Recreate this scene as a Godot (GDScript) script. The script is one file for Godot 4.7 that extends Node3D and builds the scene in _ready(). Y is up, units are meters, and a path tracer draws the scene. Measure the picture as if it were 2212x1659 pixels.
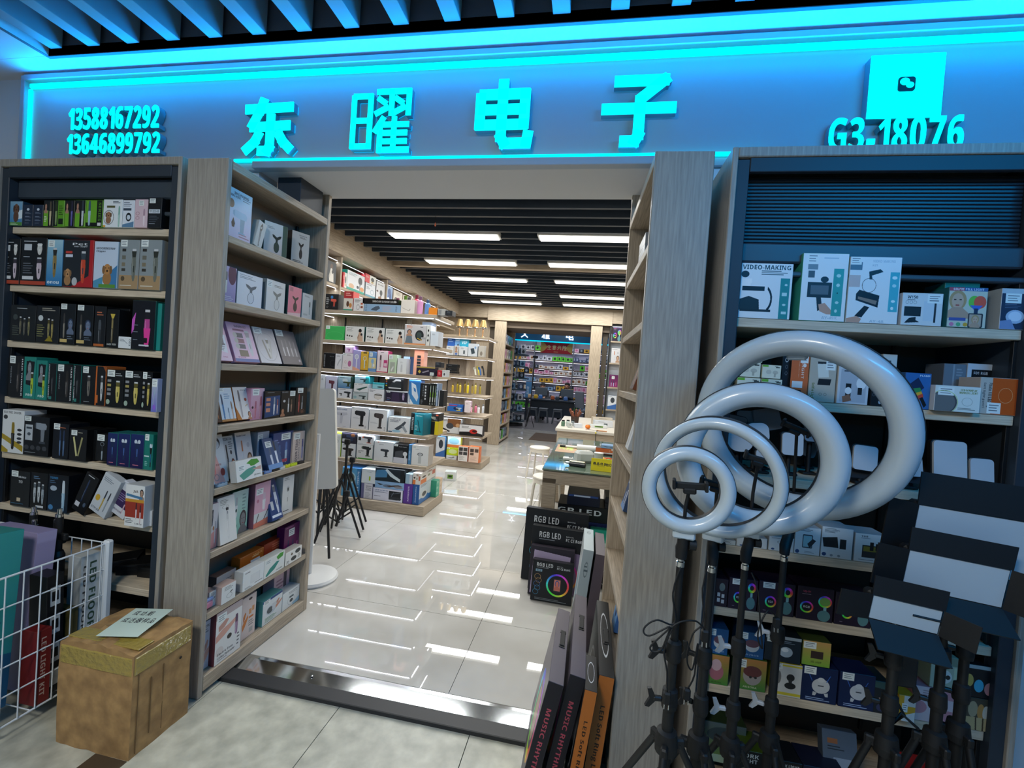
extends Node3D
# A phone and beauty gadget shop seen from the mall corridor: sign and entrance shelves, ring lights on stands,
# bright aisle with shelf islands, a second shop beyond the corridor. Metres, y up, shop runs towards -z.
var used := {}
var mat := {}
var font := SystemFont.new()
var font_bold := SystemFont.new()
var glyphs := {}
var pages: Array[Image] = []
var page_mats: Array[StandardMaterial3D] = []
var pen := Vector2i(1, 1)
var row_h := 0
var cells := {}
var img: Image
var org := Vector2.ZERO
var dim := Vector2.ONE
const PAGE := 2048

# ---------------------------------------------------------------- nodes
func numbered(n: String) -> String:
	var k: int = used.get(n, 0)
	used[n] = k + 1
	return n if k == 0 else "%s_%03d" % [n, k]

func tag(o: Node3D, label: String, category: String, group := "") -> void:
	o.set_meta("label", label)
	o.set_meta("category", category)
	if group != "":
		o.set_meta("group", group)

func thing(called: String, label: String, category: String, at := Vector3.ZERO, turn := Vector3.ZERO, group := "") -> Node3D:
	var o := Node3D.new()
	o.name = numbered(called)
	add_child(o)
	o.position = at
	o.rotation = turn
	tag(o, label, category, group)
	return o

func part(parent: Node3D, called: String, mesh: Mesh, m: Material, at := Vector3.ZERO, turn := Vector3.ZERO) -> MeshInstance3D:
	var o := MeshInstance3D.new()
	o.name = called
	o.mesh = mesh
	o.material_override = m
	parent.add_child(o, true)
	o.position = at
	o.rotation = turn
	return o

func solo(called: String, label: String, category: String, mesh: Mesh, m: Material, at := Vector3.ZERO, turn := Vector3.ZERO, group := "") -> MeshInstance3D:
	var o := part(self, numbered(called), mesh, m, at, turn)
	tag(o, label, category, group)
	return o

func struct(called: String, mesh: Mesh, m: Material, at := Vector3.ZERO, label := "", turn := Vector3.ZERO) -> MeshInstance3D:
	var o := part(self, numbered(called), mesh, m, at, turn)
	o.set_meta("kind", "structure")
	tag(o, label if label != "" else called.replace("_", " ") + " of the shop and mall corridor", "structure")
	return o

# ---------------------------------------------------------------- meshes
func tool() -> SurfaceTool:
	var st := SurfaceTool.new()
	st.begin(Mesh.PRIMITIVE_TRIANGLES)
	return st

func face(st: SurfaceTool, p: Array, out: Vector3, uv: Array = []) -> void:
	var n: Vector3 = (p[1] - p[0]).cross(p[2] - p[0])
	var flip := n.dot(out) > 0.0
	for i in range(1, p.size() - 1):
		var order := [0, i + 1, i] if flip else [0, i, i + 1]
		for k in order:
			st.set_normal(out)
			if uv.size() > 0:
				st.set_uv(uv[k])
			st.add_vertex(p[k])

func done(st: SurfaceTool) -> ArrayMesh:
	return st.commit()

# a chamfered block added to st; uv: null, or a callable-free array [front rect, side uv]
func block(st: SurfaceTool, at: Vector3, size: Vector3, b := 0.002, basis := Basis()) -> void:
	var h := size / 2.0
	b = minf(b, minf(h.x, minf(h.y, h.z)) * 0.45)
	for ax in 3:
		for s in [-1.0, 1.0]:
			var u := (ax + 1) % 3
			var v := (ax + 2) % 3
			var pts := []
			for c in [[-1, -1], [1, -1], [1, 1], [-1, 1]]:
				var q := Vector3.ZERO
				q[ax] = s * h[ax]
				q[u] = c[0] * (h[u] - b)
				q[v] = c[1] * (h[v] - b)
				pts.append(at + basis * q)
			var o := Vector3.ZERO
			o[ax] = s
			face(st, pts, basis * o)
	if b <= 0.0:
		return
	for ax in 3:
		var u := (ax + 1) % 3
		var v := (ax + 2) % 3
		for su in [-1.0, 1.0]:
			for sv in [-1.0, 1.0]:
				var pts := []
				for c in [[-1, 0], [1, 0], [1, 1], [-1, 1]]:
					var q := Vector3.ZERO
					q[ax] = c[0] * (h[ax] - b)
					q[u] = su * (h[u] - (0.0 if c[1] == 0 else b))
					q[v] = sv * (h[v] - (b if c[1] == 0 else 0.0))
					pts.append(at + basis * q)
				var o := Vector3.ZERO
				o[u] = su
				o[v] = sv
				face(st, pts, basis * o.normalized())
	for sx in [-1.0, 1.0]:
		for sy in [-1.0, 1.0]:
			for sz in [-1.0, 1.0]:
				var sg := Vector3(sx, sy, sz)
				var pts := []
				for ax in 3:
					var q := sg * (h - Vector3(b, b, b))
					q[ax] = sg[ax] * h[ax]
					pts.append(at + basis * q)
				face(st, pts, basis * sg.normalized())

var boxes := {}
func bx(size: Vector3, b := 0.002) -> ArrayMesh:
	var key := "%.4v %.4f" % [size, b]
	if not boxes.has(key):
		var st := tool()
		block(st, Vector3.ZERO, size, b)
		boxes[key] = done(st)
	return boxes[key]

func frame_at(dir: Vector3) -> Basis:
	var z := dir.normalized()
	var x := Vector3.UP.cross(z) if absf(z.y) < 0.95 else Vector3.RIGHT.cross(z)
	x = x.normalized()
	return Basis(x, z.cross(x), z)

func quad_smooth(st: SurfaceTool, a: Vector3, b: Vector3, c: Vector3, d: Vector3, na: Vector3, nb: Vector3, nc: Vector3, nd: Vector3) -> void:
	var flip := (b - a).cross(c - a).dot(na + nc) > 0.0
	var ps := [a, c, b, a, d, c] if flip else [a, b, c, a, c, d]
	var ns := [na, nc, nb, na, nd, nc] if flip else [na, nb, nc, na, nc, nd]
	for i in 6:
		st.set_normal(ns[i])
		st.add_vertex(ps[i])

# a tube through pts; radius may be one number or an Array
func tube(st: SurfaceTool, pts: Array, radius, sides := 8, closed := false) -> void:
	var n := pts.size()
	var rings := []
	var up := Vector3.ZERO
	for i in n:
		var prev: Vector3 = pts[(i - 1 + n) % n] if closed or i > 0 else pts[0]
		var next: Vector3 = pts[(i + 1) % n] if closed or i < n - 1 else pts[n - 1]
		var z := (next - prev).normalized()
		if up == Vector3.ZERO:
			up = frame_at(z).y
		var x := up.cross(z).normalized()
		up = z.cross(x).normalized()
		var r: float = radius[i] if radius is Array else radius
		var ring := []
		for k in sides:
			var a := TAU * k / sides
			var o := x * cos(a) + up * sin(a)
			ring.append([pts[i] + o * r, o])
		rings.append(ring)
	for i in (n if closed else n - 1):
		var A: Array = rings[i]
		var B: Array = rings[(i + 1) % n]
		for k in sides:
			var m := (k + 1) % sides
			quad_smooth(st, A[k][0], A[m][0], B[m][0], B[k][0], A[k][1], A[m][1], B[m][1], B[k][1])
	if not closed:
		for e in [0, n - 1]:
			var o: Vector3 = (pts[0] - pts[1]) if e == 0 else (pts[n - 1] - pts[n - 2])
			var ps := []
			for k in sides:
				ps.append(rings[e][k][0])
			face(st, ps, o.normalized())

func rod(a: Vector3, b: Vector3, r: float, sides := 8) -> ArrayMesh:
	var st := tool()
	tube(st, [a, b], r, sides)
	return st.commit()

func wire(pts: Array, r: float, sides := 6) -> ArrayMesh:
	var st := tool()
	tube(st, pts, r, sides)
	return st.commit()

# profile: Array of Vector2(radius, height), from bottom to top
func lathe(profile: Array, seg := 20, at := Vector3.ZERO, st: SurfaceTool = null, sc := Vector2.ONE) -> ArrayMesh:
	var own := st == null
	if own:
		st = tool()
	for i in profile.size() - 1:
		var p: Vector2 = profile[i]
		var q: Vector2 = profile[i + 1]
		var d := (q - p)
		var nr := Vector2(d.y, -d.x).normalized()
		for k in seg:
			var a := TAU * k / seg
			var b := TAU * (k + 1) / seg
			var da := Vector3(cos(a) * sc.x, 0, sin(a) * sc.y)
			var db := Vector3(cos(b) * sc.x, 0, sin(b) * sc.y)
			var na := (da * nr.x + Vector3.UP * nr.y).normalized()
			var nb := (db * nr.x + Vector3.UP * nr.y).normalized()
			if p.x < 0.00001:
				face(st, [at + Vector3.UP * p.y, at + da * q.x + Vector3.UP * q.y, at + db * q.x + Vector3.UP * q.y], na + nb)
			elif q.x < 0.00001:
				face(st, [at + da * p.x + Vector3.UP * p.y, at + db * p.x + Vector3.UP * p.y, at + Vector3.UP * q.y], na + nb)
			else:
				quad_smooth(st, at + da * p.x + Vector3.UP * p.y, at + db * p.x + Vector3.UP * p.y, at + db * q.x + Vector3.UP * q.y, at + da * q.x + Vector3.UP * q.y, na, nb, nb, na)
	return st.commit() if own else null

# a flat outline (in x, y) given thickness along z
func slab(outline: PackedVector2Array, z0: float, z1: float, st: SurfaceTool = null) -> ArrayMesh:
	var own := st == null
	if own:
		st = tool()
	var tri := Geometry2D.triangulate_polygon(outline)
	for i in range(0, tri.size(), 3):
		for z in [z0, z1]:
			var ps := []
			for k in 3:
				var p := outline[tri[i + k]]
				ps.append(Vector3(p.x, p.y, z))
			face(st, ps, Vector3(0, 0, 1 if z == maxf(z0, z1) else -1))
	var area := 0.0
	var n := outline.size()
	for i in n:
		area += outline[i].cross(outline[(i + 1) % n])
	for i in n:
		var a := outline[i]
		var b := outline[(i + 1) % n]
		var o := Vector3(b.y - a.y, a.x - b.x, 0) * signf(area)
		face(st, [Vector3(a.x, a.y, z0), Vector3(b.x, b.y, z0), Vector3(b.x, b.y, z1), Vector3(a.x, a.y, z1)], o.normalized())
	return st.commit() if own else null

func rounded(w: float, h: float, r: float, n := 4) -> PackedVector2Array:
	var o := PackedVector2Array()
	for c in 4:
		var cx := (w / 2 - r) * (1 if c in [0, 3] else -1)
		var cy := (h / 2 - r) * (1 if c in [0, 1] else -1)
		for i in n + 1:
			var a := PI / 2 * (c + float(i) / n)
			o.append(Vector2(cx + r * cos(a), cy + r * sin(a)))
	return o

# ---------------------------------------------------------------- pictures printed on cartons
func span(y: int, x0: float, x1: float, c: Color) -> void:
	var a := int(round(x0))
	var b := int(round(x1))
	if b > a:
		img.fill_rect(Rect2i(a, y, b - a, 1), c)

func poly(pts: Array, c: Color) -> void:
	var lo := 1e9
	var hi := -1e9
	for p in pts:
		lo = minf(lo, p.y)
		hi = maxf(hi, p.y)
	var lim := Rect2(org, dim)
	for y in range(maxi(int(lo), int(lim.position.y)), mini(int(hi) + 1, int(lim.end.y))):
		var xs := []
		var fy := y + 0.5
		for i in pts.size():
			var a: Vector2 = pts[i]
			var b: Vector2 = pts[(i + 1) % pts.size()]
			if (a.y <= fy) != (b.y <= fy):
				xs.append(clampf(a.x + (fy - a.y) / (b.y - a.y) * (b.x - a.x), lim.position.x, lim.end.x))
		xs.sort()
		for k in range(0, xs.size() - 1, 2):
			span(y, xs[k], xs[k + 1], c)

func at_pc(x: float, y: float) -> Vector2:
	return org + Vector2(x, y) * dim / 100.0

func rect_pc(x: float, y: float, w: float, h: float, c: Color) -> void:
	poly([at_pc(x, y), at_pc(x + w, y), at_pc(x + w, y + h), at_pc(x, y + h)], c)

func oval_pc(x: float, y: float, w: float, h: float, c: Color, hollow := 0.0) -> void:
	var pts := []
	var inner := []
	for i in 28:
		var a := TAU * i / 28
		pts.append(at_pc(x + w / 2 + w / 2 * cos(a), y + h / 2 + h / 2 * sin(a)))
		inner.append(at_pc(x + w / 2 + w / 2 * cos(a) * (1 - hollow), y + h / 2 + h / 2 * sin(a) * (1 - hollow)))
	if hollow == 0.0:
		poly(pts, c)
		return
	for i in 28:
		var j := (i + 1) % 28
		poly([pts[i], pts[j], inner[j], inner[i]], c)

func rainbow_pc(x: float, y: float, w: float, h: float, hollow: float) -> void:
	for i in 36:
		var a := TAU * i / 36
		var b := TAU * (i + 1.15) / 36
		var ps := []
		for k in [[a, 1.0], [b, 1.0], [b, 1 - hollow], [a, 1 - hollow]]:
			ps.append(at_pc(x + w / 2 + w / 2 * cos(k[0]) * k[1], y + h / 2 + h / 2 * sin(k[0]) * k[1]))
		poly(ps, Color.from_hsv(i / 36.0, 0.7, 0.95))

func line_pc(x0: float, y0: float, x1: float, y1: float, th: float, c: Color) -> void:
	var a := at_pc(x0, y0)
	var b := at_pc(x1, y1)
	var s := (b - a).orthogonal().normalized() * th * dim.x / 200.0
	poly([a + s, b + s, b - s, a - s], c)

func poly_pc(v: Array, c: Color, x := 0.0, y := 0.0, w := 100.0, h := 100.0) -> void:
	var pts := []
	for i in range(0, v.size() - 1, 2):
		pts.append(at_pc(x + float(v[i]) * w / 100.0, y + float(v[i + 1]) * h / 100.0))
	poly(pts, c)

func letters(text: String, bold: bool) -> Array:   # [triangles as Vector2, width]
	var key := text + str(bold)
	if not glyphs.has(key):
		var tm := TextMesh.new()
		tm.text = text
		tm.font = font_bold if bold else font
		tm.font_size = 48
		tm.pixel_size = 1.0 / 48
		tm.depth = 0.0
		tm.curve_step = 3.0
		var ar := tm.get_mesh_arrays()
		var v: PackedVector3Array = ar[Mesh.ARRAY_VERTEX]
		var ix: PackedInt32Array = ar[Mesh.ARRAY_INDEX] if ar[Mesh.ARRAY_INDEX] != null else PackedInt32Array(range(v.size()))
		var lo := Vector2(1e9, 1e9)
		var hi := Vector2(-1e9, -1e9)
		for p in v:
			lo = lo.min(Vector2(p.x, p.y))
			hi = hi.max(Vector2(p.x, p.y))
		var t := PackedVector2Array()
		for i in ix:
			t.append((Vector2(v[i].x, -v[i].y) - Vector2(lo.x, -hi.y)) / maxf(hi.y - lo.y, 0.01))
		glyphs[key] = [t, (hi.x - lo.x) / maxf(hi.y - lo.y, 0.01)]
	return glyphs[key]

# text in a box: x, y percent of the corner, w percent wide, h percent high; turned: reads downwards
func text_pc(x: float, y: float, w: float, h: float, c: Color, text: String, turned := false, bold := true) -> void:
	var g := letters(text, bold)
	var t: PackedVector2Array = g[0]
	var wide: float = g[1]
	for i in range(0, t.size() - 2, 3):
		var ps := []
		for k in 3:
			var p := t[i + k]
			if turned:
				ps.append(at_pc(x + (1.0 - p.y) * w, y + p.x / wide * h))
			else:
				ps.append(at_pc(x + p.x / wide * w, y + p.y * h))
		poly(ps, c)

func strokes_pc(ch: String, x: float, y: float, w: float, h: float, th: float, c: Color) -> void:
	for s in hanzi(ch):
		for i in range(0, s.size() - 3, 2):
			line_pc(x + s[i] * w / 100, y + s[i + 1] * h / 100, x + s[i + 2] * w / 100, y + s[i + 3] * h / 100, th, c)

func figure(kind: String, x: float, y: float, w: float, h: float, c: Color, d: Color) -> void:
	match kind:
		"clip":   # hair clipper or trimmer standing up
			poly_pc([22, 0, 78, 0, 78, 7, 22, 7], Color("c8ccd0"), x, y, w, h)
			poly_pc([14, 7, 86, 7, 76, 26, 24, 26], d, x, y, w, h)
			poly_pc([20, 26, 80, 26, 84, 50, 72, 90, 60, 100, 40, 100, 28, 90, 16, 50], c, x, y, w, h)
			poly_pc([42, 52, 58, 52, 58, 72, 42, 72], d, x, y, w, h)
			poly_pc([26, 30, 34, 30, 36, 84, 32, 84], c.lightened(0.35), x, y, w, h)
		"stick":  # slim pen-like tool
			poly_pc([36, 0, 64, 0, 70, 12, 70, 40, 30, 40, 30, 12], d, x, y, w, h)
			poly_pc([26, 40, 74, 40, 68, 94, 58, 100, 42, 100, 32, 94], c, x, y, w, h)
			poly_pc([34, 44, 44, 44, 44, 90, 38, 90], c.lightened(0.4), x, y, w, h)
		"gun":    # massage gun, dryer or drill seen from the side
			poly_pc([0, 8, 14, 2, 88, 4, 100, 14, 96, 32, 60, 36, 12, 30, 0, 24], c, x, y, w, h)
			poly_pc([52, 34, 84, 32, 78, 92, 54, 92], c.darkened(0.15), x, y, w, h)
			poly_pc([44, 90, 88, 90, 90, 100, 42, 100], d, x, y, w, h)
			poly_pc([0, 8, 14, 2, 14, 30, 0, 24], d, x, y, w, h)
		"neck":   # neck lifting device, whale tail over an oval body
			poly_pc([0, 4, 20, 6, 50, 16, 80, 6, 100, 4, 92, 18, 62, 30, 60, 46, 40, 46, 38, 30, 8, 18], d, x, y, w, h)
			oval_pc(x + w * 0.2, y + h * 0.42, w * 0.6, h * 0.58, d)
			oval_pc(x + w * 0.24, y + h * 0.44, w * 0.52, h * 0.54, c)
		"shave":  # three headed shaver
			oval_pc(x + w * 0.05, y, w * 0.42, h * 0.2, Color("c8d4e0"))
			oval_pc(x + w * 0.53, y, w * 0.42, h * 0.2, Color("c8d4e0"))
			oval_pc(x + w * 0.29, y + h * 0.12, w * 0.42, h * 0.2, Color("b0bccb"))
			poly_pc([8, 18, 92, 18, 74, 46, 66, 100, 34, 100, 26, 46], c, x, y, w, h)
			poly_pc([42, 44, 58, 44, 56, 80, 44, 80], d, x, y, w, h)
		"iron":
			poly_pc([0, 86, 30, 34, 52, 22, 92, 24, 100, 60, 100, 86], d, x, y, w, h)
			poly_pc([28, 30, 54, 4, 96, 4, 98, 22, 60, 20, 44, 34], c, x, y, w, h)
			poly_pc([0, 86, 100, 86, 100, 98, 4, 98], Color("d5d9de"), x, y, w, h)
		"dog":
			oval_pc(x + w * 0.12, y + h * 0.38, w * 0.76, h * 0.62, c.darkened(0.12))
			oval_pc(x + w * 0.2, y, w * 0.6, h * 0.5, c)
			oval_pc(x + w * 0.06, y + h * 0.08, w * 0.24, h * 0.4, c.darkened(0.3))
			oval_pc(x + w * 0.7, y + h * 0.08, w * 0.24, h * 0.4, c.darkened(0.3))
			oval_pc(x + w * 0.42, y + h * 0.28, w * 0.16, h * 0.1, Color("2a1c14"))
			oval_pc(x + w * 0.32, y + h * 0.16, w * 0.08, h * 0.06, Color("2a1c14"))
			oval_pc(x + w * 0.6, y + h * 0.16, w * 0.08, h * 0.06, Color("2a1c14"))
		"face":   # a person's head and shoulders
			oval_pc(x + w * 0.12, y, w * 0.76, h * 0.7, d)
			oval_pc(x + w * 0.24, y + h * 0.1, w * 0.52, h * 0.56, c)
			poly_pc([30, 60, 70, 60, 100, 80, 100, 100, 0, 100, 0, 80], c.darkened(0.1), x, y, w, h)
			line_pc(x + w * 0.33, y + h * 0.33, x + w * 0.43, y + h * 0.33, w * 0.04, Color("3a2a22"))
			line_pc(x + w * 0.57, y + h * 0.33, x + w * 0.67, y + h * 0.33, w * 0.04, Color("3a2a22"))
			line_pc(x + w * 0.42, y + h * 0.53, x + w * 0.58, y + h * 0.53, w * 0.05, Color("a04840"))
		"back":   # a person seen from behind holding the neck
			oval_pc(x + w * 0.34, y, w * 0.4, h * 0.32, d)
			poly_pc([42, 26, 62, 26, 88, 50, 96, 100, 30, 100, 20, 70, 34, 44], c, x, y, w, h)
			poly_pc([20, 70, 34, 44, 46, 50, 32, 84], c.darkened(0.15), x, y, w, h)
			oval_pc(x + w * 0.6, y + h * 0.34, w * 0.26, h * 0.2, Color("2c2a2c"))
		"phone":
			poly_pc([6, 0, 94, 0, 100, 6, 100, 94, 94, 100, 6, 100, 0, 94, 0, 6], c, x, y, w, h)
			poly_pc([8, 8, 92, 8, 92, 92, 8, 92], d, x, y, w, h)
		"rig":    # phone cage on a grip held in a hand
			poly_pc([4, 16, 96, 16, 96, 56, 4, 56], c, x, y, w, h)
			poly_pc([16, 24, 84, 24, 84, 48, 16, 48], d, x, y, w, h)
			poly_pc([40, 56, 58, 56, 66, 86, 48, 92], c, x, y, w, h)
			oval_pc(x + w * 0.52, y, w * 0.3, h * 0.16, c)
			poly_pc([50, 74, 74, 70, 100, 88, 100, 100, 84, 100, 56, 92], Color("c49a84"), x, y, w, h)
		"foot":
			poly_pc([0, 60, 30, 40, 60, 34, 96, 20, 100, 34, 70, 56, 40, 74, 0, 90], c, x, y, w, h)
			poly_pc([10, 20, 44, 0, 60, 8, 40, 34, 12, 44], c.darkened(0.08), x, y, w, h)
		"bulb":   # round lamp head on a clip
			oval_pc(x + w * 0.1, y, w * 0.8, h * 0.58, c)
			poly_pc([40, 56, 60, 56, 60, 72, 84, 76, 84, 100, 16, 100, 16, 76, 40, 72], d, x, y, w, h)
		"cat":    # round projector body on little feet
			oval_pc(x, y + h * 0.06, w, h * 0.8, c)
			poly_pc([8, 78, 30, 84, 22, 100, 6, 100], c, x, y, w, h)
			poly_pc([92, 78, 70, 84, 78, 100, 94, 100], c, x, y, w, h)
			oval_pc(x + w * 0.3, y, w * 0.4, h * 0.26, c.lightened(0.2))
			rect_pc(x + w * 0.34, y + h * 0.42, w * 0.32, h * 0.06, d)
		"vee":
			poly_pc([0, 4, 16, 0, 50, 96, 34, 100], c, x, y, w, h)
			poly_pc([100, 4, 84, 0, 50, 96, 62, 100], d, x, y, w, h)
		"drop":
			poly_pc([50, 0, 84, 55, 70, 96, 30, 96, 16, 55], c, x, y, w, h)
			oval_pc(x + w * 0.36, y + h * 0.48, w * 0.28, h * 0.34, d)

func draw(spec: String) -> void:
	for op in spec.split(";", false):
		var a := op.strip_edges().split(" ", false)
		var f := []
		for i in range(1, a.size()):
			f.append(a[i].to_float() if a[i].length() < 6 else 0.0)
		match a[0]:
			"b":
				rect_pc(0, 0, 100, 100, Color(a[1]))
			"g":
				for i in 32:
					rect_pc(0, i * 3.125, 100, 3.4, Color(a[1]).lerp(Color(a[2]), i / 31.0))
			"r":
				rect_pc(f[0], f[1], f[2], f[3], Color(a[5]))
			"o":
				oval_pc(f[0], f[1], f[2], f[3], Color(a[5]))
			"n":
				oval_pc(f[0], f[1], f[2], f[3], Color(a[6]), f[4])
			"w":
				rainbow_pc(f[0], f[1], f[2], f[3], f[4])
			"l":
				line_pc(f[0], f[1], f[2], f[3], f[4], Color(a[6]))
			"p":
				poly_pc(Array(a.slice(2)), Color(a[1]))
			"t", "v":
				text_pc(f[0], f[1], f[2], f[3], Color(a[5]), " ".join(a.slice(6)), a[0] == "v")
			"m":   # lines of small print
				for i in int(f[3]):
					rect_pc(f[0], f[1] + i * f[4], f[2] * (0.62 + 0.38 * fmod(i * 0.618 + 0.3, 1.0)), f[4] * 0.42, Color(a[6]))
			"s":   # white price sticker with scribbled figures
				rect_pc(f[0], f[1], f[2], f[3], Color("e4ecea"))
				for i in 3:
					rect_pc(f[0] + f[2] * 0.14, f[1] + f[3] * (0.2 + 0.24 * i), f[2] * (0.72 - 0.2 * fmod(i * 0.7, 1.0)), f[3] * 0.08, Color("6a7680"))
			"k":
				strokes_pc(a[7], f[0], f[1], f[2], f[3], f[4], Color(a[6]))
			_:
				figure(a[0], f[0], f[1], f[2], f[3], Color(a[5]), Color(a[6]))

# the cell of an art: [page, front uv rect, side uv rect]; the last column of the cell carries the side's colour
func cell(art: String) -> Array:
	if cells.has(art):
		return cells[art]
	var row: PackedStringArray = ART[art].split("|")
	var w := 134
	var h := 179
	if row.size() > 2:
		var wh := row[2].split("x")
		w = int(wh[0].to_float() * 1.4)
		h = int(wh[1].to_float() * 1.4)
	if pen.x + w + 14 > PAGE:
		pen = Vector2i(1, pen.y + row_h + 2)
		row_h = 0
	if pages.is_empty() or pen.y + h + 2 > PAGE:
		var p := Image.create(PAGE, PAGE, false, Image.FORMAT_RGBA8)
		p.fill(Color(0.5, 0.5, 0.5))
		pages.append(p)
		page_mats.append(StandardMaterial3D.new())
		pen = Vector2i(1, 1)
		row_h = 0
	img = pages[-1]
	org = Vector2(pen)
	dim = Vector2(w, h)
	draw(row[1])
	img.fill_rect(Rect2i(pen.x + w + 1, pen.y, 8, h), Color(row[0]))
	var s := 1.0 / PAGE
	cells[art] = [pages.size() - 1, Rect2((pen.x + 0.5) * s, (pen.y + 0.5) * s, (w - 1.0) * s, (h - 1.0) * s), Rect2((pen.x + w + 3) * s, (pen.y + 2) * s, 3 * s, 3 * s)]
	row_h = maxi(row_h, h)
	pen.x += w + 12
	return cells[art]

func rect_uv(r: Rect2) -> Array:   # corners: bottom-left, bottom-right, top-right, top-left
	return [Vector2(r.position.x, r.end.y), r.end, Vector2(r.end.x, r.position.y), r.position]

# a printed carton standing on its base centre, front towards +z; each of front, side and top is a cell
func carton(w: float, h: float, d: float, art: String, side := "", top := "", b := 0.0012) -> ArrayMesh:
	var c := cell(art)
	var st := tool()
	var x := w / 2
	var z := d / 2
	var fr := rect_uv(c[1])
	var pl := rect_uv(c[2])
	var sd := rect_uv(cell(side)[1]) if side != "" else pl
	var tp := rect_uv(cell(top)[1]) if top != "" else pl
	var e := minf(b, minf(x, minf(h / 2, z)) * 0.3)
	face(st, [Vector3(-x + e, e, z), Vector3(x - e, e, z), Vector3(x - e, h - e, z), Vector3(-x + e, h - e, z)], Vector3(0, 0, 1), fr)
	face(st, [Vector3(x - e, e, -z), Vector3(-x + e, e, -z), Vector3(-x + e, h - e, -z), Vector3(x - e, h - e, -z)], Vector3(0, 0, -1), pl)
	face(st, [Vector3(-x, e, -z + e), Vector3(-x, e, z - e), Vector3(-x, h - e, z - e), Vector3(-x, h - e, -z + e)], Vector3(-1, 0, 0), sd)
	face(st, [Vector3(x, e, z - e), Vector3(x, e, -z + e), Vector3(x, h - e, -z + e), Vector3(x, h - e, z - e)], Vector3(1, 0, 0), sd)
	face(st, [Vector3(-x + e, h, z - e), Vector3(x - e, h, z - e), Vector3(x - e, h, -z + e), Vector3(-x + e, h, -z + e)], Vector3(0, 1, 0), tp)
	face(st, [Vector3(-x + e, 0, -z + e), Vector3(x - e, 0, -z + e), Vector3(x - e, 0, z - e), Vector3(-x + e, 0, z - e)], Vector3(0, -1, 0), pl)
	for s in [-1.0, 1.0]:
		face(st, [Vector3(s * x, e, z - e), Vector3(s * (x - e), e, z), Vector3(s * (x - e), h - e, z), Vector3(s * x, h - e, z - e)], Vector3(s, 0, 1).normalized(), pl)
		face(st, [Vector3(s * x, e, -z + e), Vector3(s * (x - e), e, -z), Vector3(s * (x - e), h - e, -z), Vector3(s * x, h - e, -z + e)], Vector3(s, 0, -1).normalized(), pl)
		face(st, [Vector3(-x + e, h - e, s * z), Vector3(x - e, h - e, s * z), Vector3(x - e, h, s * (z - e)), Vector3(-x + e, h, s * (z - e))], Vector3(0, 1, s).normalized(), pl)
		face(st, [Vector3(-x + e, e, s * z), Vector3(x - e, e, s * z), Vector3(x - e, 0, s * (z - e)), Vector3(-x + e, 0, s * (z - e))], Vector3(0, -1, s).normalized(), pl)
		face(st, [Vector3(s * x, h - e, -z + e), Vector3(s * x, h - e, z - e), Vector3(s * (x - e), h, z - e), Vector3(s * (x - e), h, -z + e)], Vector3(s, 1, 0).normalized(), pl)
		face(st, [Vector3(s * x, e, -z + e), Vector3(s * x, e, z - e), Vector3(s * (x - e), 0, z - e), Vector3(s * (x - e), 0, -z + e)], Vector3(s, -1, 0).normalized(), pl)
	return done(st)

func art_mat(art: String) -> StandardMaterial3D:
	return page_mats[cell(art)[0]]

func finish_pages() -> void:
	for i in pages.size():
		var m := page_mats[i]
		m.albedo_texture = ImageTexture.create_from_image(pages[i])
		m.roughness = 0.38
		m.metallic_specular = 0.45

func place(art: String, w: float, h: float, d: float, at: Vector3, turn: Vector3, label: String, called := "product_box", group := "", category := "box", side := "", top := "") -> MeshInstance3D:
	return solo(called, label, category, carton(w, h, d, art, side, top), art_mat(art), at, turn, group)

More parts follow.
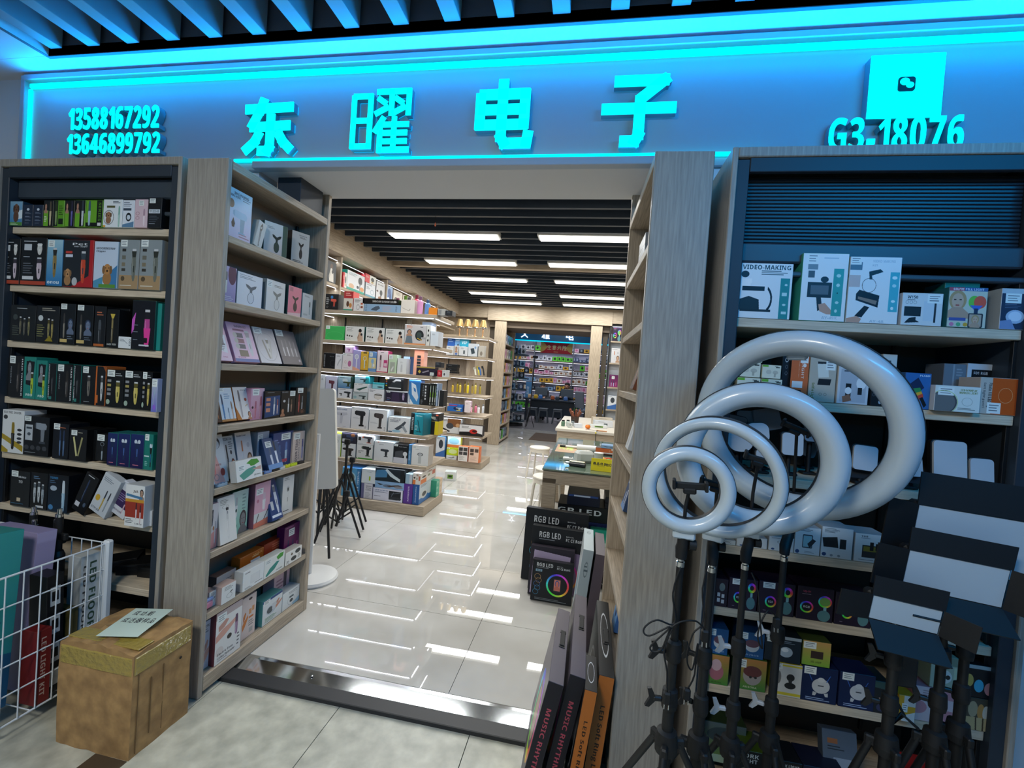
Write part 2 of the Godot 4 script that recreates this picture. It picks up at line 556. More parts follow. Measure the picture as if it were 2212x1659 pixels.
# written characters as strokes on a 100 by 100 grid, y downwards
func hanzi(ch: String) -> Array:
	match ch:
		"东": return [[8, 18, 92, 16], [40, 2, 34, 20, 18, 50], [18, 50, 88, 48], [54, 30, 54, 86, 50, 92, 34, 92], [34, 60, 26, 76, 8, 92], [68, 60, 78, 76, 92, 90]]
		"曜": return [[5, 12, 33, 12, 33, 90, 5, 90, 5, 12], [5, 50, 33, 50], [44, 6, 68, 6, 68, 42], [46, 16, 58, 24], [42, 40, 62, 30], [72, 6, 96, 6, 96, 42], [74, 16, 86, 24], [70, 40, 90, 30], [56, 46, 42, 68], [51, 56, 51, 99], [52, 57, 97, 57], [52, 70, 95, 70], [52, 83, 95, 83], [52, 96, 99, 96], [74, 46, 74, 96]]
		"电": return [[14, 22, 86, 22, 86, 66, 14, 66, 14, 22], [14, 44, 86, 44], [50, 3, 50, 84, 56, 93, 92, 93, 94, 78]]
		"子": return [[18, 9, 82, 9, 52, 34], [52, 32, 52, 84, 48, 92, 30, 92], [3, 47, 97, 47]]
		"文": return [[50, 4, 54, 18], [8, 26, 92, 24], [30, 28, 52, 64, 88, 94], [70, 26, 48, 66, 10, 94]]
		"雅": return [[6, 10, 44, 10], [14, 10, 10, 40, 46, 40], [32, 10, 32, 90, 24, 84], [30, 42, 6, 84], [62, 6, 46, 46], [56, 30, 56, 96], [56, 32, 96, 32], [56, 52, 92, 52], [56, 72, 92, 72], [56, 92, 98, 92], [76, 10, 76, 92]]
		"生": return [[28, 6, 10, 46], [22, 28, 90, 28], [18, 56, 84, 56], [4, 92, 96, 92], [52, 4, 52, 92]]
		"意": return [[50, 2, 50, 10], [16, 12, 84, 12], [34, 14, 38, 24], [66, 14, 62, 24], [6, 26, 94, 26], [24, 34, 76, 34, 76, 60, 24, 60, 24, 34], [24, 47, 76, 47], [14, 70, 10, 90], [32, 68, 34, 92, 66, 92, 70, 80], [50, 66, 56, 78], [80, 68, 90, 84]]
		"兴": return [[20, 8, 30, 36], [48, 4, 54, 32], [84, 6, 68, 40], [4, 50, 96, 50], [34, 58, 10, 94], [64, 58, 92, 94]]
		"隆": return [[12, 6, 12, 96], [12, 8, 34, 8, 24, 34, 34, 56, 18, 62], [60, 4, 40, 36], [52, 16, 84, 16, 42, 46], [54, 22, 96, 46], [50, 52, 88, 52], [44, 70, 92, 70], [40, 92, 98, 92], [68, 44, 68, 92]]
		"商": return [[50, 2, 50, 12], [6, 16, 94, 16], [34, 18, 38, 28], [66, 18, 60, 28], [12, 34, 88, 34, 88, 94, 78, 94], [12, 34, 12, 96], [40, 40, 28, 54], [60, 40, 74, 52], [34, 60, 68, 60, 68, 84, 34, 84, 34, 60]]
		"品": return [[28, 8, 72, 8, 72, 42, 28, 42, 28, 8], [6, 56, 44, 56, 44, 92, 6, 92, 6, 56], [56, 56, 94, 56, 94, 92, 56, 92, 56, 56]]
		"仅": return [[30, 4, 6, 50], [20, 30, 20, 96], [38, 16, 88, 16, 40, 94], [46, 30, 96, 94]]
		"供": return [[28, 4, 6, 50], [18, 30, 18, 96], [34, 26, 96, 26], [52, 6, 52, 60], [78, 6, 78, 60], [30, 60, 98, 60], [50, 68, 34, 94], [76, 68, 96, 92]]
		"出": return [[50, 4, 50, 92], [16, 14, 16, 44, 84, 44], [84, 14, 84, 44], [8, 54, 8, 92, 92, 92], [92, 54, 92, 92]]
		"口": return [[14, 14, 86, 14, 86, 90, 14, 90, 14, 14]]
		"成": return [[14, 20, 90, 20], [18, 20, 8, 90], [18, 46, 44, 46, 40, 80, 28, 76], [56, 4, 70, 70, 92, 92, 94, 74], [84, 34, 52, 88], [76, 4, 86, 12]]
		"活": return [[8, 8, 20, 18], [4, 34, 16, 42], [4, 94, 22, 60], [86, 4, 40, 16], [30, 34, 98, 34], [64, 14, 64, 56], [40, 56, 88, 56, 88, 94, 40, 94, 40, 56]]
		"器": return [[10, 6, 42, 6, 42, 34, 10, 34, 10, 6], [58, 6, 90, 6, 90, 34, 58, 34, 58, 6], [4, 50, 96, 50], [52, 38, 6, 62], [52, 50, 96, 64], [10, 66, 42, 66, 42, 94, 10, 94, 10, 66], [58, 66, 90, 66, 90, 94, 58, 94, 58, 66]]
		"样": return [[4, 28, 44, 28], [24, 4, 24, 96], [24, 32, 4, 64], [26, 32, 42, 54], [54, 4, 62, 18], [88, 4, 78, 18], [48, 26, 96, 26], [52, 46, 92, 46], [44, 68, 98, 68], [72, 26, 72, 96]]
		"功": return [[6, 22, 44, 22], [26, 22, 26, 74], [2, 80, 48, 70], [52, 34, 92, 34, 86, 92, 74, 86], [70, 6, 68, 40, 48, 94]]
		"期": return [[6, 18, 50, 18], [14, 4, 14, 66], [40, 4, 40, 66], [14, 34, 40, 34], [14, 50, 40, 50], [4, 66, 52, 66], [18, 74, 8, 94], [36, 74, 46, 92], [60, 8, 92, 8, 92, 92, 80, 88], [60, 8, 54, 94], [62, 34, 92, 34], [62, 58, 92, 58]]
	return []

# a character cut out of board: each stroke segment a bar, joined in one mesh; w metres wide, h high, centre at the origin
func carved(ch: String, w: float, h: float, th: float, z0: float, z1: float) -> ArrayMesh:
	var st := tool()
	for s in hanzi(ch):
		for i in range(0, s.size() - 3, 2):
			var a := Vector2((s[i] / 100.0 - 0.5) * w, (0.5 - s[i + 1] / 100.0) * h)
			var b := Vector2((s[i + 2] / 100.0 - 0.5) * w, (0.5 - s[i + 3] / 100.0) * h)
			var d := (b - a).normalized()
			var n := d.orthogonal() * th / 2
			var ext: float = th * 0.42
			var a2 := a - d * (ext if i > 0 else ext * 0.4)
			var b2 := b + d * (ext if i < s.size() - 4 else ext * 0.4)
			slab(PackedVector2Array([a2 + n, b2 + n, b2 - n, a2 - n]), z0, z1, st)
	return st.commit()

# ---------------------------------------------------------------- materials
func flat(c: Color, rough := 0.6, metal := 0.0) -> StandardMaterial3D:
	var key := "%s %.2f %.2f" % [c.to_html(), rough, metal]
	if not mat.has(key):
		var m := StandardMaterial3D.new()
		m.albedo_color = c
		m.roughness = rough
		m.metallic = metal
		mat[key] = m
	return mat[key]

func noise_tex(seed_: int, freq: float, lo: Color, hi: Color, normal := false, size := 512, bump := 4.0, oct := 4) -> NoiseTexture2D:
	var n := FastNoiseLite.new()
	n.seed = seed_
	n.frequency = freq
	n.fractal_octaves = oct
	var t := NoiseTexture2D.new()
	t.width = size
	t.height = size
	t.seamless = true
	t.noise = n
	if normal:
		t.as_normal_map = true
		t.bump_strength = bump
	else:
		var g := Gradient.new()
		g.set_color(0, lo)
		g.set_color(1, hi)
		t.color_ramp = g
	return t

func tri(m: StandardMaterial3D, scale: Vector3, world := true) -> void:
	m.uv1_triplanar = true
	m.uv1_world_triplanar = world
	m.uv1_scale = scale
	m.uv1_triplanar_sharpness = 4.0

func glow(c: Color, e: float) -> StandardMaterial3D:
	var m := StandardMaterial3D.new()
	m.albedo_color = c
	m.emission_enabled = true
	m.emission = c
	m.emission_energy_multiplier = e
	return m

func make_materials() -> void:
	font.font_names = PackedStringArray(["Droid Sans"])
	font_bold.font_names = PackedStringArray(["Droid Sans"])
	font_bold.font_weight = 700
	var grain := noise_tex(3, 0.02, Color("9a8b78"), Color("c8b8a2"))
	for k in [["wood_up", Vector3(9, 0.5, 9)], ["wood_along", Vector3(0.5, 11, 11)], ["wood_deep", Vector3(11, 11, 0.5)]]:
		var m := StandardMaterial3D.new()
		m.albedo_texture = grain
		m.roughness = 0.5
		tri(m, k[1])
		mat[k[0]] = m
	var wp: StandardMaterial3D = mat.wood_along.duplicate()
	wp.albedo_texture = noise_tex(3, 0.02, Color("b5a690"), Color("dccdb6"))
	mat.wood_pale = wp
	var pg := noise_tex(4, 0.02, Color("8b857c"), Color("aca59a"))
	var pm := StandardMaterial3D.new()
	pm.albedo_texture = pg
	pm.roughness = 0.45
	tri(pm, Vector3(9, 0.5, 9))
	mat.pillar = pm
	var t := StandardMaterial3D.new()
	t.albedo_texture = noise_tex(9, 0.006, Color("bdbab4"), Color("d2d0cb"))
	t.roughness = 0.012
	t.metallic_specular = 0.6
	t.normal_enabled = true
	t.normal_texture = noise_tex(12, 0.012, Color.BLACK, Color.WHITE, true, 512, 1.2, 2)
	t.normal_scale = 0.007
	tri(t, Vector3(0.6, 0.6, 0.6))
	mat.tile = t
	var o := StandardMaterial3D.new()
	o.albedo_texture = noise_tex(21, 0.018, Color("a09f92"), Color("cfcdbd"), false, 512, 1, 5)
	o.roughness = 0.32
	tri(o, Vector3(0.9, 0.9, 0.9))
	mat.paving = o
	var k := StandardMaterial3D.new()
	k.albedo_texture = noise_tex(31, 0.02, Color("8a6a44"), Color("b8925f"), false, 512, 1, 5)
	k.roughness = 0.7
	tri(k, Vector3(1.2, 1.2, 1.2), false)
	mat.cardboard = k
	mat.steel = flat(Color("c8ccd0"), 0.12, 1.0)
	mat.navy = flat(Color("28323d"), 0.5)
	mat.black = flat(Color("131518"), 0.45)
	mat.rubber = flat(Color("0e0f11"), 0.6)
	mat.chrome = flat(Color("d8dce0"), 0.15, 1.0)
	mat.white = flat(Color("e6e6e4"), 0.35)
	mat.paint = flat(Color("d8dade"), 0.7)
	mat.cyan = glow(Color(0, 1, 1), 1.15)
	mat.lamp = glow(Color(1, 1, 0.97), 1.9)
	mat.strip = glow(Color(0.93, 0.95, 1), 2.2)

func area(owner_: Node3D, at: Vector3, size: Vector2, towards: Vector3, c: Color, energy: float) -> void:
	var l := AreaLight3D.new()
	l.name = "area_light"
	l.area_size = size
	l.light_color = c
	l.light_energy = energy
	l.shadow_enabled = true
	l.area_range = 30.0
	l.area_attenuation = 2.0
	owner_.add_child(l, true)
	var z := -towards.normalized()
	var x := Vector3.UP.cross(z) if absf(z.y) < 0.95 else Vector3.RIGHT
	x = x.normalized()
	if absf(z.y) >= 0.95 and size.y > size.x:
		pass
	l.transform = Transform3D(Basis(x, z.cross(x), z), at)

# ---------------------------------------------------------------- scene
func _ready() -> void:
	var cam := Camera3D.new()
	cam.name = "camera"
	cam.position = Vector3(0, 1.5, 0)
	cam.rotation = Vector3(-0.0200591, 0.1721204, 0.0711761)
	cam.fov = rad_to_deg(2.0 * atan(829.5 / 962.5))
	cam.near = 0.02
	add_child(cam)
	var we := WorldEnvironment.new()
	we.name = "world_environment"
	var env := Environment.new()
	env.background_mode = Environment.BG_COLOR
	env.background_color = Color(0.03, 0.035, 0.04)
	env.tonemap_mode = Environment.TONE_MAPPER_LINEAR
	env.tonemap_exposure = 1.0
	env.sdfgi_enabled = true
	env.ssao_enabled = true
	env.ssil_enabled = true
	we.environment = env
	add_child(we)
	make_materials()
	# mall lamps: neutral panels over the corridor, behind the photographer, and the cyan light of the opposite shop signs
	for p in [[-2.4, 0.75, 0.35], [-0.85, 0.75, 1.0]]:
		var lamp := thing("ceiling_light", "square white panel light set in the mall ceiling, " + ("before the basket cabinet" if p[0] < -1 else "before the shop entrance"), "lamp", Vector3(p[0], 3.0, p[1]))
		part(lamp, "frame", bx(Vector3(0.64, 0.03, 0.64), 0.004), mat.white, Vector3(0, 0.015, 0))
		part(lamp, "diffuser", bx(Vector3(0.58, 0.01, 0.58), 0.002), mat.lamp, Vector3(0, -0.004, 0))
		area(lamp, Vector3(0, -0.03, 0), Vector2(0.58, 0.58), Vector3.DOWN, Color(1, 0.99, 0.95), MALL * p[2])
	build_shell()
	build_sign()
	build_furniture()
	build_stock()
	build_ring_lights()
	build_panel_lights()
	build_doorway_goods()
	build_basket_corner()
	build_counters()
	build_far_shop()
	build_people()
	finish_pages()

const MALL := 6.0
const SHOP := 1.6
const BLUE := 1.7

func wall(called: String, a: Vector3, b: Vector3, m: Material, label := "") -> MeshInstance3D:
	return struct(called, bx((b - a).abs(), 0.001), m, (a + b) / 2, label)

func build_shell() -> void:
	# mall corridor
	var grout := flat(Color("2c2c2a"), 0.8)
	var fl := wall("floor", Vector3(-7, -0.2, -1.86), Vector3(7, -0.028, 5), grout, "grey stone floor of the mall corridor")
	for i in range(-9, 8):
		for j in 5:
			part(fl, "tile", bx(Vector3(0.593, 0.02, 1.193), 0.0005), mat.paving, Vector3(-0.685 + 0.596 * i, -0.03, -1.255 + 1.196 * j) - fl.position)
	var inner := wall("floor", Vector3(-3.6, -0.2, -12.5), Vector3(2.2, -0.006, -1.98), flat(Color("3c3b39"), 0.8), "glossy pale tiled floor inside the shop")
	for i in range(-3, 3):
		for j in 15:
			var z0 := -2.62 - 0.706 * (j - 1)
			part(inner, "tile", bx(Vector3(1.1735 if i < 2 else 0.9, 0.012, 0.7035 if j > 0 else 0.6365), 0.0004), mat.tile, Vector3(-0.54 - 0.588 + 1.176 * (i + 1) - (0.14 if i == 2 else 0.0), -0.006, (z0 - 0.353) if j > 0 else -2.3) - inner.position)
	wall("floor", Vector3(-3.6, -0.2, -18), Vector3(2.2, -0.002, -12.52), flat(Color("6c6a6c"), 0.3), "grey floor of the shop beyond the corridor")
	# threshold: black stone riser and a polished steel ramp with a bright nosing
	var th := thing("threshold", "polished steel threshold strip across the shop entrance", "threshold", Vector3(-0.7, -0.02, -1.9))
	part(th, "stone_edge", bx(Vector3(1.86, 0.05, 0.075), 0.003), flat(Color("24262a"), 0.5), Vector3(0, -0.005, 0.062))
	var st := tool()
	slab(PackedVector2Array([Vector2(-0.02, -0.02), Vector2(0.075, -0.02), Vector2(0.075, 0.022), Vector2(0.055, 0.022), Vector2(-0.022, 0.008)]), -0.93, 0.93, st)
	part(th, "steel_ramp", st.commit(), mat.steel, Vector3(0, 0, 0), Vector3(0, PI / 2, 0))
	for x in [-0.5, 0.62]:
		part(th, "screw", lathe([Vector2(0, 0), Vector2(0.006, 0), Vector2(0.006, 0.002), Vector2(0, 0.003)], 10), mat.chrome, Vector3(x, 0.019, -0.02))
	# outer walls of the corridor
	wall("wall_back", Vector3(-7, -0.2, 5), Vector3(7, 3.6, 5.2), mat.paint, "wall across the mall corridor")
	wall("wall_left", Vector3(-7.2, -0.2, -2.3), Vector3(-7, 3.6, 5.2), mat.paint)
	wall("wall_right", Vector3(7, -0.2, -2.3), Vector3(7.2, 3.6, 5.2), mat.paint)
	wall("wall_front", Vector3(-7, -0.03, -2.24), Vector3(-1.8, 3.03, -2.1), mat.paint, "pale shopfront wall behind the basket cabinet")
	wall("wall_front", Vector3(0.4, -0.03, -2.24), Vector3(7, 3.03, -2.1), mat.paint, "pale shopfront wall behind the ring-light cabinet")
	# ceiling of the corridor: a smooth border, a recess full of hanging blades
	wall("ceiling", Vector3(-7, 3.03, -2.5), Vector3(7, 3.08, -1.94), mat.paint, "smooth mall ceiling border over the shop sign")
	wall("ceiling", Vector3(-7, 3.03, -1.94), Vector3(-2.98, 3.08, 5), mat.paint, "smooth mall ceiling beside the blade recess")
	wall("ceiling", Vector3(-2.98, 3.03, 1.6), Vector3(7, 3.08, 5), mat.paint, "smooth mall ceiling beyond the blades")
	wall("ceiling", Vector3(-7, 3.5, -2.5), Vector3(7, 3.6, 5), mat.black, "dark slab above the hanging blades")
	var slate := flat(Color("56606a"), 0.6)
	wall("trim_1", Vector3(-3.0, 3.028, -1.96), Vector3(7, 3.5, -1.94), slate, "slate edge board of the ceiling recess over the sign")
	wall("trim_2", Vector3(-3.0, 3.028, -1.94), Vector3(-2.98, 3.5, 1.6), slate, "slate edge board at the end of the ceiling recess")
	var rack := thing("ceiling_grille", "row of long grey blades hanging in the mall ceiling", "ceiling grille", Vector3(0, 3.05, 0))
	for i in 19:
		part(rack, "slat", bx(Vector3(0.075, 0.2, 3.48), 0.002), flat(Color("8a929a"), 0.45), Vector3(-2.9 + 0.2425 * i, 0.1, -0.18))
	# a shop sign across the corridor lights this side cyan
	var over := thing("cyan_light_strip", "long cyan light strip on the far corridor wall", "lamp", Vector3(-0.6, 2.5, 4.94))
	part(over, "tube", bx(Vector3(6, 0.06, 0.03), 0.01), mat.cyan)
	area(over, Vector3(0, 0, -0.04), Vector2(6, 0.2), Vector3(0, 0.12, -1), Color(0, 0.6, 1), 1.6)
	var lightbox := thing("hanging_light_box", "cyan light box hanging from the corridor ceiling near the ring lights", "lamp", Vector3(1.75, 2.84, 0.15), Vector3(0, 0.5, 0))
	part(lightbox, "casing", bx(Vector3(1.6, 0.24, 0.1), 0.006), mat.navy)
	part(lightbox, "glowing_face", bx(Vector3(1.56, 0.2, 0.01), 0.003), mat.cyan, Vector3(0, 0, -0.052))
	for sx in [-0.8, 0.8]:
		part(lightbox, "hanger", rod(Vector3(sx * 0.8, 0.12, 0), Vector3(sx * 0.8, 0.25, 0), 0.008), mat.chrome)
	area(lightbox, Vector3(0, 0, -0.07), Vector2(1.5, 0.18), Vector3(0, -0.1, -1), Color(0, 0.64, 1), 3.0)
	# shop interior
	wall("wall_left", Vector3(-3.5, -0.2, -9.4), Vector3(-3.4, 3.4, -2.24), mat.wood_up, "wooden side wall of the shop behind the bays")
	wall("wall_right", Vector3(1.9, -0.2, -9.4), Vector3(2.0, 3.4, -2.24), mat.wood_up, "wooden side wall of the shop behind the counters")
	wall("ceiling", Vector3(-3.6, 3.3, -9.6), Vector3(2.1, 3.4, -2.46), mat.black, "dark slab above the shop's ceiling blades")
	wall("beam", Vector3(-3.6, 2.48, -2.46), Vector3(2.1, 3.4, -2.1), mat.paint, "pale lintel box over the shop entrance")
	var blades := thing("ceiling_grille", "row of thin dark blades across the shop ceiling", "ceiling grille", Vector3(-0.6, 2.95, 0))
	var blade_m := flat(Color("39434f"), 0.4)
	for i in 31:
		if i == 15:
			continue
		part(blades, "slat", bx(Vector3(4.52, 0.13, 0.036), 0.002), blade_m, Vector3(0, 0.065, -2.78 - 0.2125 * i))
	wall("beam", Vector3(-2.86, 2.93, -6.02), Vector3(1.66, 3.1, -5.93), mat.wood_along, "wooden cross beam in the shop ceiling")
	for k in 6:
		for s in 2:
			if k == 5 and s == 1:
				pass
			var z: float = [-3.5, -4.63, -5.73, -6.73, -7.9, -8.8][k]
			var names := ["first", "second", "third", "fourth", "fifth", "sixth"]
			var lamp := thing("ceiling_light", "long white ceiling light, %s from the entrance, over the %s" % [names[k], ["shelf islands", "counters"][s]], "lamp", Vector3([-1.665, -0.02][s], 2.935, z))
			part(lamp, "housing", bx(Vector3(1.24, 0.05, 0.19), 0.004), mat.white, Vector3(0, 0.035, 0))
			part(lamp, "diffuser", bx(Vector3(1.2, 0.012, 0.165), 0.003), mat.lamp, Vector3(0, 0.004, 0))
			area(lamp, Vector3(0, -0.02, 0), Vector2(1.2, 0.165), Vector3.DOWN, Color(1, 1, 0.98), SHOP)
	wall("fascia_beam", Vector3(-3.4, 2.72, -5.9), Vector3(-2.86, 3.02, -2.46), mat.wood_deep, "wooden fascia over the wall bays by the entrance")
	wall("fascia_beam", Vector3(-3.4, 2.71, -9.25), Vector3(-2.87, 3.01, -5.91), mat.wood_deep, "wooden fascia over the wall bays at the far end")
	var vent := thing("smoke_detector", "tiny pale lamp hanging on a cord from the ceiling blades", "lamp", Vector3(-1.55, 2.95, -4.05))
	part(vent, "cord", rod(Vector3(0, 0, 0), Vector3(0, -0.06, 0), 0.002), mat.black)
	part(vent, "bulb", lathe([Vector2(0, -0.1), Vector2(0.008, -0.085), Vector2(0.004, -0.06)], 8), flat(Color("c86a4a")))
	# far wall with its wide opening
	wall("wall_far", Vector3(-2.22, 2.63, -9.32), Vector3(0.36, 3.05, -9.2), mat.wood_along, "wide wooden header over the shop's far opening")
	wall("wall_far", Vector3(-3.5, 2.68, -9.34), Vector3(-2.22, 3.05, -9.22), mat.wood_along, "wooden header beside the far opening, island side")
	wall("wall_far", Vector3(0.36, 2.68, -9.34), Vector3(2.0, 3.05, -9.22), mat.wood_along, "wooden header beside the far opening, counter side")
	wall("wall_far", Vector3(-3.5, -0.01, -9.5), Vector3(-2.2, 2.68, -9.4), mat.wood_up, "wooden wall beside the far opening")
	wall("wall_far", Vector3(0.7, -0.01, -9.5), Vector3(2.0, 2.68, -9.4), mat.wood_up, "wooden wall beside the far opening behind the counters")
	wall("pillar", Vector3(-2.05, 0.004, -9.28), Vector3(-1.805, 2.61, -9.2), mat.wood_up, "pale wooden pillar at the far opening by the islands")
	wall("pillar", Vector3(-0.05, 0.004, -9.28), Vector3(0.175, 2.61, -9.2), mat.wood_up, "pale wooden pillar at the far opening by the counters")
	wall("trim_3", Vector3(-2.2, 0.004, -9.5), Vector3(-2.1, 2.62, -9.42), flat(Color("5c5246"), 0.5), "brown frame post of the far opening, island side")
	wall("trim_4", Vector3(0.2, 0.004, -9.5), Vector3(0.3, 2.62, -9.42), flat(Color("5c5246"), 0.5), "brown frame post of the far opening, counter side")
	wall("beam", Vector3(-2.2, 2.5, -10.45), Vector3(0.4, 2.64, -9.33), flat(Color("6a5d50"), 0.6), "brown soffit behind the far header")
	wall("wall_far", Vector3(-3.5, 2.55, -10.6), Vector3(2.0, 3.4, -10.45), mat.paint, "pale wall over the far opening on the corridor side")
	wall("wall_far", Vector3(-3.6, -0.1, -10.6), Vector3(-2.2, 2.55, -10.45), mat.paint, "pale corridor wall beside the far opening")
	wall("wall_far", Vector3(0.4, -0.1, -10.6), Vector3(2.2, 2.55, -10.45), mat.paint, "pale corridor wall by the far opening's second pillar")
	var mat_ := solo("door_mat", "brown door mat lying beyond the far opening", "mat", bx(Vector3(1.15, 0.012, 1.4), 0.004), flat(Color("5a4a3e"), 0.95), Vector3(-0.75, 0.006, -11.15))
	mat_.position.y = 0.007

func led(parent: Node3D, at: Vector3, length: float, along_x: bool, e: float, lit := true) -> void:
	part(parent, "light_strip", bx(Vector3(length, 0.005, 0.008) if along_x else Vector3(0.008, 0.005, length), 0.001), mat.strip, at)
	if lit:
		area(parent, at + Vector3(0, -0.012, 0), Vector2(length, 0.01) if along_x else Vector2(0.01, length), Vector3.DOWN, Color(0.95, 0.97, 1), e)

func build_sign() -> void:
	var s := thing("shop_sign", "wide pale sign board edged with cyan light over the entrance", "sign", Vector3(0, 0, 0))
	var board := flat(Color("a9b6c4"), 0.42)
	part(s, "board", bx(Vector3(6.3, 0.54, 0.02), 0.002), board, Vector3(-0.16, 2.745, -2.085))
	part(s, "top_frame", bx(Vector3(6.3, 0.03, 0.06), 0.003), board, Vector3(-0.16, 3.0, -2.07))
	part(s, "end_frame", bx(Vector3(0.03, 0.54, 0.05), 0.003), board, Vector3(-3.32, 2.745, -2.07))
	part(s, "bottom_frame", bx(Vector3(2.2, 0.035, 0.05), 0.003), board, Vector3(-0.7, 2.49, -2.07))
	part(s, "light_strip", bx(Vector3(6.24, 0.026, 0.02), 0.006), mat.cyan, Vector3(-0.16, 2.957, -2.06))
	part(s, "light_strip", bx(Vector3(0.018, 0.46, 0.014), 0.005), mat.cyan, Vector3(-3.29, 2.715, -2.066))
	part(s, "light_strip", bx(Vector3(2.6, 0.016, 0.014), 0.005), mat.cyan, Vector3(-0.62, 2.518, -2.062))
	area(s, Vector3(-0.16, 2.95, -2.03), Vector2(6.2, 0.05), Vector3(0, 0.55, 1), Color(0, 0.6, 1), 1.7 * BLUE)
	area(s, Vector3(-0.16, 2.945, -2.0), Vector2(6.2, 0.04), Vector3(0, -0.8, -0.5), Color(0, 0.66, 1), 0.32 * BLUE)
	area(s, Vector3(-0.62, 2.512, -2.04), Vector2(2.2, 0.03), Vector3(0, 0.35, 1), Color(0, 0.62, 1), 0.12 * BLUE)
	var body := flat(Color("5a98b0"), 0.35)
	var halo := glow(Color(0, 0.8, 1), 0.5)
	var names := ["first", "second", "third", "fourth"]
	var zz := -2.03
	var spots := [["东", -1.86, -1.552, 2.816, 2.53], ["曜", -1.252, -0.94, 2.845, 2.535], ["电", -0.636, -0.345, 2.862, 2.545], ["子", -0.04, 0.283, 2.857, 2.54]]
	for i in 4:
		var p: Array = spots[i]
		var w: float = p[2] - p[1]
		var h: float = p[3] - p[4]
		var l := thing("sign_letter", "%s large cyan character glowing on the shop sign" % names[i], "letter", Vector3((p[1] + p[2]) / 2, (p[3] + p[4]) / 2, zz), Vector3.ZERO, "large characters on the sign")
		var th := 0.026 if p[0] == "曜" else 0.048
		part(l, "letter_face", carved(p[0], w, h, th, -0.006, 0.0), mat.cyan)
		part(l, "letter_return", carved(p[0], w, h, th, -0.036, -0.0062), body)
		part(l, "halo_back", carved(p[0], w, h, th * 0.8, -0.044, -0.0365), halo)
	for row in [["13588167292", -2.475, 2.806, 2.687, 0.605], ["13646899792", -2.47, 2.664, 2.553, 0.62]]:
		var l := thing("phone_number", "cyan phone number on the sign, " + ("upper row" if row[2] > 2.7 else "lower row"), "lettering", Vector3(row[1] - 0.185, (row[2] + row[3]) / 2, zz))
		word(l, row[0], row[4], row[2] - row[3], body)
	var unit := thing("unit_number", "cyan unit number on the sign above ring-light cabinet", "lettering", Vector3(1.135, 2.575, zz))
	word(unit, "G3-18076", 0.49, 0.135, body)
	var plate := thing("sign_plate", "square glowing cyan plate with a chat bubble emblem", "sign", Vector3(1.152, 2.762, zz))
	part(plate, "casing", bx(Vector3(0.262, 0.252, 0.04), 0.003), body, Vector3(0, 0, -0.026))
	part(plate, "glowing_face", bx(Vector3(0.262, 0.252, 0.006), 0.002), mat.cyan, Vector3(0, 0, -0.002))
	var dark := flat(Color("0c4450"), 0.5)
	var st := tool()
	slab(rounded(0.06, 0.056, 0.01), 0, 0.004, st)
	part(plate, "emblem_tile", st.commit(), dark, Vector3(0, 0.005, 0.001))
	for e in [[-0.008, 0.01, 0.017], [0.011, -0.004, 0.014]]:
		part(plate, "chat_bubble", lathe([Vector2(0, 0), Vector2(e[2], 0), Vector2(e[2], 0.002), Vector2(0, 0.002)], 16, Vector3.ZERO, null, Vector2(1, 0.85)), mat.cyan, Vector3(e[0], e[1] + 0.004, 0.005), Vector3(PI / 2, 0, 0))

func word(parent: Node3D, text: String, w: float, h: float, body: Material) -> void:
	var tm := TextMesh.new()
	tm.font = font_bold
	tm.font_size = 64
	tm.pixel_size = 0.01
	tm.text = text
	var k := w / tm.get_aabb().size.x
	var advance := []
	for i in text.length():
		tm.text = text[i]
		advance.append(tm.get_aabb().size.x + 0.07)
	var total := 0.0
	for a in advance:
		total += a
	k = w / total
	tm.text = "8"
	var ky := h / tm.get_aabb().size.y
	var x := -w / 2
	for i in text.length():
		for layer in 2:
			var t := TextMesh.new()
			t.font = font_bold
			t.font_size = 64
			t.pixel_size = 0.01
			t.text = text[i]
			t.depth = 0.006 if layer == 0 else 0.034
			t.curve_step = 4.0
			var b := t.get_aabb()
			var arr := t.get_mesh_arrays()
			var v: PackedVector3Array = arr[Mesh.ARRAY_VERTEX]
			for q in v.size():
				v[q] = Vector3((v[q].x - b.position.x) * k, (v[q].y - (0.0 if text[i] == "-" else b.get_center().y)) * ky, v[q].z - t.depth / 2 - (0.0 if layer == 0 else 0.0065))
			if text[i] == "-":
				for q in v.size():
					v[q].y -= h * 0.12
			arr[Mesh.ARRAY_VERTEX] = v
			var m := ArrayMesh.new()
			m.add_surface_from_arrays(Mesh.PRIMITIVE_TRIANGLES, arr)
			part(parent, "digit_face" if layer == 0 else "digit_return", m, mat.cyan if layer == 0 else body, Vector3(x, 0, 0))
		x += advance[i] * k

func shelf_rails(parent: Node3D, x: float, z: float, y0: float, y1: float) -> void:
	var st := tool()
	block(st, Vector3(x, (y0 + y1) / 2, z), Vector3(0.012, y1 - y0, 0.014), 0.001)
	part(parent, "shelf_rail", st.commit(), mat.black)

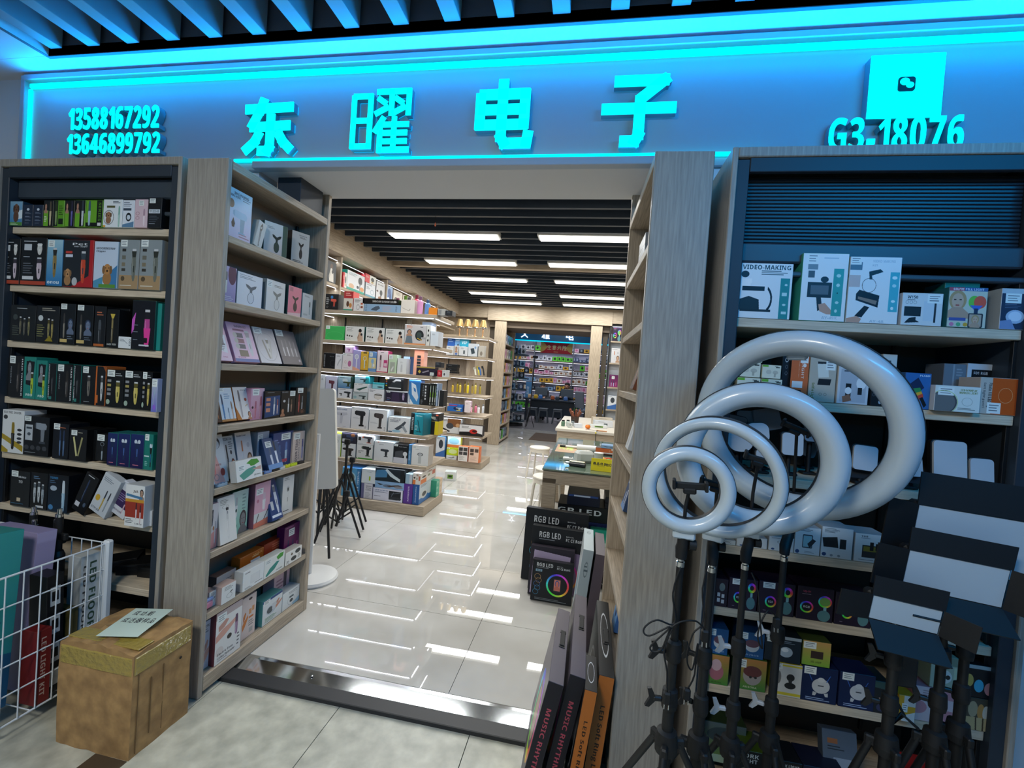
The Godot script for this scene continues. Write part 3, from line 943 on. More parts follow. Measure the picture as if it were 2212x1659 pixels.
func build_furniture() -> void:
	# cabinets against the shop front
	for side in 2:
		var x0: float = [-2.86, 0.435][side]
		var x1: float = [-1.825, 1.43][side]
		var top := 2.355
		var c := thing("display_cabinet", ["tall wooden display cabinet behind the wire basket", "tall wooden display cabinet behind the ring lights"][side], "cabinet", Vector3((x0 + x1) / 2, -0.02, -1.89))
		var w := x1 - x0
		var d := 0.42
		for s in [-1.0, 1.0]:
			part(c, "side_panel", bx(Vector3(0.02, top + 0.02, d), 0.003), mat.pillar, Vector3(s * (w / 2 - 0.01), (top + 0.02) / 2, 0))
			part(c, "inner_frame", bx(Vector3(0.042, top - 0.04, d - 0.012), 0.002), mat.navy, Vector3(s * (w / 2 - 0.041), top / 2, -0.005))
		part(c, "top_panel", bx(Vector3(w - 0.04, 0.035, d), 0.003), mat.pillar, Vector3(0, top + 0.002, 0))
		part(c, "back_panel", bx(Vector3(w - 0.04, top, 0.012), 0.001), flat(Color("3a3733"), 0.6), Vector3(0, top / 2, -d / 2 + 0.018))
		part(c, "plinth", bx(Vector3(w - 0.04, 0.1, d - 0.02), 0.002), mat.wood_along, Vector3(0, 0.05, 0))
		part(c, "header_panel", bx(Vector3(w - 0.124, 0.05, 0.02), 0.002), mat.navy, Vector3(0, top - 0.04, d / 2 - 0.018))
		# rolled shutter above the goods
		var y_box := 2.21 if side == 0 else 2.02
		var shutter := part(c, "shutter", bx(Vector3(w - 0.124, 2.3 - y_box, 0.01), 0.002), flat(Color("1c242d"), 0.45), Vector3(0, (2.3 + y_box) / 2, d / 2 - 0.08))
		if side == 1:
			for i in 20:
				part(shutter, "slat", bx(Vector3(w - 0.13, 0.0115, 0.012), 0.004), flat(Color("202a34"), 0.4), Vector3(0, 0.125 - 0.0128 * i, 0.006))
		part(c, "shutter_bar", bx(Vector3(w - 0.124, 0.09 if side == 0 else 0.07, 0.03), 0.006), flat(Color("39434d"), 0.4), Vector3(0, y_box - 0.02 + (0.06 if side == 0 else 0.02), d / 2 - 0.06))
		part(c, "shutter_rail", bx(Vector3(w - 0.124, 0.018, 0.03), 0.004), flat(Color("39434d"), 0.4), Vector3(0, y_box - 0.075, d / 2 - 0.05))
		var ys: Array = [[2.044, 1.765, 1.495, 1.222, 0.953, 0.7, 0.4], [1.762, 1.482, 1.205, 0.945, 0.718, 0.434]][side]
		for y in ys:
			part(c, "shelf", bx(Vector3(w - 0.126, 0.032, d - 0.06), 0.002), mat.wood_pale, Vector3(0, y + 0.02 - 0.016, -0.002))
		for s in [-1.0, 1.0]:
			shelf_rails(c, s * (w / 2 - 0.067), d / 2 - 0.05, 0.15, 1.95)
		if side == 1:
			shelf_rails(c, 0.28, -d / 2 + 0.03, 0.15, 1.95)
	# entrance shelves: narrow racks standing at right angles to the front
	for side in 2:
		var c := thing("entrance_shelves", ["tall narrow entrance shelves beside the taped cardboard carton", "tall narrow entrance shelves behind the leaning ring light cartons"][side], "shelves", [Vector3(-1.6, -0.018, -1.674), Vector3(0.172, -0.018, -1.674)][side], Vector3(0, [0.0, 0.033][side], 0))
		var s: float = [-1.0, 1.0][side]     # the closed back lies towards s
		var depth := 0.205
		var len_ := 0.76
		var o: float = [0.015, 0.0][side]
		part(c, "end_panel", bx(Vector3(depth, 2.36, 0.024), 0.003), mat.pillar, Vector3(o + s * depth / 2, 1.18, -0.012))
		part(c, "end_panel", bx(Vector3(depth, 2.54, 0.03), 0.003), mat.wood_up, Vector3(o + s * depth / 2, 1.27, -len_ + 0.015))
		part(c, "back_panel", bx(Vector3(0.016, 2.33, len_ - 0.056), 0.001), flat(Color("8c7f72"), 0.6), Vector3(o + s * (depth - 0.01), 1.18, -len_ / 2))
		part(c, "top_panel", bx(Vector3(depth, 0.036, len_ - 0.056), 0.002), mat.wood_deep, Vector3(o + s * depth / 2, 2.338, -len_ / 2 + 0.003))
		part(c, "bottom_panel", bx(Vector3(depth, 0.065, len_ - 0.056), 0.002), mat.wood_deep, Vector3(o + s * depth / 2, 0.053, -len_ / 2 + 0.003))
		for y in [2.02, 1.735, 1.46, 1.185, 0.905, 0.624, 0.35]:
			part(c, "shelf", bx(Vector3(depth - 0.02, 0.03, len_ - 0.058), 0.002), mat.wood_deep, Vector3(o + s * (depth / 2 - 0.006), y + 0.003, -len_ / 2 + 0.003))
		for z in [-0.06, -len_ + 0.06]:
			shelf_rails(c, o + s * (depth - 0.03), z, 0.1, 2.3)
		if side == 0:
			part(c, "dark_upstand", bx(Vector3(0.14, 0.17, 0.2), 0.002), mat.navy, Vector3(o - 0.09, 2.44, -0.6))
	# shelf islands standing out from the side wall
	for n in 2:
		var z0: float = [-4.28, -6.72][n]
		var c := thing("shelf_island", ["first wooden shelf island in the aisle, nearer the entrance", "second wooden shelf island in the aisle, holding gold lamps"][n], "shelves", Vector3(-2.22, 0, z0 - 0.3))
		part(c, "base", bx(Vector3(1.32, 0.1, 0.6), 0.003), mat.wood_along, Vector3(0, 0.053, 0))
		part(c, "back_panel", bx(Vector3(0.9, 2.0, 0.04), 0.002), mat.wood_up, Vector3(-0.2, 1.1, -0.1))
		part(c, "post", bx(Vector3(0.06, 2.0, 0.3), 0.002), mat.wood_up, Vector3(0.27, 1.1, -0.1))
		for y in [2.05, 1.735, 1.43, 1.13, 0.82, 0.51]:
			part(c, "shelf", bx(Vector3(1.32, 0.034, 0.6), 0.002), mat.wood_along, Vector3(0, y - 0.017, 0))
		for y in [2.05, 1.735, 1.43, 1.13, 0.82, 0.51]:
			led(c, Vector3(0, y - 0.038, 0.27), 1.24, true, ISLAND, true)
			led(c, Vector3(0.635, y - 0.038, 0), 0.5, false, ISLAND * 0.5, y > 1.0)
		for x in [-0.55, -0.1]:
			shelf_rails(c, x, -0.072, 0.15, 2.02)
	# wall bays under the fascia
	var bays := thing("wall_bays", "long wooden wall bays with upright dividers under the fascia", "shelves", Vector3(-3.15, 0, -5.8))
	part(bays, "back_panel", bx(Vector3(0.02, 2.7, 6.7), 0.001), flat(Color("b8ad9c"), 0.6), Vector3(-0.235, 1.36, -0.1))
	for z in [-3.55, -4.72, -5.887, -6.92, -8.0]:
		part(bays, "divider", bx(Vector3(0.5, 2.7, 0.03), 0.002), mat.wood_up, Vector3(0, 1.36, z + 5.8))
	for y in [2.385, 2.05, 1.735, 1.43, 1.13, 0.82, 0.51, 0.1]:
		part(bays, "shelf", bx(Vector3(0.46, 0.03, 6.6), 0.002), mat.wood_deep, Vector3(0, y - 0.015, -0.1))
	for y in [2.7, 2.385, 2.05]:
		led(bays, Vector3(0.2, y - 0.036, 0), 5.0, false, 0.35)

const ISLAND := 0.17

func build_stock() -> void:
	for art in ["musicspine", "musicface", "softspine", "softface", "lidlilac", "whiteface", "whitespine", "footbath", "foodbox", "bluespine", "tealtub", "lilacplain", "floorlamp", "redkit", "iconspine"]:
		cell(art)
	for g in STOCK:
		for line in g[6].strip_edges().split("\n"):
			var f: PackedStringArray = line.split("|")
			var n: PackedStringArray = f[1].split(" ")
			var lo := n[0].to_float()
			var hi := n[1].to_float()
			var h := n[2].to_float()
			var d: float = g[5]
			var lean := 0.0
			var roll := 0.0
			var yaw := 0.0
			var up := 0.0
			var back := 0.0
			var side := ""
			if f.size() > 3:
				for w in f[3].split(" "):
					var v := w.substr(1).to_float()
					match w[0]:
						"L": lean = deg_to_rad(v)
						"R": roll = deg_to_rad(v)
						"U": up = v
						"B": back = v
						"Y": yaw = deg_to_rad(v)
						"D": d = v
						"T": side = w.substr(1)
			var wide := (hi - lo) * 0.985
			if lean != 0.0 or roll != 0.0:
				d = minf(d, 0.035)
				h = h / cos(lean)
			if roll != 0.0:
				wide *= 0.8
			var y: float = g[4] + up + 0.0008 + absf(sin(lean)) * d / 2 + absf(sin(roll)) * wide / 2
			var at := Vector3((lo + hi) / 2, y, g[3] - d / 2 - back)
			var turn := Vector3(-lean, yaw, roll)
			if g[2] == "x":
				at = Vector3(g[3] - d / 2 - back, y, (lo + hi) / 2)
				turn.y += PI / 2
			place(f[0], wide, h - 0.002, d, at, turn, f[2] + " " + g[0], "product_box", g[1], "box", side)

# ---------------------------------------------------------------- lights for sale, in front of the cabinet
# a white diffuser ring (half-round front) with a flat dark back; outer radius R, band width w; faces +z
func ring_shell(R: float, w: float, depth: float, front: bool) -> ArrayMesh:
	var st := tool()
	var c := R - w / 2
	var prof := []
	if front:
		for i in 11:
			var a := PI * i / 10
			prof.append(Vector2(c + w / 2 * cos(a), depth * 0.25 + depth * 0.75 * sin(a)))
		prof.append(Vector2(c - w / 2, 0.0))
		prof.push_front(Vector2(c + w / 2, 0.0))
	else:
		prof = [Vector2(c + w / 2 + 0.001, 0.004), Vector2(c + w / 2 + 0.001, -0.012), Vector2(c + w / 2 - 0.004, -0.016), Vector2(c - w / 2 + 0.004, -0.016), Vector2(c - w / 2 - 0.001, -0.012), Vector2(c - w / 2 - 0.001, 0.004)]
	var seg := 72
	for i in prof.size() - 1:
		var p: Vector2 = prof[i]
		var q: Vector2 = prof[i + 1]
		var d := q - p
		var nr := Vector2(d.y, -d.x).normalized()
		if front:
			pass
		var n0 := nr
		var n1 := nr
		if front and i > 0 and i < 11:
			n0 = Vector2(p.x - c, (p.y - depth * 0.25) / 0.75 * 0.7).normalized()
			n1 = Vector2(q.x - c, (q.y - depth * 0.25) / 0.75 * 0.7).normalized()
		for k in seg:
			var a := TAU * k / seg
			var b := TAU * (k + 1) / seg
			var da := Vector3(cos(a), sin(a), 0)
			var db := Vector3(cos(b), sin(b), 0)
			var Z := Vector3(0, 0, 1)
			quad_smooth(st, da * p.x + Z * p.y, db * p.x + Z * p.y, db * q.x + Z * q.y, da * q.x + Z * q.y, da * n0.x + Z * n0.y, db * n0.x + Z * n0.y, db * n1.x + Z * n1.y, da * n1.x + Z * n1.y)
	return st.commit()

# a light stand with its foot at the origin of t: pole, collars and three spread legs hinged at leg_h
func stand(t: Node3D, height: float, leg_h: float, splay: float, turn: float, knob: Material) -> void:
	var mid := leg_h + 0.12
	var upper := maxf(leg_h + 0.24, height * 0.78)
	part(t, "pole", rod(Vector3(0, leg_h * 0.45, 0), Vector3(0, mid, 0), 0.0135, 10), mat.rubber)
	part(t, "pole", rod(Vector3(0, mid - 0.02, 0), Vector3(0, upper, 0), 0.0115, 10), mat.black)
	part(t, "pole", rod(Vector3(0, upper - 0.02, 0), Vector3(0, height, 0), 0.009, 10), mat.rubber)
	for y in [mid, upper]:
		part(t, "collar", lathe([Vector2(0, 0), Vector2(0.018, 0), Vector2(0.02, 0.012), Vector2(0.018, 0.045), Vector2(0.01, 0.05)], 14), mat.rubber, Vector3(0, y - 0.03, 0))
		var wing := tool()
		block(wing, Vector3(0.03, 0, 0), Vector3(0.022, 0.012, 0.012), 0.003)
		slab(PackedVector2Array([Vector2(0.036, -0.006), Vector2(0.05, -0.022), Vector2(0.06, -0.02), Vector2(0.05, 0), Vector2(0.056, 0.024), Vector2(0.046, 0.026), Vector2(0.036, 0.006)]), -0.004, 0.004, wing)
		part(t, "knob", wing.commit(), knob, Vector3(0, y - 0.01, 0), Vector3(0, turn + 1.4, 0))
	part(t, "spigot", lathe([Vector2(0, 0), Vector2(0.0105, 0), Vector2(0.0105, 0.012), Vector2(0.008, 0.014), Vector2(0.008, 0.032), Vector2(0.0, 0.034)], 12), mat.chrome, Vector3(0, height - 0.01, 0))
	part(t, "leg_collar", lathe([Vector2(0, 0), Vector2(0.026, 0), Vector2(0.028, 0.02), Vector2(0.024, 0.05), Vector2(0.012, 0.055)], 14), mat.rubber, Vector3(0, leg_h - 0.02, 0))
	part(t, "leg_collar", lathe([Vector2(0, 0), Vector2(0.022, 0), Vector2(0.022, 0.03), Vector2(0.012, 0.034)], 14), mat.rubber, Vector3(0, leg_h * 0.45, 0))
	for k in 3:
		var a := turn + TAU * k / 3
		var d := Vector3(cos(a), 0, sin(a))
		part(t, "hinge", bx(Vector3(0.03, 0.026, 0.016), 0.004), mat.rubber, Vector3(0, leg_h, 0) + d * 0.03, Vector3(0, -a, 0))
		part(t, "leg", rod(Vector3(0, leg_h, 0) + d * 0.032, d * splay + Vector3(0, 0.012, 0), 0.009, 8), mat.black)
		part(t, "brace", rod(Vector3(0, leg_h * 0.47, 0) + d * 0.02, Vector3(0, leg_h * 0.5, 0) + d * (0.02 + splay * 0.5), 0.006, 6), mat.black)
		part(t, "foot", lathe([Vector2(0, 0), Vector2(0.012, 0), Vector2(0.012, 0.022), Vector2(0, 0.026)], 10), mat.rubber, d * splay)

func build_ring_lights() -> void:
	var names := ["smallest white ring light, standing in front of the others", "second smallest white ring light, slim tube, with phone clip", "second largest white ring light, thick tube", "largest white ring light, thick tube behind the other rings"]
	var C := [Vector3(0.252, 1.253, -1.135), Vector3(0.337, 1.273, -1.221), Vector3(0.473, 1.316, -1.337), Vector3(0.616, 1.407, -1.465)]
	var R := [0.1065, 0.161, 0.213, 0.288]
	var W := [0.034, 0.031, 0.066, 0.072]
	var yaw := [-7.2, -24.7, -12.3, -33.8]
	var pit := [3.9, 11.9, 5.7, 13.2]
	var pole := [Vector3(0.252, -0.02, -1.15), Vector3(0.352, -0.02, -1.245), Vector3(0.469, -0.02, -1.35), Vector3(0.614, -0.02, -1.46)]
	var top := [1.09, 1.05, 1.03, 1.03]
	var shell := StandardMaterial3D.new()
	shell.albedo_color = Color("b6c6d2")
	shell.roughness = 0.32
	shell.clearcoat_enabled = true
	shell.clearcoat = 0.4
	shell.clearcoat_roughness = 0.1
	for i in 4:
		var t := thing("ring_light", names[i], "ring light", pole[i], Vector3.ZERO, "ring lights on black stands")
		stand(t, top[i], [0.636, 0.571, 0.504, 0.463][i], [0.36, 0.32, 0.28, 0.24][i], PI / 2 + [0.3, -0.25, 0.15, -0.1][i], flat(Color("a8acb0"), 0.4) if i > 1 else mat.black)
		var rot := Vector3(deg_to_rad(pit[i]), deg_to_rad(yaw[i]), 0)
		var at: Vector3 = C[i] - pole[i]
		part(t, "diffuser", ring_shell(R[i], W[i], W[i] * 0.62, true), shell, at, rot)
		part(t, "ring_back", ring_shell(R[i], W[i], 0, false), mat.black, at, rot)
		var basis := Basis.from_euler(rot)
		var low: Vector3 = at + basis * Vector3(0, -R[i], -0.004)
		part(t, "base_block", bx(Vector3(0.052, 0.022, 0.03), 0.004), shell, low + Vector3(0, -0.004, 0), rot)
		var joint := tool()
		tube(joint, [Vector3(0, top[i] + 0.01, 0), Vector3(0, top[i] + 0.035, 0), low + Vector3(0, -0.03, 0), low], [0.013, 0.015, 0.014, 0.012], 10)
		part(t, "tilt_joint", joint.commit(), mat.rubber)
		part(t, "joint_knob", lathe([Vector2(0, 0), Vector2(0.013, 0.002), Vector2(0.013, 0.018), Vector2(0, 0.02)], 10), mat.rubber, low + Vector3(0.012, -0.03, 0), Vector3(0, 0, -PI / 2))
		# phone clip on an arm inside the ring
		var h: float = [0.105, 0.13, 0.2, 0.27][i]
		var stem: Array = [low, low + basis * Vector3(0, h * 0.55, -0.012), low + basis * Vector3(0.004, h, 0.0)]
		part(t, "clip_arm", wire(stem, 0.0045), mat.rubber)
		var clip := tool()
		block(clip, Vector3(0, 0, 0), Vector3(0.07 if i < 3 else 0.085, 0.016, 0.012), 0.003)
		block(clip, Vector3(-0.036, 0.006, 0.012), Vector3(0.008, 0.024, 0.022), 0.002)
		block(clip, Vector3(0.036, 0.004, 0.012), Vector3(0.008, 0.024, 0.022), 0.002)
		block(clip, Vector3(0, -0.012, 0), Vector3(0.03, 0.014, 0.02), 0.003)
		part(t, "phone_clip", clip.commit(), mat.rubber, low + basis * Vector3(0.004, h + 0.012, 0.004), rot + Vector3(0, 0, [0.06, -0.12, -0.2, -0.35][i]))
		if i == 3:
			part(t, "base_block", bx(Vector3(0.05, 0.02, 0.03), 0.004), shell, at + basis * Vector3(0, R[i] - W[i] - 0.004, -0.002), rot)
	# cables tied to the first two stands
	var loops := [
		["black cable coil tied to the smallest ring light's stand", [Vector3(0.25, 1.06, -1.135), Vector3(0.236, 1.0, -1.13), Vector3(0.244, 0.93, -1.125), Vector3(0.2, 0.935, -1.115), Vector3(0.172, 0.912, -1.11), Vector3(0.185, 0.9, -1.105), Vector3(0.232, 0.925, -1.112), Vector3(0.19, 0.87, -1.11), Vector3(0.215, 0.868, -1.11), Vector3(0.24, 0.925, -1.118), Vector3(0.29, 0.94, -1.13), Vector3(0.322, 0.91, -1.15)]],
		["black cable with plug dangling from the smallest ring light's stand", [Vector3(0.238, 0.92, -1.115), Vector3(0.222, 0.87, -1.108), Vector3(0.232, 0.82, -1.106), Vector3(0.236, 0.77, -1.106)]],
		["black cable loop with plug on the slim ring light's stand", [Vector3(0.34, 1.05, -1.235), Vector3(0.328, 0.98, -1.225), Vector3(0.335, 0.9, -1.22), Vector3(0.31, 0.86, -1.215), Vector3(0.3, 0.8, -1.21), Vector3(0.315, 0.775, -1.21), Vector3(0.325, 0.84, -1.215), Vector3(0.322, 0.76, -1.212), Vector3(0.306, 0.72, -1.21)]],
		["black cable bundle hanging by the thick ring light's stand", [Vector3(0.48, 1.0, -1.33), Vector3(0.5, 0.95, -1.325), Vector3(0.51, 0.87, -1.322), Vector3(0.52, 0.8, -1.32), Vector3(0.505, 0.84, -1.318), Vector3(0.53, 0.9, -1.33), Vector3(0.575, 0.86, -1.38)]],
	]
	for l in loops:
		var c := Curve3D.new()
		for p in l[1]:
			c.add_point(p)
		for k in range(1, c.point_count - 1):
			var dd := (c.get_point_position(k + 1) - c.get_point_position(k - 1)) * 0.2
			c.set_point_in(k, -dd)
			c.set_point_out(k, dd)
		var pts := []
		for p in c.tessellate(3, 6):
			pts.append(p)
		var o := thing("power_cable", l[0], "cable", l[1][0])
		for k in pts.size():
			pts[k] -= l[1][0]
		part(o, "cord", wire(pts, 0.0022, 5), mat.rubber)
		var e: Vector3 = pts[pts.size() - 1]
		part(o, "plug", bx(Vector3(0.018, 0.03, 0.016), 0.004), mat.rubber, e + Vector3(0, -0.012, 0))
		for s in [-0.005, 0.005]:
			part(o, "prong", bx(Vector3(0.002, 0.014, 0.005), 0.0005), mat.chrome, e + Vector3(s, -0.033, 0))

# an LED panel with folding flaps: half sizes w, h, hinged flaps top, bottom and towards the pillar
func build_panel_lights() -> void:
	var lit := flat(Color("b0bec8"), 0.3)
	var flap := flat(Color("101317"), 0.55)
	var rows := [
		["smallest barn-door panel light, lowest of the three", Vector3(0.84, 0.958, -1.3), 0.158, 0.066, -0.09, 0.135, 0.05, Vector3(0.834, -0.02, -1.315)],
		["middle barn-door panel light between the other two", Vector3(0.975, 1.052, -1.345), 0.225, 0.105, -0.08, 0.15, 0.06, Vector3(0.978, -0.02, -1.365)],
		["largest barn-door panel light, topmost of the three", Vector3(1.045, 1.135, -1.4), 0.27, 0.165, -0.06, 0.14, 0.09, Vector3(1.075, -0.02, -1.425)],
	]
	for r in rows:
		var t := thing("panel_light", r[0], "panel light", r[7], Vector3.ZERO, "panel lights with black flaps on stands")
		var at: Vector3 = r[1] - r[7]
		stand(t, at.y - r[3] * 0.6, 0.62 - 0.01 * r[3], 0.22, PI / 2 + r[4], mat.black)
		var w: float = r[2]
		var h: float = r[3]
		var rot := Vector3(0.05, -0.06, r[4])
		var bs := Basis.from_euler(rot)
		part(t, "housing", bx(Vector3(w + 0.014, h + 0.014, 0.03), 0.006), mat.black, at + bs * Vector3(0, 0, -0.018), rot)
		part(t, "diffuser", bx(Vector3(w - 0.004, h - 0.004, 0.006), 0.002), lit, at, rot)
		for f in [["top", Vector3(0, h / 2, 0), Vector2(w * 1.02, r[6]), 0.16], ["bottom", Vector3(0, -h / 2, 0), Vector2(w * 0.98, 0.075), 0.9]]:
			var sgn := 1.0 if f[0] == "top" else -1.0
			var st := tool()
			slab(PackedVector2Array([Vector2(-f[2].x / 2, 0), Vector2(f[2].x / 2, 0), Vector2(f[2].x / 2 * 1.06, sgn * f[2].y), Vector2(-f[2].x / 2 * 0.98, sgn * f[2].y)]), -0.002, 0.002, st)
			part(t, "flap", st.commit(), flap, at + bs * (f[1] + Vector3(0, 0, 0.004)), (Basis.from_euler(rot) * Basis(Vector3.RIGHT, -f[3] if f[0] == "top" else -f[3])).get_euler())
		var st2 := tool()
		slab(PackedVector2Array([Vector2(0, -h / 2), Vector2(0, h / 2), Vector2(-0.085, h / 2 * 1.15), Vector2(-0.085, -h / 2 * 0.95)]), -0.002, 0.002, st2)
		part(t, "flap", st2.commit(), flap, at + bs * Vector3(-w / 2, 0, 0.004), (Basis.from_euler(rot) * Basis(Vector3.UP, 0.25)).get_euler())
		var st3 := tool()
		slab(PackedVector2Array([Vector2(0, -h / 2), Vector2(0, h / 2), Vector2(0.07, h / 2 * 1.1), Vector2(0.07, -h / 2 * 0.95)]), -0.002, 0.002, st3)
		part(t, "flap", st3.commit(), flap, at + bs * Vector3(w / 2, 0, 0.004), (Basis.from_euler(rot) * Basis(Vector3.UP, -0.9)).get_euler())
		part(t, "yoke", bx(Vector3(0.05, 0.05, 0.035), 0.006), mat.rubber, at + bs * Vector3(0, -h * 0.3, -0.05))
	var a := thing("power_adapter", "black power adapter with warning label hanging between the panel light stands", "adapter", Vector3(0.885, 0.79, -1.36))
	part(a, "case", bx(Vector3(0.062, 0.1, 0.03), 0.009), flat(Color("14171a"), 0.5))
	part(a, "cord", wire([Vector3(0.0, 0.05, 0), Vector3(0.01, 0.09, 0), Vector3(0.03, 0.13, -0.01), Vector3(0.05, 0.16, -0.02)], 0.003), mat.rubber)
	part(a, "cord", wire([Vector3(-0.01, -0.05, 0), Vector3(-0.01, -0.09, 0), Vector3(0.015, -0.13, 0), Vector3(-0.02, -0.17, 0.0), Vector3(0.0, -0.12, 0.01), Vector3(0.05, -0.16, 0)], 0.004), mat.rubber)
	part(a, "warning_label", bx(Vector3(0.032, 0.075, 0.001), 0.0002), flat(Color("a8b0b4"), 0.6), Vector3(0.058, 0.09, 0.004), Vector3(0, 0, -0.12))
	for i in 4:
		part(a, "label_line", bx(Vector3(0.022, 0.003, 0.0006), 0.0001), mat.black, Vector3(0.058 + 0.0016 * i, 0.115 - 0.014 * i, 0.0052), Vector3(0, 0, -0.12))
	# small pocket lights on the third shelf of the cabinet
	var pocket := [
		["large upright pocket panel light with pale face", 1.215, 0.098, 0.145, 0.03, 0.0, 0.0], ["cream pocket panel light at the shelf end", 1.31, 0.068, 0.105, 0.02, 0.0, 0.0],
		["small pale pocket light beside the largest ring", 1.105, 0.06, 0.07, 0.045, 0.06, 0.0], ["white square pocket light behind the tilted one", 0.96, 0.075, 0.085, 0.05, -0.06, 0.0],
		["cream pocket light tilted on its black mount", 0.89, 0.062, 0.09, 0.05, -0.3, 0.3], ["lilac pocket light high at the back", 0.835, 0.062, 0.08, 0.125, 0.0, 0.12],
		["slim grey-blue pocket light at the back", 0.905, 0.036, 0.06, 0.14, 0.0, 0.12], ["white pocket light inside the second largest ring", 0.74, 0.07, 0.08, 0.075, 0.0, 0.04],
		["eight-sided grey pocket light", 0.625, 0.08, 0.075, 0.105, 0.1, 0.06], ["large dim tilted pocket panel at the back", 0.675, 0.1, 0.085, 0.15, 0.25, 0.14],
		["dim square pocket light at the back", 0.6, 0.062, 0.055, 0.165, 0.05, 0.14], ["long dim pocket panel by the cabinet side", 0.55, 0.1, 0.06, 0.14, -0.15, 0.12],
		["round pale pocket light by the cabinet side", 0.565, 0.09, 0.1, 0.07, 0.0, 0.05], ["small cream pocket light under the dim panels", 0.64, 0.05, 0.042, 0.045, 0.05, 0.02]]
	for p in pocket:
		var t := thing("pocket_light", p[0] + " on ring-light cabinet's third shelf", "light", Vector3(p[1], 1.207, -1.735 - p[6] * 0.8), Vector3.ZERO, "pocket lights on the third shelf")
		var r: float = 0.012 if not p[0].begins_with("eight") else 0.026
		if p[0].begins_with("round"):
			r = p[2] * 0.44
		var st := tool()
		slab(rounded(p[2], p[3], r, 6), -0.006, 0.002, st)
		var rot := Vector3(-0.12, 0.0, p[5])
		var at := Vector3(0, p[4] + p[3] / 2, 0)
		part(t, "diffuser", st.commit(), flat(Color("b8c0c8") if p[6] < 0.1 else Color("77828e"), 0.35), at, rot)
		var st2 := tool()
		slab(rounded(p[2] + 0.008, p[3] + 0.008, r + 0.004, 6), -0.024, -0.006, st2)
		part(t, "housing", st2.commit(), mat.black, at, rot)
		part(t, "mount", wire([Vector3(0, 0.004, -0.02), Vector3(0, p[4] * 0.5, -0.025), at + Vector3(0, -p[3] * 0.3, -0.024)], 0.008), mat.rubber)
		part(t, "mount_foot", bx(Vector3(0.05, 0.008, 0.04), 0.003), mat.rubber, Vector3(0, 0.004, -0.02))
	var bag := tool()
	block(bag, Vector3.ZERO, Vector3(0.3, 0.07, 0.1), 0.03)
	solo("plastic_bag", "clear grey crumpled bag under the pocket lights on ring-light cabinet's third shelf", "bag", bag.commit(), flat(Color("30353b"), 0.2), Vector3(1.02, 1.245, -1.8))

func leaning_box(called: String, label: String, w: float, h: float, d: float, front: String, side: String, top: String, x: float, z: float, tilt: float, y := -0.02) -> MeshInstance3D:
	# front spine towards +z, leaning towards +x by tilt; x is the foot of the spine's middle
	var o := place(front, w, h, d, Vector3(x, y + sin(tilt) * w / 2, z - d / 2), Vector3(0, 0, -tilt), label, called, "ring light cartons leaning by the entrance", "box", side, top)
	return o

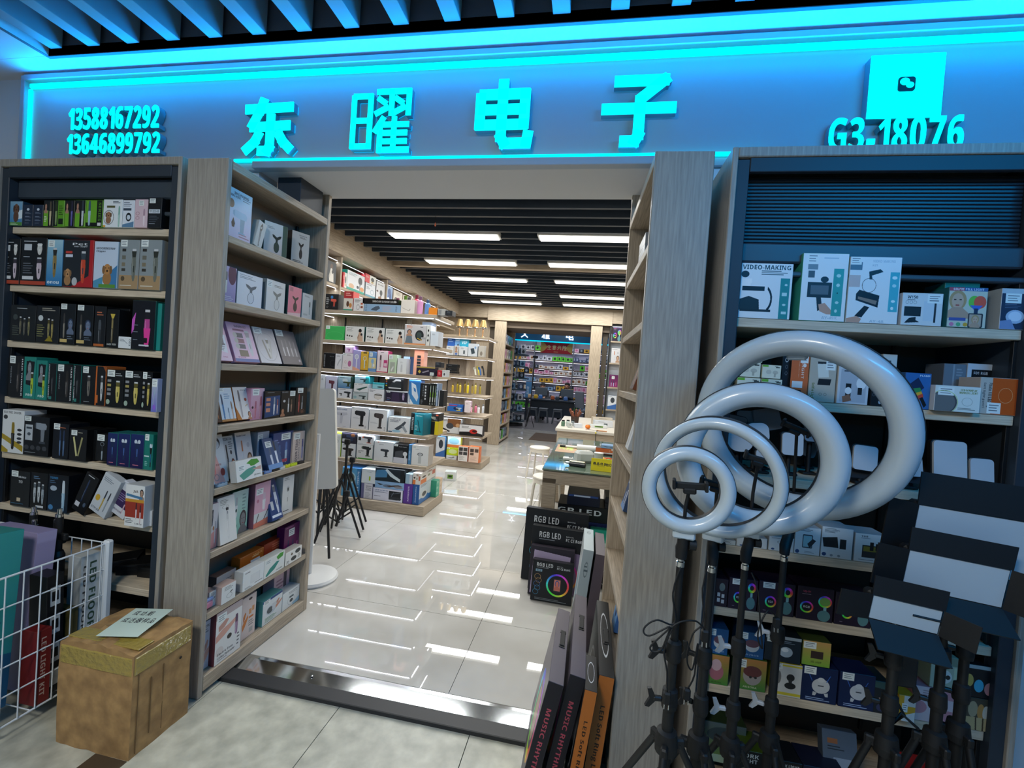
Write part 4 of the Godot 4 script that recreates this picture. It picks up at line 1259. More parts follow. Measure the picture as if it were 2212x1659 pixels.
func build_doorway_goods() -> void:
	var a := leaning_box("ring_light_carton", "dark carton with music rhythm spine, outermost of the leaning row", 0.054, 0.475, 0.5, "musicspine", "musicface", "lidlilac", -0.125, -1.53, 0.185)
	var b := leaning_box("ring_light_carton", "dark carton with music rhythm spine, next to the orange cartons", 0.057, 0.475, 0.6, "musicspine", "musicface", "lidlilac", -0.045, -1.585, 0.17)
	var c := leaning_box("ring_light_carton", "shorter orange soft ring light carton in the leaning row", 0.044, 0.455, 0.2, "softspine", "softface", "softface", 0.035, -1.55, 0.105)
	var d_ := leaning_box("ring_light_carton", "taller orange soft ring light carton against the entrance shelves", 0.056, 0.455, 0.56, "softspine", "softface", "softface", 0.103, -1.64, 0.08)
	for k in [[a, 0.475, -0.06], [b, 0.475, -0.1], [d_, 0.455, -0.02]]:
		part(k[0], "carry_handle", bx(Vector3(0.018, 0.006, 0.1), 0.003), mat.rubber, Vector3(0.006, k[1] + 0.003, k[2] + 0.04))
		for s in [-0.05, 0.05]:
			part(k[0], "handle_slot", bx(Vector3(0.024, 0.003, 0.018), 0.001), mat.black, Vector3(0.006, k[1] + 0.001, k[2] + 0.04 + s))
	leaning_box("ring_light_carton", "white ring light carton behind the dark leaning ones", 0.058, 0.56, 0.36, "whitespine", "whiteface", "whitespine", 0.018, -2.5, 0.08, 0.001)
	leaning_box("ring_light_carton", "brown-black carton with pale end label beside the white one", 0.055, 0.55, 0.36, "lidlilac", "softface", "lidlilac", 0.085, -2.48, 0.08, 0.001)
	# square ring light cartons standing by the first counter
	var g := "square ring light cartons by the first counter"
	var lean := -0.09
	place("ringbig", 0.46, 0.52, 0.07, Vector3(-0.165, 0.004, -3.27), Vector3(lean, -0.05, 0), "largest black ring light carton, behind two smaller ones", "ring_light_carton", g)
	place("ringmid", 0.38, 0.44, 0.06, Vector3(-0.135, 0.004, -3.13), Vector3(lean, -0.05, 0), "middle-sized black ring light carton", "ring_light_carton", g)
	place("ringlilac", 0.3, 0.33, 0.05, Vector3(-0.165, 0.004, -3.05), Vector3(lean, -0.04, 0), "lilac-fronted ring light carton behind the smallest one", "ring_light_carton", g)
	place("ringsmall", 0.275, 0.265, 0.05, Vector3(-0.15, 0.004, -2.98), Vector3(lean, -0.04, 0), "smallest black ring light carton with rainbow ring", "ring_light_carton", g)
	# goods peeping from the entrance shelves behind the grey pillar
	for p in [["brownside", 1.46, 0.12, 0.2, "orange and black pack leaning out on the grey pillar's fourth board", 0.5], ["greylean", 1.735, 0.0, 0.0, "", 0], ["whitetall", 1.185, 0.1, 0.16, "clear wrapped pack on the grey pillar's third board from below", 0.4], ["bluechrome", 0.905, 0.1, 0.17, "silver edged pack on the grey pillar's lower board", 0.4], ["bluetall", 0.35, 0.1, 0.24, "blue carton on the grey pillar's lowest shelf", 0.25]]:
		if p[4] == "":
			continue
		place(p[0], p[2], p[3], 0.025, Vector3(0.2, p[1] + 0.012, -2.12), Vector3(-p[5] * 0.6, -PI / 2 + 0.03, 0), p[4], "product_box", "cartons on the shelves behind the grey pillar")
	for i in 3:
		place("greyplain", 0.2, 0.05, 0.14, Vector3(0.262, 2.0235 + 0.05 * i, -2.15), Vector3(0, -PI / 2 + 0.03, 0), ["lowest", "middle", "topmost"][i] + " flat grey carton piled on the grey pillar's top board", "product_box", "cartons on the shelves behind the grey pillar")
	# coloured cable clips along the edge of a board
	var clips := [[335, "9ab4c8", 3, "pale blue"], [515, "c8dc20", 3, "first lime"], [640, "b8d020", 2, "second lime"], [720, "1c1e20", 2, "first black"], [790, "7a9ad0", 3, "bright blue"], [885, "1c1e20", 3, "second black"], [975, "d8d8d4", 2, "white"], [1040, "d8d82a", 2, "yellow"], [1115, "c8dc20", 3, "third lime"], [1215, "1c1e20", 3, "third black"]]
	for k in clips.size():
		var q: Array = clips[k]
		var n: int = q[2]
		var t := thing("cable_clip", q[3] + " cable clip on the edge of entrance shelves' fifth board", "cable clip", Vector3(-1.606, 0.906, -1.745 - (q[0] - 335.0) / 980.0 * 0.62 - 0.004 * n), Vector3.ZERO, "coloured cable clips on the board edge")
		var st := tool()
		slab(rounded(0.018 * n + 0.008, 0.022, 0.01, 4), 0, 0.012, st)
		part(t, "base", st.commit(), flat(Color(q[1]), 0.5), Vector3.ZERO, Vector3(-PI / 2, PI / 2, 0))
		for j in n:
			part(t, "cable_slot", lathe([Vector2(0, 0), Vector2(0.004, 0), Vector2(0.004, 0.0006), Vector2(0, 0.0006)], 8), mat.black, Vector3(0, 0.012, (j - (n - 1) / 2.0) * 0.018))
	var pk := thing("beauty_sponge_pack", "pink and blue pack at the end of entrance shelves' seventh board", "pack", Vector3(-1.63, 0.3535, -1.73))
	part(pk, "tray", bx(Vector3(0.05, 0.035, 0.05), 0.008), flat(Color("d88aa8"), 0.4), Vector3(0, 0.018, 0))
	part(pk, "lid", bx(Vector3(0.048, 0.012, 0.048), 0.004), flat(Color("8aa8e0"), 0.4), Vector3(0, 0.042, 0))
	# folded board, its black stands and a white disc base just inside
	var board := thing("white_board", "upright white board leaning behind the entrance shelves", "board", Vector3(-1.87, 0.03, -2.98), Vector3(-0.05, 0.2, 0.1))
	var bs := tool()
	slab(rounded(0.3, 0.74, 0.03, 5), -0.02, 0.02, bs)
	part(board, "panel", bs.commit(), flat(Color("dcdad2"), 0.45), Vector3(0, 0.9, 0))
	for s in [-0.1, 0.06]:
		part(board, "support", rod(Vector3(s, 0.0, -0.05), Vector3(s, 0.6, -0.03), 0.01), mat.black)
	var disc := thing("disc_base", "round white lamp base on the floor by the entrance shelves", "lamp base", Vector3(-1.79, 0, -2.79))
	part(disc, "plate", lathe([Vector2(0, 0), Vector2(0.165, 0), Vector2(0.17, 0.012), Vector2(0.16, 0.026), Vector2(0, 0.032)], 40), mat.white)
	part(disc, "column", rod(Vector3(-0.02, 0.03, 0), Vector3(-0.02, 1.0, 0), 0.014), mat.white)
	for i in 5:
		var p: Vector3 = [Vector3(-2.12, 0, -3.72), Vector3(-2.3, 0, -3.62), Vector3(-2.2, 0, -3.9), Vector3(-2.42, 0, -3.86), Vector3(-2.05, 0, -3.5)][i]
		var t := thing("folded_stand", ["first", "second", "third", "fourth", "fifth"][i] + " black folded tripod standing behind the white board", "tripod", p, Vector3.ZERO, "black tripods behind the white board")
		part(t, "pole", rod(Vector3(0, 0.1, 0), Vector3(0.02 * i, 0.78 - 0.1 * i, 0), 0.012), mat.black)
		part(t, "head", bx(Vector3(0.05, 0.05, 0.03), 0.006), mat.rubber, Vector3(0.02 * i, 0.79 - 0.1 * i, 0))
		for k in 3:
			var d := Vector3(cos(k * TAU / 3 + i), 0, sin(k * TAU / 3 + i))
			part(t, "leg", rod(Vector3(0, 0.5, 0) + d * 0.02, d * 0.21 + Vector3(0, 0.012, 0), 0.01), mat.black)
			part(t, "brace", rod(Vector3(0, 0.14, 0), d * 0.12 + Vector3(0, 0.23, 0), 0.007), mat.black)
	# gold lamps, bottles and other small goods on the islands
	for i in 4:
		var lamp := thing("gold_lamp", ["first", "second", "third", "fourth"][i] + " small gold table lamp from the wall on the second island", "lamp", Vector3(-2.09 + 0.127 * i, 2.051, -6.83), Vector3.ZERO, "gold lamps on the second island")
		var gold := flat(Color("bfa068"), 0.35, 0.5)
		part(lamp, "base", lathe([Vector2(0, 0), Vector2(0.036, 0), Vector2(0.03, 0.012), Vector2(0.012, 0.02)], 14), gold)
		part(lamp, "stem", lathe([Vector2(0.012, 0.02), Vector2(0.009, 0.06), Vector2(0.014, 0.1), Vector2(0.008, 0.18)], 12), flat(Color("d8a87a"), 0.3, 0.4))
		part(lamp, "lamp_shade", lathe([Vector2(0.056, 0.15), Vector2(0.06, 0.165), Vector2(0.034, 0.27), Vector2(0.03, 0.275)], 16), gold)
		part(lamp, "crystal_band", lathe([Vector2(0.058, 0.143), Vector2(0.062, 0.15), Vector2(0.058, 0.157)], 12), mat.chrome)
	bottles("tumbler", "on first island's top shelf beside the orange cube", "tumblers on the first island", Vector3(-2.02, 2.051, -4.36), [["e8609a", "yellow-based pink"], ["98d84a", "lime and black"], ["8a8a90", "grey"], ["d84a6a", "red"], ["e0a0d0", "pale pink"], ["6a9ad8", "blue"]], 0.062, 0.03, 0.2)
	bottles("cosmetic_bottle", "on second island's fourth shelf", "gold perfume bottles on the second island", Vector3(-2.13, 1.166, -6.8), [["b89a3a", "gold"], ["a08a2a", "olive gold"], ["c8b04a", "pale gold"], ["8a7428", "dark gold"], ["d8c030", "yellow"], ["b8a050", "brassy"], ["c0a848", "bright gold"], ["98883a", "dull gold"]], 0.062, 0.018, 0.17)
	bottles("hair_comb", "in the clear rack on second island's third shelf", "combs on the second island", Vector3(-1.78, 1.46, -6.8), [["e0e0d0", "white"], ["d8c84a", "yellow"], ["3a6aa8", "blue"], ["2a2c30", "black"]], 0.04, 0.014, 0.12)
	bottles("cosmetic_bottle", "on second island's fifth shelf beside the toy gun carton", "pink bottles on the second island", Vector3(-1.81, 0.866, -6.82), [["e0a8b4", "blush"], ["d87a90", "rose"], ["e8e0e4", "white"], ["c8ccd0", "silver capped"]], 0.06, 0.02, 0.13)
	bottles("spray_bottle", "on second island's second shelf by the wall", "spray bottles on the second island", Vector3(-2.27, 1.746, -6.86), [["e8801c", "orange capped"], ["d8d0b0", "cream"]], 0.07, 0.026, 0.17)
	place("greenbar", 0.15, 0.12, 0.14, Vector3(-1.79, 0.001, -5.9), Vector3(0, 0.2, 0), "white carton with green picture on the floor between the islands", "product_box")
	for i in 6:
		place(["greensmall", "creamsmall"][i % 2], 0.1, 0.06, 0.07, Vector3(-1.6, 0.1055 + 0.06 * (i / 2), -4.7 - 0.1 * (i % 2)), Vector3(0, PI / 2, 0), "%s small %s carton piled on the first island's aisle corner" % [["lowest", "middle", "topmost"][i / 2], ["green", "cream"][i % 2]], "product_box", "small cartons on the island corner")

func bottles(called: String, where: String, group: String, at: Vector3, list: Array, step: float, r: float, h: float) -> void:
	for i in list.size():
		var hh := h * (0.82 + 0.3 * fmod(i * 0.618, 1.0))
		var t := thing(called, "%s %s %s" % [list[i][1], called.replace("_", " "), where], called.replace("_", " "), at + Vector3(step * i, 0, -0.05 * (i % 2)), Vector3.ZERO, group)
		var c := Color(list[i][0])
		if called == "hair_comb":
			part(t, "handle", bx(Vector3(0.022, hh, 0.008), 0.003), flat(c, 0.3), Vector3(0, hh / 2, 0), Vector3(0, 0, 0.22))
			part(t, "comb_head", bx(Vector3(0.03, 0.04, 0.006), 0.002), flat(c.darkened(0.3), 0.3), Vector3(-0.024, hh, 0.001), Vector3(0, 0, 0.22))
		else:
			part(t, "body", lathe([Vector2(0, 0), Vector2(r, 0), Vector2(r, hh * 0.7), Vector2(r * 0.5, hh * 0.78)], 14), flat(c, 0.25))
			part(t, "cap", lathe([Vector2(r * 0.55, hh * 0.77), Vector2(r * 0.6, hh * 0.96), Vector2(0, hh)], 12), flat(c.darkened(0.45), 0.3))

func build_basket_corner() -> void:
	# white wire basket full of lamp cartons
	var b := thing("wire_basket", "white wire basket holding lamp cartons beside the taped cardboard carton", "basket", Vector3(-2.08, -0.02, -1.66))
	var wm := flat(Color("dfe4e8"), 0.35)
	var top := 0.635
	var len_ := 0.86
	part(b, "corner_post", bx(Vector3(0.034, 0.64, 0.03), 0.008), wm, Vector3(0.0, 0.33, 0.0))
	part(b, "corner_post", bx(Vector3(0.034, 0.64, 0.03), 0.008), wm, Vector3(-0.62, 0.33, 0.0))
	part(b, "corner_post", bx(Vector3(0.034, 0.64, 0.03), 0.008), wm, Vector3(0.0, 0.33, len_))
	part(b, "corner_post", bx(Vector3(0.034, 0.64, 0.03), 0.008), wm, Vector3(-0.62, 0.33, len_))
	for k in 6:
		var y := 0.06 + k * 0.115
		part(b, "rail", rod(Vector3(0, y, 0), Vector3(0, y, len_), 0.0042 if k in [0, 5] else 0.003, 6), wm)
		part(b, "rail", rod(Vector3(0, y, 0), Vector3(-0.62, y, 0), 0.003, 6), wm)
	for k in 16:
		part(b, "upright_wire", rod(Vector3(0.004, 0.06, 0.055 * k + 0.03), Vector3(0.004, top, 0.055 * k + 0.03), 0.0026, 6), wm)
	for k in 11:
		part(b, "upright_wire", rod(Vector3(-0.055 * k - 0.03, 0.06, 0.004), Vector3(-0.055 * k - 0.03, top, 0.004), 0.0026, 6), wm)
	for k in 8:
		part(b, "floor_wire", rod(Vector3(-0.62, 0.06, 0.11 * k + 0.04), Vector3(0, 0.06, 0.11 * k + 0.04), 0.0026, 6), wm)
	var g := "lamp cartons in the wire basket"
	var y0 := 0.046
	place("floorlamp", 0.08, 0.535, 0.07, Vector3(-2.135, y0, -1.61), Vector3(0, PI / 2, 0), "white floor lamp carton standing in the wire basket", "lamp_carton", g)
	place("iconspine", 0.06, 0.5, 0.09, Vector3(-2.15, y0, -1.495), Vector3(0, PI / 2, 0.03), "black carton with white icon squares in the wire basket", "lamp_carton", g)
	place("redkit", 0.05, 0.3, 0.08, Vector3(-2.12, y0, -1.435), Vector3(0, PI / 2, 0), "red light kit carton low in the wire basket", "lamp_carton", g)
	place("olivekit", 0.03, 0.33, 0.08, Vector3(-2.13, y0, -1.545), Vector3(0, PI / 2, 0), "olive carton low in the wire basket", "lamp_carton", g)
	place("lilacplain", 0.07, 0.645, 0.26, Vector3(-2.335, y0 + 0.012, -1.475), Vector3(0, PI / 2, -0.06), "tall lilac carton in the wire basket", "lamp_carton", g)
	place("tealtub", 0.28, 0.69, 0.12, Vector3(-2.225, y0 + 0.02, -1.235), Vector3(-0.02, PI / 2, -0.06), "teal light kit carton with palm picture in the wire basket", "lamp_carton", g)
	place("plainblack", 0.1, 0.58, 0.14, Vector3(-2.56, y0, -1.58), Vector3(0, PI / 2, 0), "tall plain black carton at the back of the wire basket", "lamp_carton", g)
	for i in 4:
		var p: Vector3 = [Vector3(-2.25, y0, -1.585), Vector3(-2.31, y0, -1.62), Vector3(-2.37, y0, -1.575), Vector3(-2.43, y0, -1.61)][i]
		var h: float = [0.72, 0.68, 0.66, 0.7][i]
		var t := thing("folded_stand", "%s black light stand with silver tip upright in the wire basket" % ["tallest", "shorter", "shortest", "rear"][i], "light stand", p, Vector3.ZERO, "black light stands in the wire basket")
		part(t, "leg_bundle", lathe([Vector2(0, 0), Vector2(0.024, 0), Vector2(0.026, h * 0.72), Vector2(0.018, h * 0.75)], 10), mat.black)
		part(t, "pole", rod(Vector3(0, h * 0.74, 0), Vector3(0, h - 0.03, 0), 0.014), mat.rubber)
		part(t, "knob", bx(Vector3(0.05, 0.03, 0.02), 0.008), mat.rubber, Vector3(0.02, h * 0.84, 0))
		part(t, "spigot", lathe([Vector2(0, 0), Vector2(0.013, 0), Vector2(0.013, 0.016), Vector2(0.009, 0.018), Vector2(0.009, 0.04), Vector2(0, 0.042)], 12), mat.chrome, Vector3(0, h - 0.035, 0))
	for i in 3:
		place("plainblack", 0.16, 0.05, 0.12, Vector3(-2.0 - 0.12 * i, 0.404, -1.86), Vector3(0, 0.3 * i, 0.1), "%s dim black pack lying in the dark bottom of the basket cabinet" % ["first", "second", "third"][i], "product_box", "dark packs at the bottom of the basket cabinet")
	# cardboard carton wrapped in clear tape, slightly crushed
	var cx := thing("cardboard_carton", "taped brown cardboard carton with paper note on top", "carton", Vector3(-1.735, -0.02, -1.485))
	var st := tool()
	var n := FastNoiseLite.new()
	n.seed = 8
	n.frequency = 3.0
	var W := 0.335
	var H := 0.395
	var D := 0.245
	var N := 14
	for ax in 3:
		for s in [-1.0, 1.0]:
			var u := (ax + 1) % 3
			var v := (ax + 2) % 3
			for i in N:
				for j in N:
					var ps := []
					for c in [[0, 0], [1, 0], [1, 1], [0, 1]]:
						var q := Vector3.ZERO
						q[ax] = s
						q[u] = (i + c[0]) * 2.0 / N - 1
						q[v] = (j + c[1]) * 2.0 / N - 1
						var p := q * Vector3(W, H, D) / 2
						var lim := Vector3(W, H, D) / 2 - Vector3.ONE * 0.018
						var core := p.clamp(-lim, lim)
						if p != core:
							p = core + (p - core).normalized() * minf((p - core).length(), 0.018 + 0.012 * (p - core).length() / 0.03)
						p += q.normalized() * 0.006 * n.get_noise_3d(p.x * 3, p.y * 1.2, p.z * 3)
						if p.y > 0.1:
							p.y += 0.012 * n.get_noise_3d(p.x * 4 + 9, 0, p.z * 4) + 0.01 * (1.0 - absf(q.x)) * (p.y - 0.1) / 0.1
						ps.append(p + Vector3(0, H / 2, 0))
					var out := Vector3.ZERO
					out[ax] = s
					var nn: Vector3 = (ps[1] - ps[0]).cross(ps[2] - ps[0]).normalized()
					face(st, ps, nn if nn.dot(out) > 0 else -nn)
	part(cx, "body", st.commit(), mat.cardboard)
	var tape := StandardMaterial3D.new()
	tape.albedo_color = Color("a08a3c")
	tape.roughness = 0.14
	tape.clearcoat_enabled = true
	tape.normal_enabled = true
	tape.normal_texture = noise_tex(41, 0.02, Color.BLACK, Color.WHITE, true, 256, 6.0)
	tape.normal_scale = 1.0
	tri(tape, Vector3(6, 6, 6), false)
	part(cx, "tape", bx(Vector3(W + 0.006, 0.085, D + 0.006), 0.012), tape, Vector3(0, H - 0.048, 0))
	part(cx, "tape", bx(Vector3(W * 0.96, 0.006, 0.06), 0.002), tape, Vector3(0, H + 0.006, 0.07))
	for e in [[0.05, 0.22, 0.004], [0.1, 0.3, 0.003], [0.0, 0.26, 0.003]]:
		part(cx, "crease", bx(Vector3(0.002, e[1], e[2]), 0.0008), flat(Color("6a5030"), 0.8), Vector3(W / 2 + 0.001, 0.16, e[0]))
	part(cx, "hole", lathe([Vector2(0, 0), Vector2(0.006, 0), Vector2(0.006, 0.001), Vector2(0, 0.001)], 8), mat.black, Vector3(W / 2 + 0.004, 0.27, -0.07), Vector3(0, 0, -PI / 2))
	var note := carton(0.15, 0.2, 0.0012, "sheet", "", "", 0.0001)
	part(cx, "paper_note", note, art_mat("sheet"), Vector3(0.03, H + 0.021, 0.075), Vector3(-PI / 2, 0.25, 0))
	var patch := bx(Vector3(0.14, 0.004, 0.4), 0.001)
	solo("floor_patch", "dark brown grubby strip of tile by the cardboard carton", "tile", patch, flat(Color("4c3c2a"), 0.7), Vector3(-1.64, -0.0195, -1.16))

func build_counters() -> void:
	var t := thing("glass_counter", "glass-topped counter frame packed with ring light cartons", "counter", Vector3(0.22, 0, -4.5))
	var wood: Material = mat.wood_along
	part(t, "front_leg", bx(Vector3(0.11, 0.7, 0.06), 0.003), wood, Vector3(-0.48, 0.353, 0.93))
	part(t, "front_leg", bx(Vector3(0.11, 0.7, 0.06), 0.003), wood, Vector3(0.6, 0.353, 0.93))
	part(t, "apron", bx(Vector3(1.19, 0.1, 0.06), 0.003), wood, Vector3(0.06, 0.71, 0.93))
	part(t, "rear_leg", bx(Vector3(0.11, 0.7, 0.06), 0.003), wood, Vector3(-0.48, 0.353, -0.93))
	part(t, "side_rail", bx(Vector3(0.06, 0.1, 1.8), 0.003), wood, Vector3(-0.5, 0.71, 0))
	part(t, "inner_shelf", bx(Vector3(0.9, 0.02, 0.5), 0.002), wood, Vector3(0.1, 0.1, 0.66))
	var glass := StandardMaterial3D.new()
	glass.albedo_color = Color(0.35, 0.42, 0.36)
	glass.roughness = 0.06
	glass.metallic_specular = 0.7
	part(t, "glass_top", bx(Vector3(1.2, 0.012, 1.95), 0.002), glass, Vector3(0.06, 0.773, 0.01))
	part(t, "poster", carton(0.3, 0.5, 0.0008, "glassposter", "", "", 0.0001), art_mat("glassposter"), Vector3(-0.36, 0.7797, 0.1), Vector3(-PI / 2, 0, 0))
	var g := "cartons stacked inside the glass counter"
	var zf := -3.6
	place("dingbox", 0.5, 0.07, 0.3, Vector3(0.1, 0.3, zf - 0.16), Vector3.ZERO, "navy carton under the black wide carton in the glass counter", "lamp_carton", g)
	place("softface", 0.52, 0.187, 0.3, Vector3(0.1, 0.112, zf - 0.2), Vector3.ZERO, "plain black carton lowest in the glass counter", "lamp_carton", g)
	place("rgbfront", 0.62, 0.12, 0.3, Vector3(0.13, 0.372, zf - 0.16), Vector3.ZERO, "wide black ring light carton lying in the glass counter", "lamp_carton", g)
	place("mjbox", 0.3, 0.045, 0.3, Vector3(0.34, 0.494, zf - 0.16), Vector3.ZERO, "lower slim black carton topping the glass counter pile", "lamp_carton", g)
	place("mjbox", 0.3, 0.045, 0.3, Vector3(0.34, 0.541, zf - 0.16), Vector3.ZERO, "upper slim black carton topping the glass counter pile", "lamp_carton", g)
	place("navylid", 0.26, 0.085, 0.3, Vector3(0.02, 0.494, zf - 0.16), Vector3.ZERO, "navy carton with blue lid topping the glass counter pile", "lamp_carton", g)
	place("tealspine", 0.22, 0.09, 0.3, Vector3(0.2, 0.26, zf + 0.17), Vector3.ZERO, "upper teal carton standing by the glass counter", "lamp_carton", g)
	place("tealspine2", 0.22, 0.09, 0.3, Vector3(0.2, 0.165, zf + 0.17), Vector3.ZERO, "middle teal carton standing by the glass counter", "lamp_carton", g)
	place("softface", 0.24, 0.16, 0.3, Vector3(0.2, 0.002, zf + 0.17), Vector3.ZERO, "black carton under the teal ones by the glass counter", "lamp_carton", g)
	# things lying on the glass
	var y := 0.7795
	var sg := "things lying on the glass counter"
	place("exportsign", 0.165, 0.1, 0.006, Vector3(0.14, y, -3.64), Vector3(-0.1, -0.1, 0), "yellow export notice standing on the glass counter", "sign_card", sg, "sign")
	var dev := thing("tape_dispenser", "dark metal handheld device lying on the glass counter", "tool", Vector3(-0.05, y, -3.74), Vector3(0, -0.15, 0), sg)
	part(dev, "body", bx(Vector3(0.14, 0.03, 0.05), 0.008), flat(Color("2a2a2c"), 0.3), Vector3(0, 0.016, 0))
	part(dev, "bright_cover", bx(Vector3(0.13, 0.012, 0.04), 0.004), flat(Color("c8c0a8"), 0.25, 0.6), Vector3(-0.005, 0.037, -0.01))
	part(dev, "nozzle", rod(Vector3(-0.07, 0.02, 0), Vector3(-0.1, 0.024, 0), 0.01), mat.chrome)
	var bag := tool()
	block(bag, Vector3(0, 0.05, 0), Vector3(0.16, 0.1, 0.12), 0.04)
	solo("plastic_bag", "clear crumpled plastic bag on the glass counter", "bag", bag.commit(), flat(Color("c8ccc8"), 0.2), Vector3(0.0, y, -3.98), Vector3(0, 0.4, 0), sg)
	var pen := thing("marker_pen", "white marker with black cap on the glass counter", "pen", Vector3(-0.2, y + 0.012, -4.72), Vector3(0, -0.1, 0), sg)
	part(pen, "barrel", rod(Vector3(0, 0, 0), Vector3(0.15, 0, 0), 0.011), mat.white)
	part(pen, "cap", rod(Vector3(-0.06, 0, 0), Vector3(0, 0, 0), 0.012), mat.black)
	var key := thing("white_gadget", "white keyring gadget on the glass counter", "gadget", Vector3(-0.14, y, -4.0), Vector3(0, 0.1, 0), sg)
	part(key, "case", bx(Vector3(0.09, 0.025, 0.05), 0.01), mat.white, Vector3(0, 0.013, 0))
	part(key, "screen", bx(Vector3(0.03, 0.004, 0.026), 0.001), mat.black, Vector3(0.02, 0.027, 0))
	part(key, "ring", wire([Vector3(-0.05, 0.012, 0), Vector3(-0.065, 0.012, 0.014), Vector3(-0.08, 0.012, 0), Vector3(-0.065, 0.012, -0.014), Vector3(-0.05, 0.012, 0)], 0.003), mat.black)
	place("orangelight", 0.3, 0.07, 0.12, Vector3(0.26, y, -4.5), Vector3(0, -0.1, 0), "black and orange carton lying on the glass counter", "product_box", sg)
	place("bluevac", 0.28, 0.03, 0.12, Vector3(0.3, y + 0.0705, -4.5), Vector3(0, -0.05, 0), "pale blue carton on the black and orange one", "product_box", sg)
	var roll := tool()
	tube(roll, [Vector3(-0.12, 0.035, 0), Vector3(0.12, 0.035, 0)], 0.034, 12)
	solo("wrapped_roll", "white wrapped roll lying on the glass counter", "roll", roll.commit(), mat.white, Vector3(0.04, y, -4.55), Vector3.ZERO, sg)
	for i in 5:
		var fruit := [["yellow", "d8b81c"], ["green", "3a9a3c"], ["orange", "d8781c"], ["amber", "e0a02a"], ["red-orange", "d85a2a"]]
		var pk := thing("snack_packet", "small %s snack packet on the glass counter" % fruit[i][0], "snack", Vector3(0.16 + 0.05 * (i % 3), y, -4.05 - 0.09 * (i / 3)), Vector3(0, i * 0.9, 0), sg)
		part(pk, "wrapper", bx(Vector3(0.07, 0.03, 0.045), 0.012), flat(Color(fruit[i][1]), 0.3), Vector3(0, 0.016, 0))
		part(pk, "crimp", bx(Vector3(0.01, 0.004, 0.05), 0.001), flat(Color(fruit[i][1]).lightened(0.3), 0.3), Vector3(0.038, 0.016, 0))
	var cup := thing("clear_cup", "clear plastic cup on the glass counter", "cup", Vector3(0.12, y, -3.86), Vector3.ZERO, sg)
	part(cup, "wall", lathe([Vector2(0, 0), Vector2(0.03, 0), Vector2(0.04, 0.11), Vector2(0.038, 0.11), Vector2(0.028, 0.003), Vector2(0, 0.003)], 18), flat(Color("ccd2d0"), 0.15))
	part(cup, "lid", lathe([Vector2(0.041, 0.108), Vector2(0.041, 0.114), Vector2(0, 0.118)], 18), mat.white)
	# pale counter further in
	var c2 := thing("pale_counter", "pale wooden counter cluttered with small goods beyond the glass one", "counter", Vector3(0.2, 0, -7.75))
	var pale := flat(Color("cdc6ba"), 0.5)
	part(c2, "front_panel", bx(Vector3(1.24, 0.72, 0.03), 0.002), mat.wood_along, Vector3(0, 0.363, 1.1))
	part(c2, "side_panel", bx(Vector3(0.03, 0.72, 2.2), 0.002), mat.wood_up, Vector3(-0.61, 0.363, 0))
	part(c2, "worktop", bx(Vector3(1.3, 0.04, 2.3), 0.004), pale, Vector3(0, 0.745, 0))
	var yy := 0.766
	var pg := "clutter on the pale counter"
	var org_ := thing("pen_holder", "dark holder full of brown feather pens on the pale counter", "holder", Vector3(-0.2, yy, -7.55), Vector3.ZERO, pg)
	part(org_, "pot", lathe([Vector2(0, 0), Vector2(0.06, 0), Vector2(0.07, 0.12), Vector2(0.06, 0.12), Vector2(0.05, 0.01)], 14), flat(Color("3a2a24"), 0.5))
	for i in 9:
		part(org_, "feather", rod(Vector3(0.03 * cos(i * 0.7), 0.08, 0.03 * sin(i * 0.7)), Vector3(0.1 * cos(i * 0.7), 0.2 + 0.02 * (i % 3), 0.1 * sin(i * 0.7)), 0.016, 6), flat(Color("6a3a28") if i % 2 == 0 else Color("8a5038"), 0.7))
	var man := thing("mandarin", "small orange mandarin on the pale counter", "fruit", Vector3(0.02, yy, -6.85), Vector3.ZERO, pg)
	part(man, "peel", lathe([Vector2(0, 0), Vector2(0.03, 0.008), Vector2(0.042, 0.034), Vector2(0.03, 0.06), Vector2(0, 0.066)], 16), flat(Color("e07a1c"), 0.5))
	part(man, "stalk", rod(Vector3(0, 0.064, 0), Vector3(0.002, 0.072, 0), 0.004), flat(Color("4a5a24")))
	for q in [["whiteplain", -0.13, -6.95, 0.12, 0.06, "white carton beside the mandarin"], ["icons", -0.25, -6.85, 0.06, 0.07, "little white icon carton"], ["whiteset", 0.26, -7.4, 0.3, 0.1, "white carton farther back"], ["creamset", 0.25, -7.8, 0.34, 0.12, "cream carton at the rear"], ["greenbar", 0.18, -7.15, 0.26, 0.05, "flat green and white carton"]]:
		place(q[0], q[3], q[4], 0.12, Vector3(q[1], yy, q[2]), Vector3(0, 0.2, 0), q[5] + " on the pale counter", "product_box", pg)
	for i in 3:
		var jar := thing("small_jar", ["green", "clear", "grey"][i] + " small jar at the corner of the pale counter", "jar", Vector3(-0.36 + 0.07 * i, yy, -6.95 - 0.1 * i), Vector3.ZERO, pg)
		part(jar, "body", lathe([Vector2(0, 0), Vector2(0.028, 0), Vector2(0.03, 0.06), Vector2(0.02, 0.08)], 12), flat(Color(["5a7a64", "c0ccc8", "7a8488"][i]), 0.2))
		part(jar, "lid", lathe([Vector2(0.024, 0.078), Vector2(0.024, 0.095), Vector2(0, 0.096)], 12), mat.black)
	var knife := thing("wooden_tool", "wooden handled tool lying on the front edge of the pale counter", "tool", Vector3(0.1, yy + 0.008, -6.68), Vector3(0, -0.15, 0), pg)
	part(knife, "handle", rod(Vector3(0.05, 0, 0), Vector3(0.2, 0, 0), 0.009), flat(Color("b8845a"), 0.5))
	part(knife, "blade", bx(Vector3(0.16, 0.003, 0.02), 0.001), mat.chrome, Vector3(-0.03, 0, 0))
